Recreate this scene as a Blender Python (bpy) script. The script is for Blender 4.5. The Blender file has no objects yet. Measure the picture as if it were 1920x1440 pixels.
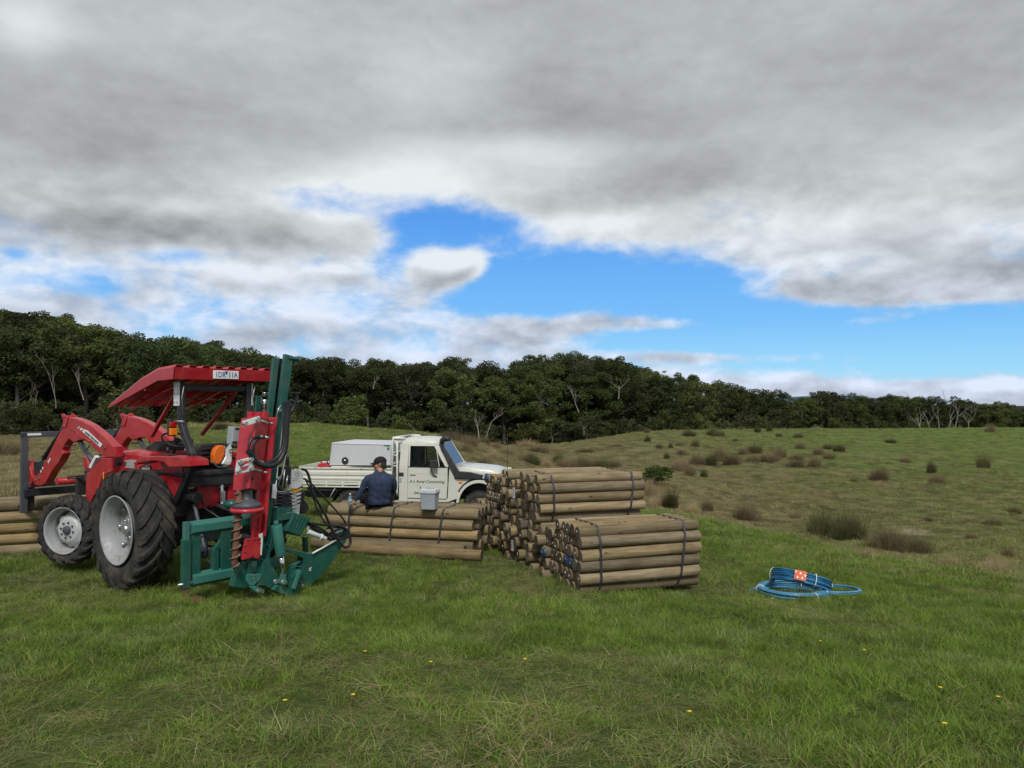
import bpy, bmesh, math, random
import numpy as np
from mathutils import Vector, Matrix, noise as mnoise
from math import sin, cos, tan, atan, atan2, radians as R_, pi, sqrt, hypot

C = bpy.context.scene.collection
SC = bpy.context.scene
RNG = random.Random(7)
NR = np.random.default_rng(11)

# ------------------------------------------------------------------ camera
PITCH = atan(35 / 1440)
CAMZ = 1.65
cd = bpy.data.cameras.new("camera")
cd.sensor_width = 36; cd.lens = 27.0; cd.clip_start = 0.1; cd.clip_end = 30000
cam = bpy.data.objects.new("camera", cd); C.objects.link(cam)
cam.location = (0, 0, CAMZ); cam.rotation_euler = (pi / 2 + PITCH, 0, 0)
SC.camera = cam
SC.view_settings.view_transform = 'Standard'
SC.view_settings.look = 'None'
SC.view_settings.exposure = 0.22
SC.view_settings.gamma = 1.0
SC.render.resolution_x = 1024; SC.render.resolution_y = 768
SC.cycles.max_bounces = 6
SC.cycles.diffuse_bounces = 3
SC.cycles.transparent_max_bounces = 6

SUN_EL, SUN_AZ = 46, 176           # azimuth from +Y clockwise: behind the viewer
sd = bpy.data.lights.new("sun", 'SUN'); sd.energy = 2.3; sd.angle = R_(14); sd.color = (1.0, .96, .9)
so = bpy.data.objects.new("sun", sd); C.objects.link(so)
sdir = Vector((sin(R_(SUN_AZ)) * cos(R_(SUN_EL)), cos(R_(SUN_AZ)) * cos(R_(SUN_EL)), sin(R_(SUN_EL))))
so.rotation_euler = sdir.to_track_quat('Z', 'Y').to_euler()

# ------------------------------------------------------------------ node helper
class NG:
    def __init__(s, tree): s.t = tree; s.n = tree.nodes; s.l = tree.links
    def new(s, typ, **kw):
        n = s.n.new(typ)
        for k, v in kw.items(): setattr(n, k, v)
        return n
    def put(s, sock, v):
        if isinstance(v, bpy.types.NodeSocket): s.l.new(v, sock)
        elif v is not None: sock.default_value = v
    def m(s, op, a, b=None, c=None, clamp=False):
        n = s.new('ShaderNodeMath', operation=op, use_clamp=clamp)
        s.put(n.inputs[0], a); s.put(n.inputs[1], b); s.put(n.inputs[2], c)
        return n.outputs[0]
    def vm(s, op, a, b=None, c=None, scale=None):
        n = s.new('ShaderNodeVectorMath', operation=op)
        s.put(n.inputs[0], a); s.put(n.inputs[1], b); s.put(n.inputs[2], c)
        if scale is not None: s.put(n.inputs[3], scale)
        return n.outputs[1] if op in ('LENGTH', 'DISTANCE', 'DOT_PRODUCT') else n.outputs[0]
    def xyz(s, x, y, z):
        n = s.new('ShaderNodeCombineXYZ')
        s.put(n.inputs[0], x); s.put(n.inputs[1], y); s.put(n.inputs[2], z); return n.outputs[0]
    def sep(s, v):
        n = s.new('ShaderNodeSeparateXYZ'); s.put(n.inputs[0], v); return n.outputs
    def noise(s, vec, scale, detail=4, rough=.5, dist=0, lac=2.0):
        n = s.new('ShaderNodeTexNoise'); s.put(n.inputs['Vector'], vec)
        n.inputs['Scale'].default_value = scale; n.inputs['Detail'].default_value = detail
        n.inputs['Roughness'].default_value = rough; n.inputs['Distortion'].default_value = dist
        n.inputs['Lacunarity'].default_value = lac
        return n.outputs[0]
    def mr(s, v, a, b, c=0, d=1, smooth=True):
        n = s.new('ShaderNodeMapRange', interpolation_type='SMOOTHSTEP' if smooth else 'LINEAR')
        s.put(n.inputs[0], v); s.put(n.inputs[1], a); s.put(n.inputs[2], b); s.put(n.inputs[3], c); s.put(n.inputs[4], d)
        return n.outputs[0]
    def mix(s, f, a, b, mode='MIX'):
        n = s.new('ShaderNodeMix', data_type='RGBA', blend_type=mode)
        s.put(n.inputs[0], f)
        s.put(n.inputs[6], a if not isinstance(a, tuple) else (*a[:3], 1))
        s.put(n.inputs[7], b if not isinstance(b, tuple) else (*b[:3], 1))
        return n.outputs[2]
    def ramp(s, f, stops):
        n = s.new('ShaderNodeValToRGB'); s.put(n.inputs[0], f)
        cr = n.color_ramp
        while len(cr.elements) < len(stops): cr.elements.new(.5)
        for e, (p, c) in zip(cr.elements, stops): e.position = p; e.color = (*c[:3], 1)
        return n.outputs[0]

# ------------------------------------------------------------------ sky
def make_world():
    w = bpy.data.worlds.new("World"); SC.world = w; w.use_nodes = True
    g = NG(w.node_tree); g.n.clear()
    out = g.new('ShaderNodeOutputWorld'); bg = g.new('ShaderNodeBackground')
    g.l.new(bg.outputs[0], out.inputs[0])
    STR = 0.1
    bg.inputs[1].default_value = STR
    sky = g.new('ShaderNodeTexSky', sky_type='NISHITA')
    sky.sun_disc = False; sky.sun_elevation = R_(SUN_EL); sky.sun_rotation = R_(SUN_AZ)
    sky.altitude = 100; sky.air_density = 1.0; sky.dust_density = .6; sky.ozone_density = 2.0
    tc = g.new('ShaderNodeTexCoord').outputs['Generated']
    d = g.vm('NORMALIZE', tc)
    x, y, z = g.sep(d)
    zc = g.m('MAXIMUM', z, 0.0)
    # angular position of the view direction in degrees: azimuth, elevation
    az = g.m('MULTIPLY', g.m('ARCTAN2', x, y), 180 / pi)
    el = g.m('MULTIPLY', g.m('ARCSINE', z), 180 / pi)
    ae = g.xyz(az, el, 0)
    # cloud plane coordinates (a flat deck overhead)
    k = g.m('DIVIDE', 1.0, g.m('ADD', zc, 0.13))
    P = g.xyz(g.m('MULTIPLY', x, k), g.m('MULTIPLY', y, k), 0)
    # warp
    wn = g.new('ShaderNodeTexNoise'); g.put(wn.inputs['Vector'], P); wn.inputs['Scale'].default_value = .9; wn.inputs['Detail'].default_value = 2
    Pw = g.vm('MULTIPLY_ADD', g.vm('SUBTRACT', wn.outputs[1], (.5, .5, .5)), (.22, .22, 0), P)
    n1 = g.noise(Pw, 1.1, 7, .47)
    n2 = g.noise(g.vm('ADD', Pw, (3.1, 7.7, 0)), .55, 3, .45)
    # puffs that keep their roundness lower down
    A = g.vm('MULTIPLY', ae, (.11, .2, 0))
    wn2 = g.new('ShaderNodeTexNoise'); g.put(wn2.inputs['Vector'], A); wn2.inputs['Scale'].default_value = 1.3; wn2.inputs['Detail'].default_value = 3
    Aw = g.vm('MULTIPLY_ADD', g.vm('SUBTRACT', wn2.outputs[1], (.5, .5, .5)), (.3, .3, 0), A)
    n3 = g.noise(Aw, 1.5, 7, .52)
    ns = g.noise(Aw, 1.3, 2.0, .45)
    n3b = g.noise(g.vm('ADD', Aw, (-.05, .17, 0)), 1.3, 2.0, .45)
    def blob(px, py, rx, ry, amp, soft=1.0):
        a = math.degrees(atan((px - 960) / 1440)); c = cos(R_(a))
        e = math.degrees(atan((755 - py) / 1440 * c))
        sx, sy = 1 / (rx / 1440 * 57.3 * c * c), 1 / (ry / 1440 * 57.3 * c)
        q = g.vm('MULTIPLY_ADD', ae, (sx, sy, 0), (-a * sx, -e * sy, 0))
        r = g.vm('LENGTH', q)
        return g.mr(r, 1.6, 0.0, 0, amp)
    acc = 0.62
    blobs = [  # openings
        (820, 425, 170, 55, -.75), (1090, 515, 210, 58, -1.05), (960, 560, 150, 50, -.85), (1290, 545, 180, 45, -.8),
        (960, 432, 60, 36, -.25), (1250, 432, 190, 26, .22), (1500, 575, 160, 34, -.4),
        (1560, 640, 420, 70, -1.15), (1880, 640, 250, 75, -1.0), (1300, 620, 260, 60, -.55), (600, 368, 95, 32, -.42),
        (735, 500, 50, 45, -.42), (320, 478, 90, 20, -.3), (185, 532, 60, 28, -.3), (20, 475, 50, 16, -.25), (760, 620, 260, 40, -.12),
        # clouds standing in them
        (832, 505, 66, 36, 1.0), (885, 490, 30, 26, .5), (470, 520, 110, 34, .35), (1240, 606, 200, 15, .5), (1000, 610, 200, 30, .45),
        (1640, 604, 230, 16, .52), (1450, 668, 330, 13, .55), (1250, 664, 120, 16, .5), (1700, 652, 60, 9, .5), (1300, 565, 40, 12, .35),
        (1440, 732, 380, 18, .52), (1800, 736, 250, 20, .56), (1280, 706, 120, 26, .5), (1470, 712, 60, 18, .5), (1860, 722, 90, 18, .5),
        (680, 440, 60, 40, .35), (1100, 330, 200, 80, .35), (1750, 330, 250, 80, .3), (1700, 545, 330, 34, .75), (430, 560, 520, 110, -.22), (560, 440, 160, 34, .22), (470, 520, 110, 28, .2), (640, 515, 60, 22, .3), (350, 420, 300, 40, .25)]
    acc = None
    for b in blobs:
        o = blob(*b); acc = o if acc is None else g.m('ADD', acc, o)
    base = g.m('ADD', acc, g.mr(el, 13, 19, .66, .92))
    lowmix = g.mr(el, 7, 15)             # 0 low, 1 high
    nz = g.m('ADD', g.m('MULTIPLY', n1, lowmix), g.m('MULTIPLY', n3, g.m('SUBTRACT', 1, lowmix)))
    nf = g.noise(Aw, 5.5, 6, .55)
    fine = g.m('MULTIPLY', g.m('SUBTRACT', nf, .5), g.mr(el, 12, 3, 1.0, 1.5))
    cov = g.m('ADD', g.m('ADD', base, g.m('MULTIPLY', fine, .55)), g.m('MULTIPLY', g.m('SUBTRACT', nz, .5), 1.5))
    alpha = g.mr(cov, -.04, .70)
    # brightness: thin rims glow, thick middles are grey
    thick = g.mr(g.m('ADD', g.m('ADD', base, g.m('MULTIPLY', g.m('SUBTRACT', nz, .5), .9)), g.m('MULTIPLY', g.m('SUBTRACT', n2, .5), .8)), .25, .95)
    hi = g.mr(el, 9.5, 17)
    relief = g.m('MULTIPLY', g.m('SUBTRACT', ns, n3b), .95)
    br_hi = g.m('ADD', g.m('MULTIPLY', g.m('SUBTRACT', 1, thick), .16), .425)
    br_lo = g.m('ADD', .51, g.m('MULTIPLY', g.m('SUBTRACT', .6, thick), g.mr(el, 5, 11, .08, .25)))
    br = g.m('ADD', g.m('MULTIPLY', br_hi, hi), g.m('MULTIPLY', br_lo, g.m('SUBTRACT', 1, hi)))
    br = g.m('ADD', br, g.m('MULTIPLY', relief, g.mr(el, 17, 9, .12, 1)))
    big = g.m('MULTIPLY', g.m('SUBTRACT', g.noise(g.vm('ADD', P, (11, 4, 0)), .7, 4, .45), .5), .30)
    br = g.m('ADD', br, g.m('MULTIPLY', big, hi))
    # named light and dark zones of the deck
    br = g.m('ADD', br, g.m('MULTIPLY', fine, g.mr(el, 20, 8, .10, .30)))
    br = g.m('ADD', br, g.m('MULTIPLY', g.m('SUBTRACT', g.noise(g.vm('ADD', Pw, (5.2, 1.7, 0)), 2.6, 5, .5), .5), g.m('MULTIPLY', hi, .26)))
    zones = None
    for b in [(230, 190, 330, 110, -.06), (1250, 180, 330, 110, -.05), (1850, 60, 260, 160, -.07), (1280, 330, 150, 45, -.05), (1000, 285, 220, 34, .18), (1250, 415, 420, 40, .13), (880, 345, 230, 34, .10), (760, 330, 160, 60, .20), (560, 380, 160, 40, .12), (1600, 440, 300, 45, .12), (420, 580, 520, 100, .07), (1080, 420, 120, 20, .12), (190, 60, 200, 60, .06), (780, 130, 150, 60, .06),
              (1780, 310, 200, 80, .10), (30, 30, 100, 60, .16), (650, 60, 330, 60, .04), (420, 420, 240, 40, -.04),
              (60, 510, 110, 40, .18), (640, 440, 80, 40, .12), (840, 480, 50, 22, .16), (450, 515, 120, 22, .14), (620, 570, 90, 30, .10), (800, 600, 60, 20, .12),
              (1500, 500, 300, 20, .1), (1450, 702, 50, 14, .3), (1860, 720, 90, 14, .28), (1640, 722, 60, 12, .2), (1330, 696, 60, 14, .2), (1500, 700, 600, 80, .05), (780, 655, 60, 14, .14), (450, 452, 230, 20, -.02), (200, 440, 160, 22, -.02), (470, 503, 110, 16, .12), (480, 545, 130, 16, -.08), (835, 482, 75, 26, .36), (60, 500, 70, 18, .16), (90, 552, 110, 14, -.08), (640, 505, 60, 12, .16), (620, 575, 70, 14, .14), (800, 592, 60, 12, .16), (700, 630, 300, 14, -.05), (345, 385, 110, 18, .12)]:
        o = blob(*b); zones = o if zones is None else g.m('ADD', zones, o)
    br = g.m('ADD', br, g.m('MULTIPLY', zones, g.m('ADD', g.m('MULTIPLY', nz, 2.6), .0)))
    br = g.m('MINIMUM', g.m('MAXIMUM', br, .25), .74)
    tint = g.mix(g.mr(el, 2, 15), (.86, .97, 1.17), (.95, 1.0, 1.02))
    cloud = g.vm('SCALE', tint, scale=g.m('MULTIPLY', br, 1 / STR))
    # the gradient of the clear sky, over the Nishita sky
    bl = g.ramp(g.mr(el, 0, 20, 0, 1, False), [(0, (.36, .66, .84)), (.12, (.24, .58, .86)), (.3, (.13, .43, .84)), (.65, (.065, .295, .77)), (1, (.04, .2, .6))])
    blue = g.mix(.86, sky.outputs[0], g.vm('SCALE', bl, scale=1 / STR))
    alpha = g.m('MAXIMUM', alpha, g.mr(el, 30, 38))
    behind = g.mr(g.m('ABSOLUTE', az), 46, 70)
    alpha = g.m('MAXIMUM', alpha, behind)
    col = g.mix(alpha, blue, cloud)
    g.l.new(col, bg.inputs[0])
    w.cycles.sampling_method = 'MANUAL'; w.cycles.sample_map_resolution = 512
make_world()

# ------------------------------------------------------------------ mesh helpers
def tag(o, label=None, cat=None, group=None, kind=None):
    if label: o['label'] = label
    if cat: o['category'] = cat
    if group: o['group'] = group
    if kind: o['kind'] = kind
    return o

def link(o, parent=None):
    C.objects.link(o)
    if parent is not None: o.parent = parent
    return o

def empty(name, loc=(0, 0, 0), rz=0, label=None, cat=None, group=None):
    o = bpy.data.objects.new(name, None); C.objects.link(o)
    o.location = loc; o.rotation_euler = (0, 0, rz); o.empty_display_size = .2
    return tag(o, label, cat, group)

class MB:
    def __init__(s): s.v = []; s.f = []; s.mi = []; s.sm = []
    def add(s, verts, faces, m=0, smooth=False):
        b = len(s.v); s.v += [tuple(p) for p in verts]
        for f in faces: s.f.append(tuple(i + b for i in f)); s.mi.append(m); s.sm.append(smooth)
        return s
    def box(s, c, d, m=0, rot=None):
        c = Vector(c); vs = []
        for i in range(8):
            p = Vector(((i & 1) - .5, (i >> 1 & 1) - .5, (i >> 2 & 1) - .5)); p = Vector((p.x * d[0], p.y * d[1], p.z * d[2]))
            if rot is not None: p = rot @ p
            vs.append(c + p)
        return s.add(vs, [(0, 2, 3, 1), (4, 5, 7, 6), (0, 1, 5, 4), (2, 6, 7, 3), (0, 4, 6, 2), (1, 3, 7, 5)], m)
    def bar(s, a, b, w, h, m=0, up=(0, 0, 1)):
        a = Vector(a); b = Vector(b); x = (b - a); L = x.length; x.normalize()
        u = Vector(up)
        if abs(u.dot(x)) > .98: u = Vector((0, 1, 0))
        y = u.cross(x).normalized(); z = x.cross(y)
        rot = Matrix((x, y, z)).transposed()
        return s.box((a + b) / 2, (L, w, h), m, rot)
    def prism(s, pts, vec, m=0):
        n = len(pts); vec = Vector(vec); P = [Vector(p) for p in pts]; Q = [p + vec for p in P]
        nrm = Vector((0, 0, 0))
        for i in range(n): nrm += P[i].cross(P[(i + 1) % n])
        if nrm.dot(vec) > 0: P, Q = Q, P
        fs = [tuple(range(n)), tuple(range(2 * n - 1, n - 1, -1))]
        fs += [(i, i + n, (i + 1) % n + n, (i + 1) % n) for i in range(n)]
        return s.add(P + Q, fs, m)
    def loft(s, rings, m=0, smooth=True, cap=True, closed=True):
        n = len(rings[0]); vs = [p for r in rings for p in r]; fs = []
        for k in range(len(rings) - 1):
            for i in range(n if closed else n - 1):
                j = (i + 1) % n
                fs.append((k * n + i, k * n + j, (k + 1) * n + j, (k + 1) * n + i))
        s.add(vs, fs, m, smooth)
        if cap:
            s.add(rings[0], [tuple(range(n - 1, -1, -1))], m); s.add(rings[-1], [tuple(range(n))], m)
        return s
    def tube(s, path, r, n=8, m=0, smooth=True, cap=True, closed=False):
        P = [Vector(p) for p in path]; N = len(P); rr = r if isinstance(r, (list, tuple)) else [r] * N
        rings = []; ref = None
        for i in range(N):
            if closed: t = P[(i + 1) % N] - P[i - 1]
            else: t = P[min(i + 1, N - 1)] - P[max(i - 1, 0)]
            if t.length < 1e-9: t = Vector((0, 0, 1))
            t.normalize()
            if ref is None: ref = Vector((0, 0, 1)) if abs(t.z) < .9 else Vector((1, 0, 0))
            a = (ref - t * ref.dot(t))
            if a.length < 1e-4: a = t.orthogonal()
            a.normalize(); ref = a; b = t.cross(a)
            rings.append([P[i] + (a * cos(2 * pi * k / n) + b * sin(2 * pi * k / n)) * rr[i] for k in range(n)])
        if closed: rings.append(rings[0]); cap = False
        return s.loft(rings, m, smooth, cap)
    def lathe(s, prof, o=(0, 0, 0), axis='X', n=40, m=0, smooth=True, a0=0, a1=2 * pi):
        """prof: list of (along axis, radius)"""
        o = Vector(o); full = abs(a1 - a0) > 6.28
        N = n if full else n + 1; rings = []
        for (t, r) in prof:
            ring = []
            for k in range(N):
                a = a0 + (a1 - a0) * k / n; c, q = cos(a) * r, sin(a) * r
                p = {'X': (t, c, q), 'Y': (q, t, c), 'Z': (c, q, t)}[axis]
                ring.append(o + Vector(p))
            rings.append(ring)
        return s.loft(rings, m, smooth, False, full)
    def build(s, name, mats, parent=None, bevel=0, seg=2, sub=0, flip=False):
        me = bpy.data.meshes.new(name); me.from_pydata(s.v, [], s.f)
        if not isinstance(mats, (list, tuple)): mats = [mats]
        for mt in mats: me.materials.append(mt)
        me.polygons.foreach_set('material_index', s.mi); me.polygons.foreach_set('use_smooth', s.sm)
        bm = bmesh.new(); bm.from_mesh(me); bmesh.ops.remove_doubles(bm, verts=bm.verts, dist=1e-5)
        bmesh.ops.recalc_face_normals(bm, faces=bm.faces); bm.to_mesh(me); bm.free()
        o = bpy.data.objects.new(name, me); link(o, parent)
        if bevel:
            b = o.modifiers.new('bevel', 'BEVEL'); b.width = bevel; b.segments = seg; b.limit_method = 'ANGLE'; b.angle_limit = R_(35)
            b.harden_normals = False
        if sub:
            b = o.modifiers.new('sub', 'SUBSURF'); b.levels = sub; b.render_levels = sub
        return o

def np_mesh(name, V, F4, mat, smooth=False, attrs=None):
    """fast mesh from numpy arrays; F4: (n,3) or (n,4)"""
    me = bpy.data.meshes.new(name); V = np.asarray(V, dtype=np.float32); F4 = np.asarray(F4, dtype=np.int32)
    k = F4.shape[1]; n = len(F4)
    me.vertices.add(len(V)); me.vertices.foreach_set('co', V.ravel())
    me.loops.add(n * k); me.loops.foreach_set('vertex_index', F4.ravel())
    me.polygons.add(n); me.polygons.foreach_set('loop_start', np.arange(0, n * k, k, dtype=np.int32))
    if smooth: me.polygons.foreach_set('use_smooth', np.ones(n, dtype=bool))
    for nm, (typ, dom, data) in (attrs or {}).items():
        a = me.attributes.new(nm, typ, dom)
        a.data.foreach_set('value' if typ == 'FLOAT' else 'vector' if typ == 'FLOAT_VECTOR' else 'value', np.asarray(data).ravel())
    me.update(calc_edges=True); me.validate()
    if mat is not None:
        for mt in (mat if isinstance(mat, (list, tuple)) else [mat]): me.materials.append(mt)
    return me

# view rays: from a spot in the photograph to a point at a given depth or on a plane
def ray(px, py):
    x = (px - 960) / 1440; y = (720 - py) / 1440
    return Vector((x, cos(PITCH) - y * sin(PITCH), sin(PITCH) + y * cos(PITCH)))
def dep(px, py, Y):
    d = ray(px, py); return Vector((0, 0, CAMZ)) + d * (Y / d.y)
class Fr:
    def __init__(s, ox, oy, oz, deg): s.o = Vector((ox, oy, oz)); s.a = R_(deg); s.c = cos(s.a); s.s = sin(s.a)
    def dl(s, a): return Vector((a[0] * s.c + a[1] * s.s, -a[0] * s.s + a[1] * s.c, a[2]))
    def loc(s, P): return s.dl(Vector(P) - s.o)
    def on(s, ax, q, c):
        O = s.loc((0, 0, CAMZ)); D = s.dl(ray(*q)); t = (c - O[ax]) / D[ax]; return O + D * t
    def x(s, q, c): return s.on(0, q, c)
    def y(s, q, c): return s.on(1, q, c)
    def z(s, q, c): return s.on(2, q, c)
    def xs(s, qs, c): return [s.on(0, q, c) for q in qs]
    def ys(s, qs, c): return [s.on(1, q, c) for q in qs]
def c1(x, y): return (x / 5.3333, 640 + y / 5.3333)
def c2(x, y): return (x / 5.3333, 860 + y / 5.3333)
def c3(x, y): return (320 + x / 5.3333, 640 + y / 5.3333)
def c4(x, y): return (320 + x / 5.3333, 880 + y / 5.3333)
def c5(x, y): return (540 + x / 4.8, 790 + y / 4.8)

def text(s, p0, xdir, up, size, mat, parent, name='lettering', bold=0.0, shear=0, depth=.002, align='LEFT', xs=1.0):
    cu = bpy.data.curves.new(name, 'FONT'); cu.body = s; cu.size = size; cu.offset = bold; cu.shear = shear; cu.align_x = align
    cu.resolution_u = 3; cu.extrude = depth / 2
    o = bpy.data.objects.new(name, cu); C.objects.link(o)
    dg = bpy.context.evaluated_depsgraph_get(); me = bpy.data.meshes.new_from_object(o.evaluated_get(dg))
    bpy.data.objects.remove(o); bpy.data.curves.remove(cu)
    x = Vector(xdir).normalized(); u = Vector(up); u = (u - x * u.dot(x)).normalized(); n = x.cross(u)
    M = Matrix.Translation(Vector(p0)) @ Matrix((x, u, n)).transposed().to_4x4() @ Matrix.Diagonal((xs, 1, 1, 1))
    me.transform(M); me.materials.clear(); me.materials.append(mat)
    o = bpy.data.objects.new(name, me); link(o, parent); return o
# ------------------------------------------------------------------ materials
def mat_new(name):
    m = bpy.data.materials.new(name); m.use_nodes = True; g = NG(m.node_tree)
    b = g.n['Principled BSDF']; return m, g, b
def paint(name, col, rough=.4, metal=0, var=.12, dirt=.25, dirtcol=(.12, .09, .055), bump=.0, scale=6, spec=.5, coat=0, rust=0, scr=0):
    m, g, b = mat_new(name)
    p = g.new('ShaderNodeTexCoord').outputs['Object']
    n = g.noise(p, scale, 5, .6); n2 = g.noise(p, scale * 5.3, 4, .65)
    c = g.mix(g.mr(n, .3, .75), tuple(x * (1 - var) for x in col), tuple(min(1, x * (1 + var)) for x in col))
    if dirt: c = g.mix(g.m('MULTIPLY', g.mr(g.m('MULTIPLY', n, g.m('ADD', n2, .5)), .46, .74), dirt), c, dirtcol)
    if rust: c = g.mix(g.m('MULTIPLY', g.mr(n2, .60, .70), rust), c, (.16, .07, .03))
    if scr: c = g.mix(g.m('MULTIPLY', g.mr(g.noise(g.vm('MULTIPLY', p, (3, 3, 14)), 9, 3, .7), .64, .7), scr), c, (.35, .36, .35))
    g.put(b.inputs['Base Color'], c)
    g.put(b.inputs['Roughness'], g.mr(n2, .3, .7, rough * .8, min(1, rough * 1.3)))
    b.inputs['Metallic'].default_value = metal; b.inputs['Specular IOR Level'].default_value = spec
    b.inputs['Coat Weight'].default_value = coat; b.inputs['Coat Roughness'].default_value = .15
    if bump:
        bn = g.new('ShaderNodeBump'); bn.inputs['Strength'].default_value = bump; bn.inputs['Distance'].default_value = .01
        g.put(bn.inputs['Height'], n2); g.l.new(bn.outputs[0], b.inputs['Normal'])
    return m
M = {}
M['red'] = paint('red_paint', (.43, .014, .026), .34, dirt=.35, dirtcol=(.30, .12, .09), coat=.3, scr=.12, rust=.12)
M['red_hammer'] = paint('red_hammer_paint', (.50, .02, .035), .40, dirt=.28, dirtcol=(.28, .10, .08), scr=.3, coat=.25)
M['green'] = paint('green_paint', (.008, .085, .064), .4, dirt=.5, dirtcol=(.07, .085, .06), rust=.35, scr=.35, coat=.15)
M['green_worn'] = paint('worn_green_paint', (.03, .17, .14), .5, dirt=.4, rust=.7, scr=.5)
M['black'] = paint('black_paint', (.018, .019, .024), .45, dirt=.3)
M['blackp'] = paint('black_plastic', (.022, .023, .026), .55, dirt=.25)
M['hose'] = paint('hose_rubber', (.014, .015, .02), .42, dirt=.15)
M['dkgrey'] = paint('dark_grey_steel', (.06, .068, .085), .5, dirt=.3, rust=.2)
M['rubber'] = paint('tyre_rubber', (.032, .032, .031), .8, dirt=.75, dirtcol=(.10, .085, .065), bump=.4, scale=4, spec=.25)
M['silver'] = paint('silver_rim', (.33, .345, .36), .58, metal=.05, dirt=.75, dirtcol=(.20, .18, .15), scale=5)
M['rimwhite'] = paint('pale_rim', (.50, .52, .53), .5, metal=.1, dirt=.6, dirtcol=(.25, .22, .18), scale=8)
M['steel'] = paint('zinc_steel', (.55, .57, .58), .32, metal=.8, dirt=.15)
M['chrome'] = paint('chrome_rod', (.75, .77, .8), .12, metal=1, dirt=0)
M['plate'] = paint('galvanised_plate', (.74, .78, .80), .4, metal=.15, dirt=.12)
M['white'] = paint('white_paint', (.72, .72, .68), .35, dirt=.15)
M['cream'] = paint('ute_cream_paint', (.62, .63, .57), .32, dirt=.22, dirtcol=(.3, .26, .16), scale=1.4, coat=.3, var=.05)
M['creamdirty'] = paint('tray_cream_paint', (.64, .645, .58), .45, dirt=.28, dirtcol=(.32, .28, .18), scale=2.2, var=.06)
M['dirtyrim'] = paint('dusty_rim', (.20, .18, .14), .6, dirt=.5)
M['boxgrey'] = paint('toolbox_panel', (.56, .58, .60), .4, dirt=.18, dirtcol=(.4, .37, .32), scale=1.0, var=.05)
M['greybox'] = paint('grey_plastic', (.32, .36, .40), .5, dirt=.12)
M['rust'] = paint('rusty_steel', (.14, .065, .04), .75, dirt=.4, dirtcol=(.22, .12, .07), bump=.5, scale=12)
M['flight'] = paint('worn_flight_steel', (.38, .27, .18), .45, metal=.5, dirt=.5, dirtcol=(.15, .08, .05), scale=20)
M['orange'] = paint('orange_plastic', (.78, .16, .01), .4, dirt=.12)
M['amber'] = paint('amber_lens', (.85, .22, .01), .12, dirt=0, coat=.6)
M['redlens'] = paint('red_lens', (.4, .01, .01), .12, dirt=0, coat=.6)
M['yellow'] = paint('yellow_sticker', (.75, .42, .03), .5, dirt=.15)
M['ink'] = paint('dark_lettering', (.02, .02, .025), .5, dirt=0)
M['inkblue'] = paint('plate_blue', (.02, .06, .28), .5, dirt=0)
M['inkred'] = paint('decal_red', (.5, .05, .06), .5, dirt=.1)
M['paper'] = paint('white_decal', (.75, .77, .78), .5, dirt=.1)
M['decalgrey'] = paint('silver_decal', (.42, .42, .43), .4, dirt=.1)
M['skin'] = paint('skin', (.36, .17, .11), .5, dirt=0, var=.1, scale=10)
M['navy'] = paint('navy_jumper', (.032, .047, .088), .9, dirt=0, var=.25, bump=.5, scale=14, spec=.2)
M['trouser'] = paint('dark_trousers', (.012, .014, .024), .9, dirt=0, spec=.2)
M['capcloth'] = paint('cap_cloth', (.018, .018, .024), .85, dirt=0, spec=.2)
M['hair'] = paint('dark_hair', (.03, .018, .012), .6, dirt=0, bump=.6, scale=40)
M['strap'] = paint('strap_band', (.035, .038, .048), .45, dirt=.4, dirtcol=(.12, .11, .1))
M['pipe'] = paint('blue_pipe', (.022, .16, .33), .35, dirt=.15, var=.3, scale=9)
M['pipe2'] = paint('pale_blue_pipe', (.06, .26, .45), .35, dirt=.2, var=.2, scale=9)
M['labelorange'] = paint('orange_label', (.78, .16, .07), .5, dirt=.05)
M['bluetape'] = paint('blue_tape', (.012, .05, .12), .5, dirt=.3)
M['tagmetal'] = paint('tag_metal', (.85, .87, .9), .25, metal=.3, dirt=0)
M['bead'] = paint('dandelion', (.85, .62, .01), .6, dirt=0)
M['bark'] = paint('dead_wood', (.25, .225, .195), .9, dirt=.6, dirtcol=(.14, .12, .1), scale=3, bump=.5)
M['trunk'] = paint('gum_trunk', (.125, .11, .09), .9, dirt=.5, dirtcol=(.05, .04, .03), scale=1.5)
def glassmat(name, col=(.02, .025, .028), rough=.06, alpha=.25):
    m, g, b = mat_new(name)
    tr = g.new('ShaderNodeBsdfTransparent'); tr.inputs[0].default_value = (.75, .8, .78, 1)
    mx = g.new('ShaderNodeMixShader'); b.inputs['Base Color'].default_value = (*col, 1); b.inputs['Roughness'].default_value = rough
    fr = g.new('ShaderNodeFresnel'); fr.inputs[0].default_value = 1.5
    g.put(mx.inputs[0], g.m('ADD', fr.outputs[0], alpha, clamp=True)); g.l.new(tr.outputs[0], mx.inputs[1]); g.l.new(b.outputs[0], mx.inputs[2])
    g.l.new(mx.outputs[0], g.n['Material Output'].inputs[0]); return m
M['glass'] = glassmat('window_glass', alpha=.08)
M['wscreen'] = glassmat('windscreen_glass', (.03, .034, .038), .12, .55)
M['bottle'] = glassmat('bottle_plastic', (.35, .5, .6), .1, .35)

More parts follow.
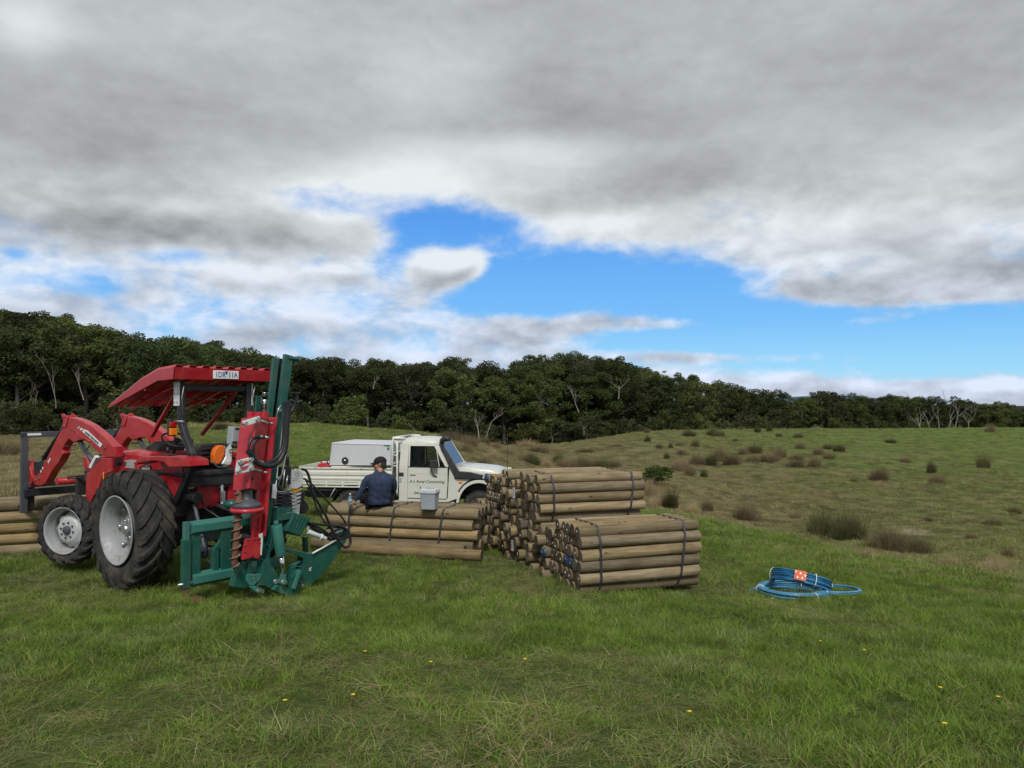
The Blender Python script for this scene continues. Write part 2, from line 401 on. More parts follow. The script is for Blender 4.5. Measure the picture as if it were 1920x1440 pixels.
def wood(name, c1_, c2_, c3_):
    m, g, b = mat_new(name)
    p = g.new('ShaderNodeTexCoord').outputs['Object']; rnd = g.new('ShaderNodeObjectInfo').outputs['Random']
    off = g.vm('SCALE', (13.1, 7.3, 5.7), scale=g.m('MULTIPLY', rnd, 9))
    q = g.vm('ADD', p, off)
    grain = g.noise(g.vm('MULTIPLY', q, (1.0, 14, 14)), 2.6, 6, .65)
    broad = g.noise(g.vm('MULTIPLY', q, (1.2, 2.5, 2.5)), 1.6, 4, .6)
    fine = g.noise(g.vm('MULTIPLY', q, (2, 60, 60)), 3, 3, .6)
    vor = g.new('ShaderNodeTexVoronoi'); g.put(vor.inputs['Vector'], g.vm('MULTIPLY', q, (2.2, 5, 5))); vor.inputs['Scale'].default_value = 1.5
    knot = g.mr(vor.outputs['Distance'], .05, .17, .85, 0)
    c = g.mix(g.mr(grain, .3, .7), c1_, c2_)
    c = g.mix(g.m('MULTIPLY', g.mr(broad, .45, .72), .55), c, c3_)
    c = g.mix(g.m('MULTIPLY', g.mr(fine, .56, .7), .45), c, tuple(x * .45 for x in c1_))
    c = g.mix(knot, c, (.07, .04, .025))
    hsv = g.new('ShaderNodeHueSaturation'); g.put(hsv.inputs['Saturation'], g.mr(g.m('FRACT', g.m('MULTIPLY', rnd, 7.13)), 0, 1, .82, 1.12, False))
    g.put(hsv.inputs['Value'], g.mr(rnd, 0, 1, .62, 1.18, False)); g.l.new(c, hsv.inputs['Color'])
    g.put(b.inputs['Base Color'], hsv.outputs[0]); b.inputs['Roughness'].default_value = .85; b.inputs['Specular IOR Level'].default_value = .25
    bn = g.new('ShaderNodeBump'); bn.inputs['Strength'].default_value = .5; bn.inputs['Distance'].default_value = .012
    g.put(bn.inputs['Height'], g.m('ADD', grain, fine)); g.l.new(bn.outputs[0], b.inputs['Normal'])
    return m
M['wood'] = wood('post_wood', (.20, .148, .076), (.345, .270, .160), (.13, .095, .048))
M['woodgrey'] = wood('weathered_post_wood', (.165, .130, .078), (.27, .22, .140), (.11, .085, .05))
def woodend():
    m, g, b = mat_new('post_end_grain')
    p = g.new('ShaderNodeTexCoord').outputs['Object']; rnd = g.new('ShaderNodeObjectInfo').outputs['Random']
    x, y, z = g.sep(p)
    rad = g.m('SQRT', g.m('ADD', g.m('MULTIPLY', y, y), g.m('MULTIPLY', z, z)))
    nz = g.noise(p, 14, 3, .5)
    rings = g.m('SINE', g.m('MULTIPLY', g.m('ADD', rad, g.m('MULTIPLY', nz, .015)), 620))
    ang = g.m('ARCTAN2', y, z)
    crack = g.mr(g.noise(g.xyz(g.m('MULTIPLY', ang, 3), g.m('MULTIPLY', rad, 4), g.m('MULTIPLY', rnd, 20)), 1.6, 2, .5), .62, .7)
    c = g.mix(g.mr(rings, -1, 1), (.085, .062, .036), (.145, .108, .066))
    c = g.mix(g.mr(rad, .03, .075), c, (.098, .067, .038))
    c = g.mix(g.m('MULTIPLY', crack, .7), c, (.03, .02, .014))
    hsv = g.new('ShaderNodeHueSaturation'); g.put(hsv.inputs['Saturation'], g.mr(g.m('FRACT', g.m('MULTIPLY', rnd, 5.3)), 0, 1, .6, 1.25, False))
    g.put(hsv.inputs['Value'], g.mr(g.m('FRACT', g.m('MULTIPLY', rnd, 3.7)), 0, 1, .55, 1.3, False)); g.l.new(c, hsv.inputs['Color'])
    g.put(b.inputs['Base Color'], hsv.outputs[0]); b.inputs['Roughness'].default_value = .9
    return m
M['woodend'] = woodend()

def leafmat(name, c1_, c2_, trans=.25, attr=False, rvar=.35):
    m, g, b = mat_new(name)
    gm = g.new('ShaderNodeNewGeometry'); rnd = g.new('ShaderNodeObjectInfo').outputs['Random']
    n = g.noise(gm.outputs['Position'], .55, 3, .6)
    n2 = g.noise(gm.outputs['Position'], 2.4, 2, .6)
    c = g.mix(g.mr(g.m('ADD', g.m('MULTIPLY', n, .6), g.m('MULTIPLY', n2, .4)), .35, .65), c1_, c2_)
    hsv = g.new('ShaderNodeHueSaturation'); g.put(hsv.inputs['Value'], g.mr(rnd, 0, 1, 1 - rvar, 1 + rvar, False))
    g.put(hsv.inputs['Hue'], g.mr(g.m('FRACT', g.m('MULTIPLY', rnd, 4.7)), 0, 1, .475, .515, False))
    g.l.new(c, hsv.inputs['Color'])
    df = g.new('ShaderNodeBsdfDiffuse'); tl = g.new('ShaderNodeBsdfTranslucent'); mx = g.new('ShaderNodeMixShader'); mx.inputs[0].default_value = trans
    g.l.new(hsv.outputs[0], df.inputs[0]); g.l.new(hsv.outputs[0], tl.inputs[0]); g.l.new(df.outputs[0], mx.inputs[1]); g.l.new(tl.outputs[0], mx.inputs[2])
    g.n.remove(b); g.l.new(mx.outputs[0], g.n['Material Output'].inputs[0])
    return m
M['leaf'] = leafmat('eucalypt_leaves', (.046, .066, .028), (.094, .120, .048))
M['leafb'] = leafmat('brighter_eucalypt_leaves', (.060, .084, .028), (.120, .146, .050))
M['leafd'] = leafmat('olive_leaves', (.050, .060, .030), (.090, .098, .050))
M['bushleaf'] = leafmat('shrub_leaves', (.040, .075, .020), (.075, .12, .035), rvar=.1)
M['rush'] = leafmat('brown_rush', (.13, .112, .060), (.225, .19, .11), .15)
M['rushg'] = leafmat('green_rush', (.06, .068, .032), (.115, .115, .055), .15)
M['straw'] = leafmat('straw_grass', (.25, .20, .11), (.40, .33, .19), .2)

def grassmat():
    m, g, b = mat_new('grass_blades')
    gm = g.new('ShaderNodeNewGeometry'); pos = gm.outputs['Position']
    dry = g.new('ShaderNodeAttribute', attribute_type='INSTANCER', attribute_name='dry').outputs['Fac']
    rnd = g.new('ShaderNodeAttribute', attribute_type='INSTANCER', attribute_name='rnd').outputs['Fac']
    bl = g.new('ShaderNodeAttribute', attribute_type='GEOMETRY', attribute_name='blade').outputs['Fac']
    n = g.noise(pos, .8, 4, .6); n2 = g.noise(pos, 5.0, 3, .6)
    c = g.mix(g.mr(n, .35, .65), (.105, .178, .024), (.165, .258, .040))
    c = g.mix(g.mr(n2, .42, .68), c, (.17, .225, .055))
    pale = g.noise(g.vm('ADD', pos, (31, 7, 0)), 1.15, 5, .62)
    c = g.mix(g.m('MULTIPLY', g.mr(pale, .50, .64), .7), c, (.21, .255, .10))
    c = g.mix(g.m('MULTIPLY', g.mr(g.noise(g.vm('ADD', pos, (3, 17, 0)), 1.7, 4, .6), .54, .68), .65), c, (.06, .11, .022))
    # each blade its own tone, some dead
    c = g.mix(g.mr(bl, 0, 1, 0, .45, False), c, (.22, .30, .07))
    deadp = g.m('ADD', g.m('MULTIPLY', dry, .95), .03)
    dead = g.m('LESS_THAN', g.m('FRACT', g.m('ADD', g.m('MULTIPLY', bl, 7.77), rnd)), deadp)
    straw = g.mix(g.m('FRACT', g.m('MULTIPLY', bl, 3.3)), (.22, .18, .095), (.42, .36, .21))
    c = g.mix(dead, c, straw)
    hsv = g.new('ShaderNodeHueSaturation'); g.put(hsv.inputs['Value'], g.mr(rnd, 0, 1, .64, 1.38, False)); g.l.new(c, hsv.inputs['Color'])
    df = g.new('ShaderNodeBsdfDiffuse'); tl = g.new('ShaderNodeBsdfTranslucent'); mx = g.new('ShaderNodeMixShader'); mx.inputs[0].default_value = .3
    g.l.new(hsv.outputs[0], df.inputs[0]); g.l.new(hsv.outputs[0], tl.inputs[0]); g.l.new(df.outputs[0], mx.inputs[1]); g.l.new(tl.outputs[0], mx.inputs[2])
    g.n.remove(b); g.l.new(mx.outputs[0], g.n['Material Output'].inputs[0])
    return m
M['grass'] = grassmat()

def groundmat():
    m, g, b = mat_new('paddock_ground')
    gm = g.new('ShaderNodeNewGeometry'); pos = gm.outputs['Position']
    dry = g.new('ShaderNodeAttribute', attribute_name='dry').outputs['Fac']
    wood_ = g.new('ShaderNodeAttribute', attribute_name='litter').outputs['Fac']
    sand = g.new('ShaderNodeAttribute', attribute_name='sand').outputs['Fac']
    n = g.noise(pos, .12, 5, .6); n2 = g.noise(pos, .9, 6, .65); n3 = g.noise(pos, 7, 5, .7); n4 = g.noise(g.vm('MULTIPLY', pos, (1, 2.2, 1)), .35, 5, .62)
    gr = g.mix(g.mr(n2, .35, .65), (.085, .135, .024), (.130, .185, .042))
    gr = g.mix(g.mr(dry, .03, .16, .55, 0), gr, (.030, .042, .013))  # near ground darkened under the grass: shade between tufts painted in for depth
    gr = g.mix(g.m('MULTIPLY', g.mr(n3, .5, .75), .5), gr, (.19, .20, .09))
    dr = g.mix(g.mr(n2, .3, .7), (.125, .105, .050), (.21, .175, .088))
    dr = g.mix(g.m('MULTIPLY', g.mr(n3, .5, .75), .6), dr, (.31, .26, .145))
    f = g.m('ADD', dry, g.m('MULTIPLY', g.m('SUBTRACT', g.m('ADD', g.m('MULTIPLY', n4, .7), g.m('MULTIPLY', n2, .3)), .5), 2.2))
    c = g.mix(g.mr(f, .2, .8), gr, dr)
    mot = g.noise(g.vm('MULTIPLY', pos, (1, .6, 1)), .75, 6, .68)
    c = g.mix(g.m('MULTIPLY', g.mr(mot, .46, .62), g.mr(dry, .1, .5, .25, .75)), c, (.055, .058, .022))
    c = g.mix(g.m('MULTIPLY', g.mr(g.noise(pos, .33, 5, .7), .52, .66), g.mr(dry, .1, .5, 0, .5)), c, (.075, .055, .028))
    soil = g.mr(g.m('MULTIPLY', n3, g.noise(pos, 1.7, 3, .5)), .36, .46)
    c = g.mix(g.m('MULTIPLY', soil, .7), c, (.035, .026, .016))
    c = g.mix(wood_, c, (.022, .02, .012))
    c = g.mix(sand, c, (.36, .30, .22))
    g.put(b.inputs['Base Color'], c); b.inputs['Roughness'].default_value = 1; b.inputs['Specular IOR Level'].default_value = .1
    bn = g.new('ShaderNodeBump'); bn.inputs['Strength'].default_value = .9; bn.inputs['Distance'].default_value = .25
    h = g.m('ADD', g.m('MULTIPLY', g.noise(pos, 2.2, 7, .72), 1.0), g.m('MULTIPLY', n3, .25))
    g.put(bn.inputs['Height'], h); g.l.new(bn.outputs[0], b.inputs['Normal'])
    return m
M['ground'] = groundmat()
# ------------------------------------------------------------------ terrain
PROF = {  # azimuth column (photo px) -> [(depth, height)]
 -260: [(3.4, 0), (6, -.25), (9.3, -.60), (13, -.82), (20, -1.0), (40, -1.4), (60, -1.5), (75, -1.7), (90, -1), (115, 3), (145, 7), (185, 11), (240, 6), (400, -2), (900, -12)],
 0:   [(3.4, 0), (6, -.25), (9.3, -.655), (13, -.86), (20, -1.06), (40, -1.49), (60, -1.68), (75, -2.0), (88, -1.8), (112, 1.5), (142, 5.5), (180, 10), (240, 5), (400, -4), (900, -12)],
 160: [(3.4, 0), (6, -.25), (9.3, -.655), (13, -.85), (20, -1.02), (34, -1.2), (50, -1.0), (62, -1.0), (75, -1.6), (90, -2), (120, 0), (145, 3.5), (180, 7.2), (240, 3), (400, -4), (900, -12)],
 300: [(3.4, 0), (6, -.26), (9.3, -.655), (13, -.83), (20, -1.05), (30, -.95), (45, -.4), (58, 0.0), (70, -.3), (90, -3), (125, -2), (175, 3), (230, 0), (400, -6), (900, -12)],
 450: [(3.4, 0), (6, -.27), (9.3, -.66), (12.5, -.80), (18.5, -1.12), (30, -.95), (45, -.35), (58, 0.08), (70, -.3), (90, -3), (125, -3), (165, 0.5), (230, -3), (400, -8), (900, -12)],
 600: [(3.4, 0), (6, -.28), (9.3, -.67), (12.5, -.77), (18.5, -1.17), (25, -1.1), (35, -.75), (50, -.05), (58, .05), (68, -.3), (90, -3), (125, -3.8), (155, -3), (230, -5), (400, -8), (900, -12)],
 800: [(3.4, 0), (6, -.28), (9.3, -.67), (12.5, -.79), (18.5, -1.2), (25, -1.25), (35, -1.2), (50, -.6), (58, -.5), (68, -1), (95, -4.5), (125, -4.5), (155, -3), (230, -5), (400, -8), (900, -12)],
 900: [(3.4, 0), (6, -.29), (9.5, -.70), (12.5, -.83), (18.5, -1.3), (28, -1.7), (40, -1.8), (52, -1.3), (58, -1.25), (66, -1.6), (90, -4.5), (130, -5), (165, -2), (230, -4), (400, -8), (900, -12)],
 1000: [(3.4, 0), (6, -.30), (10, -.78), (12.5, -.9), (18.5, -1.4), (30, -2.2), (45, -2.6), (60, -2.7), (75, -2.9), (90, -3.6), (130, -5.5), (165, 0), (230, -2), (400, -8), (900, -12)],
 1080: [(3.4, 0), (6, -.31), (10, -.82), (12.5, -.95), (18, -1.4), (30, -2.6), (45, -3.3), (60, -3.5), (80, -3.2), (95, -3.2), (115, -4.6), (135, -5.5), (170, .5), (230, -2), (400, -8), (900, -12)],
 1200: [(3.4, 0), (6, -.32), (10, -.86), (15, -1.12), (20, -1.4), (26, -1.9), (32, -2.9), (45, -3.6), (60, -3.7), (80, -2.8), (100, -2.3), (112, -2.3), (130, -4.5), (150, -6), (190, -3.5), (260, -6), (400, -10), (900, -12)],
 1350: [(3.4, 0), (6, -.34), (10.5, -.97), (16, -1.45), (20, -1.7), (24, -1.98), (28, -3.0), (38, -4.1), (50, -4.2), (70, -3.6), (90, -2.7), (110, -2.2), (120, -2.4), (150, -6), (190, -6.5), (230, -8), (400, -12), (900, -14)],
 1500: [(3.4, 0), (6, -.36), (10.8, -1.03), (15, -1.43), (19, -1.85), (21, -2.05), (26, -3.4), (34, -4.4), (45, -4.5), (65, -3.8), (85, -2.7), (105, -2.1), (115, -2.2), (150, -6), (220, -8), (400, -14), (900, -16)],
 1700: [(3.4, 0), (6, -.38), (10.8, -1.1), (14, -1.5), (16.5, -1.85), (18, -2.1), (22, -3.3), (28, -4.0), (34, -4.25), (45, -4.44), (65, -3.9), (85, -2.84), (105, -2.0), (115, -2.1), (150, -6), (230, -9), (400, -14), (900, -16)],
 1900: [(3.4, 0), (6, -.40), (10.8, -1.17), (14, -1.7), (16, -2.05), (18, -2.45), (24, -3.35), (30, -3.9), (40, -4.2), (60, -3.9), (85, -2.8), (105, -1.9), (115, -2.0), (150, -6), (250, -11), (400, -15), (900, -18)],
 2200: [(3.4, 0), (6, -.45), (10.8, -1.3), (14, -1.9), (18, -2.7), (24, -3.5), (30, -4.0), (40, -4.1), (60, -3.7), (85, -2.7), (105, -1.9), (115, -2.0), (150, -6), (250, -11), (400, -15), (900, -18)],
}
_cols = sorted(PROF); _U = np.array([(c - 960) / 1440 for c in _cols])
NU, NY = 260, 400
_ug = np.linspace(_U[0], _U[-1], NU); _lg = np.linspace(math.log(1.0), math.log(900), NY)
_T = np.array([np.interp(np.exp(_lg), [0.5] + [p[0] for p in PROF[c]], [0.03] + [p[1] for p in PROF[c]]) for c in _cols])
_G = np.array([np.interp(_ug, _U, _T[:, j]) for j in range(NY)]).T
def _blur(a, k, ax):
    w = np.hanning(k + 2)[1:-1]; w /= w.sum(); p = k // 2
    a = np.pad(a, [(p, p) if i == ax else (0, 0) for i in range(2)], mode='edge')
    return np.apply_along_axis(lambda r: np.convolve(r, w, 'valid'), ax, a)
_G = _blur(_blur(_G, 23, 0), 9, 1)

_rs = np.random.RandomState(5); _perm = _rs.permutation(512); _gv = _rs.rand(512)
def vnoise(x, y):
    x = np.asarray(x, float); y = np.asarray(y, float)
    xi = np.floor(x).astype(int); yi = np.floor(y).astype(int); fx = x - xi; fy = y - yi
    fx = fx * fx * (3 - 2 * fx); fy = fy * fy * (3 - 2 * fy)
    h = lambda a, b: _gv[_perm[(a + _perm[b & 255]) & 511]]
    return (h(xi, yi) * (1 - fx) + h(xi + 1, yi) * fx) * (1 - fy) + (h(xi, yi + 1) * (1 - fx) + h(xi + 1, yi + 1) * fx) * fy
def fbm(x, y, o=4):
    s = 0; a = .5
    for i in range(o): s = s + a * vnoise(x * 2 ** i + 17.3 * i, y * 2 ** i + 9.1 * i); a *= .5
    return s / (1 - .5 ** o)

def zland(X, Y):
    X = np.asarray(X, float); Y = np.asarray(Y, float)
    r = np.hypot(X, Y); az = np.arctan2(X, Y); lim0, lim1 = math.atan(_U[0]), math.atan(_U[-1])
    azc = np.clip(az, lim0, lim1); u = np.tan(azc); D = np.maximum(r * np.cos(azc), 1.001)
    fu = np.clip((u - _ug[0]) / (_ug[-1] - _ug[0]) * (NU - 1), 0, NU - 1.001); fy = np.clip(np.log(D) / _lg[-1] * (NY - 1), 0, NY - 1.001)
    iu = fu.astype(int); iy = fy.astype(int); a = fu - iu; b = fy - iy
    z = (_G[iu, iy] * (1 - a) + _G[iu + 1, iy] * a) * (1 - b) + (_G[iu, iy + 1] * (1 - a) + _G[iu + 1, iy + 1] * a) * b
    back = np.clip((np.abs(az) - .75) / .8, 0, 1)      # behind the camera the paddock lies almost flat
    z = z * (1 - back) + back * np.clip(-.01 * r, -4, 0)
    amp = np.clip((D - 1.5) / 4, 0, 1)
    z = z + amp * (fbm(X * 1.1, Y * 1.1, 3) - .5) * .10 * np.clip(40 / D, 0, 1) ** .2 + amp * (fbm(X * 3.7 + 5, Y * 3.7, 3) - .5) * .055 * np.clip(30 / D, 0, 1)
    z = z + (fbm(X * .12, Y * .12, 3) - .5) * np.clip((D - 20) / 40, 0, 1) * .5 * np.clip(120 / D, 0, 1)
    return z
def zl(x, y): return float(zland(x, y))

def dryness(X, Y):
    """how brown the pasture is: 0 green near, 1 straw in the gully"""
    X = np.asarray(X, float); Y = np.asarray(Y, float); Ys = np.maximum(Y, .5); u = X / Ys; px = 960 + 1440 * u
    edge = np.interp(px, [-200, 0, 300, 600, 800, 1000, 1200, 1350, 1500, 1700, 1900, 2200], [24, 18, 22, 34, 34, 30, 25, 22.5, 20, 17.5, 15.5, 15])
    near = .02 + .10 * (fbm(X * .5, Y * .5) - .5) + np.clip((Y / edge - .85) * .6, 0, .10)
    far0 = np.interp(px, [-200, 0, 200, 300, 450, 600, 760, 830, 1000, 1250, 1450, 1650, 1850, 2200], [.95, .95, .8, .45, .25, .22, .35, .8, .92, .85, .72, .58, .52, .5])
    top = np.interp(px, [-200, 300, 600, 760, 1000, 1300, 1500, 1900], [.9, .45, .28, .5, .70, .48, .32, .22])
    k = np.clip((Y - edge) / (edge * .15), 0, 1); t = np.clip((Y - 45) / 45, 0, 1)
    far = far0 * (1 - t) + top * t
    return np.where(Y < .5, .05, near * (1 - k) + far * k)

def make_ground():
    rad = np.concatenate([np.geomspace(.6, 4, 24)[:-1], np.geomspace(4, 30, 210)[:-1], np.geomspace(30, 300, 200)[:-1], np.geomspace(300, 12000, 40)])
    fine = np.linspace(-45, 45, 420); coarse = np.linspace(45, 315, 80)[1:-1]
    ang = np.radians(np.concatenate([fine, coarse])); na = len(ang); nr = len(rad)
    RR, AA = np.meshgrid(rad, ang, indexing='ij'); X = RR * np.sin(AA); Y = RR * np.cos(AA)
    Z = zland(X, Y); Z = np.where(RR > 900, np.interp(RR, [900, 12000], [0, 0]) + Z - (RR - 900) * .002, Z)
    V = np.stack([X, Y, Z], -1).reshape(-1, 3)
    i, j = np.meshgrid(np.arange(nr - 1), np.arange(na), indexing='ij'); j2 = (j + 1) % na
    F = np.stack([i * na + j, (i + 1) * na + j, (i + 1) * na + j2, i * na + j2], -1).reshape(-1, 4)[:, ::-1]
    V = np.vstack([V, [[0, 0, float(zland(0, .6))]]]); c = len(V) - 1
    dry = dryness(X, Y); px = 960 + 1440 * X / np.maximum(Y, .5)
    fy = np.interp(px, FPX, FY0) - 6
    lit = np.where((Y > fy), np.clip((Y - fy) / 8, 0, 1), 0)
    _h = [(Y_, dep(1702, 996, Y_)) for Y_ in np.linspace(20, 60, 400)]; s = next(p for Y_, p in _h if p.z < float(zland(p.x, p.y))); sand = np.clip(1.5 - np.hypot((X - s.x) / .75, (Y - s.y) / 1.6) * 1.2 + (fbm(X * 2, Y * 2) - .5), 0, 1)
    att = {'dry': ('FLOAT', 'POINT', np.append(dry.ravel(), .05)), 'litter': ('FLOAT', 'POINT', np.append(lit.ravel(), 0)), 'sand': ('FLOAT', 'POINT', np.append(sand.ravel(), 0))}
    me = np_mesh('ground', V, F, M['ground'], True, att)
    bm = bmesh.new(); bm.from_mesh(me); bm.verts.ensure_lookup_table()
    for k in range(na): bm.faces.new((bm.verts[c], bm.verts[(k + 1) % na], bm.verts[k]))
    bmesh.ops.recalc_face_normals(bm, faces=bm.faces); bm.to_mesh(me); bm.free()
    o = link(bpy.data.objects.new('ground', me)); tag(o, kind='structure')
    if me.polygons[0].normal.z < 0: me.flip_normals()
    return o
# forest front depth and ridge depth, and the skyline, by column
FPX = [-260, 0, 160, 300, 450, 600, 800, 900, 1000, 1100, 1200, 1300, 1400, 1500, 1700, 1900, 2200]
FY0 = [84, 86, 88, 96, 108, 116, 118, 120, 128, 128, 138, 150, 160, 185, 215, 230, 235]
FY1 = [185, 185, 182, 178, 166, 158, 156, 162, 170, 172, 182, 190, 200, 222, 245, 262, 265]
SKY = [(-260, 560), (0, 585), (60, 590), (120, 592), (200, 622), (250, 640), (300, 640), (345, 634), (400, 645), (430, 655), (500, 668), (560, 668), (620, 668), (665, 690), (700, 668), (740, 684), (800, 682),
       (860, 672), (900, 688), (960, 680), (1000, 662), (1040, 655), (1090, 653), (1150, 668), (1200, 685), (1250, 697), (1300, 703), (1330, 712), (1350, 712), (1400, 735), (1430, 713), (1455, 738), (1490, 748), (1530, 736), (1600, 735), (1640, 750), (1680, 737), (1750, 742), (1850, 752), (1920, 764), (2200, 762)]
make_ground()

# ------------------------------------------------------------------ trees
def rand_dirs(n):
    v = NR.normal(size=(n, 3)); return v / np.linalg.norm(v, axis=1)[:, None]
def leaf_quads(cen, size, flat=.5, droop=0):
    n = len(cen); d1 = rand_dirs(n); d1[:, 2] *= flat; d1 /= np.linalg.norm(d1, axis=1)[:, None]
    d2 = np.cross(d1, rand_dirs(n)); d2 /= np.linalg.norm(d2, axis=1)[:, None] + 1e-9
    s = size * NR.uniform(.6, 1.3, (n, 1)); a = d1 * s; b = d2 * s * .55
    V = np.stack([cen - a, cen - b * .8, cen + a, cen + b], 1).reshape(-1, 3)
    return V, np.arange(4 * n).reshape(-1, 4)
def crown_mesh(name, mat, H=13, W=4.2, nclump=34, nleaf=130, low=.45, size=.34, seed=1, layered=True):
    """leaf clumps of uneven size hung round the limb tips, flattened into trays, with gaps left between them"""
    global NR
    NR = np.random.default_rng(seed); tips = []; pts = []; lop = NR.uniform(0, 2 * pi)
    for i in range(nclump):
        t = (i + .5) / nclump; ph = i * 2.399 + NR.uniform(-.8, .8)
        h = low + (1 - low) * t ** .8 + NR.uniform(-.05, .05)
        env = max(.22, sqrt(max(0, 1 - ((h - (low + 1) / 2 - .04) / ((1 - low) / 2 + .07)) ** 2)))
        r = W * env * NR.uniform(.25, 1.12) * (1 + .22 * cos(ph - lop))
        tips.append((r * cos(ph), r * sin(ph), min(1.02, h) * H - .08 * r, NR.choice([.5, .7, .95, 1.2, 1.5])))
    for x, y, z, k in tips:
        cr = k * W / 4.4; n = int(nleaf * cr * cr * .9 + 12)
        d = rand_dirs(n); rr = NR.uniform(.25, 1.0, (n, 1)) ** .6
        p = d * rr * np.array([[cr * 1.15, cr * 1.15, cr * .78]]); p[:, 2] += .12 * np.sin(p[:, 0] * 3 + i) 
        keep = (p[:, 2] > -cr * .2) | (NR.random(n) < .3); p = p[keep]
        pts.append(p + np.array([x, y, z]))
    P = np.vstack(pts); V, F = leaf_quads(P, size)
    return np_mesh(name, V, F, mat), [t[:3] for t in tips]
def trunk_mesh(name, H, tips, r0=.22, mat=None, lean=.6, seed=1, n=7):
    rg = random.Random(seed); mb = MB(); top = H * .78
    pts = [Vector((rg.uniform(-.1, .1) * i * lean, rg.uniform(-.1, .1) * i * lean, top * i / 7)) for i in range(8)]; pts[0] = Vector((0, 0, -.6))
    mb.tube(pts, [r0 * (1.25 - .95 * i / 7) for i in range(8)], n)
    for k, tp in enumerate(tips[::2]):
        tp = Vector(tp); z0 = max(H * .3, tp.z - hypot(tp.x, tp.y) * rg.uniform(.8, 1.3)); f = min(6.9, z0 / top * 7); a = pts[int(f)].lerp(pts[int(f) + 1], f % 1) if f < 7 else pts[7]
        mid = a.lerp(tp, .5) + Vector((rg.uniform(-.3, .3), rg.uniform(-.3, .3), -.3)); mb.tube([a, mid, tp], [r0 * .30, r0 * .18, r0 * .05], 5, cap=False)
    me = bpy.data.meshes.new(name); me.from_pydata(mb.v, [], mb.f); me.materials.append(mat or M['trunk'])
    me.polygons.foreach_set('use_smooth', [True] * len(mb.f)); return me
VAR = []
for i, (mt, H, W, nc, low) in enumerate([('leaf', 13, 3.9, 34, .42), ('leaf', 13, 4.6, 40, .5), ('leafb', 12, 4.2, 36, .38), ('leafd', 13, 3.6, 30, .45), ('leaf', 14, 3.4, 30, .55), ('leafb', 12, 4.0, 34, .3), ('leafd', 12, 4.4, 34, .4), ('leaf', 12, 4.4, 42, .25)]):
    cm, tips = crown_mesh('crown', M[mt], H, W, nc + 6, 330, low, .175, 20 + i)
    VAR.append((cm, trunk_mesh('trunk', H, tips, .24, None, .7, 40 + i), H, mt))
def put_tree(v, x, y, h, rz, label, group, name='gum_tree', cat='tree', wid=1.0):
    cm, tm, H, mt = VAR[v]; s = h / H
    r = empty(name, (x, y, zl(x, y) - .1), rz, label, cat, group); r.scale = (s * wid, s * wid, s)
    c = bpy.data.objects.new('crown', cm); link(c, r); t = bpy.data.objects.new('trunk', tm); link(t, r)
    return r
FOREST = []
def forest():
    rg = random.Random(3); n = 0
    skx = [s[0] for s in SKY]; sky_ = [s[1] for s in SKY]
    Y = 84.0; rows = []
    while Y < 262:
        step = 7.4 if Y < 150 else 8.8 if Y < 200 else 9.5
        X = (-300 - 960) / 1440 * Y + rg.uniform(0, 5)
        while X < (2100 - 960) / 1440 * Y:
            x = X + rg.uniform(-1.8, 1.8); y = Y + rg.uniform(-2.5, 2.5); X += step * rg.uniform(.75, 1.15)
            px = 960 + 1440 * x / y; f0 = np.interp(px, FPX, FY0); f1 = np.interp(px, FPX, FY1)
            if y < f0 or y > f1: continue
            # trees wholly behind others can be left out: keep the front rows, and rows whose tops rise above
            FOREST.append((x, y, px, (y - f0) / (f1 - f0)))
        Y += step * .82
    kinds = {'leaf': 'dark green gum tree in the forest behind the paddock', 'leafb': 'lighter green gum tree in the forest behind the paddock', 'leafd': 'dull olive gum tree in the forest behind the paddock'}
    for (x, y, px, t) in FOREST:
        if px < -230 or px > 2080: continue
        ysky = np.interp(px, skx, sky_) + rg.uniform(0, 9)
        zmax = dep(px, ysky, y).z - zl(x, y)
        h = rg.uniform(10.5, 14.5)
        if t > .72: h = zmax * rg.uniform(.93, 1.0)
        h = max(5.0, min(h, zmax)); h = min(h, 19)
        v = rg.choice([0, 0, 1, 2, 3, 4, 5, 6, 7, 1]) if t < .6 else rg.choice([0, 1, 4, 1, 3])
        put_tree(v, x, y, h, rg.uniform(0, 6.28), kinds[VAR[v][3]], 'gum trees of the forest, ' + {'leaf': 'dark green', 'leafb': 'light green', 'leafd': 'olive'}[VAR[v][3]], wid=rg.uniform(.95, 1.25) * (12.5 / h) ** .4)
        n += 1
    print('trees', n)
forest()
# understorey shrubs in front of the trees
SHR = []
for i, mt in enumerate(['leafd', 'leaf', 'leafb']):
    cm, tips = crown_mesh('foliage', M[mt], 3.6, 2.3, 20, 420, .12, .13, 70 + i); SHR.append((cm, trunk_mesh('stem', 3.6, tips, .07, None, .6, 80 + i)))
def shrubs():
    rg = random.Random(9); n = 0
    px = -150.0
    while px < 2060:
        f0 = np.interp(px, FPX, FY0); wpx = 1440 / f0 * 3.4
        for k in range(4):
            y = f0 + (-3, 1.5, 11, 22)[k] + rg.uniform(-1.5, 1.5); x = (px + rg.uniform(-.4, .4) * wpx - 960) / 1440 * y; v = rg.randrange(3); s = rg.uniform(.8, 1.55) * (1, 1, 1.5, 1.8)[k]
            r = empty('shrub', (x, y, zl(x, y) - .15), rg.uniform(0, 6), 'rounded understorey shrub at the foot of the forest edge', 'shrub', 'understorey shrubs along the forest edge'); r.scale = (s, s, s * rg.uniform(.8, 1.2))
            link(bpy.data.objects.new('foliage', SHR[v][0]), r); link(bpy.data.objects.new('stem', SHR[v][1]), r); n += 1
        px += wpx * rg.uniform(.85, 1.2)
    print('shrubs', n)
shrubs()

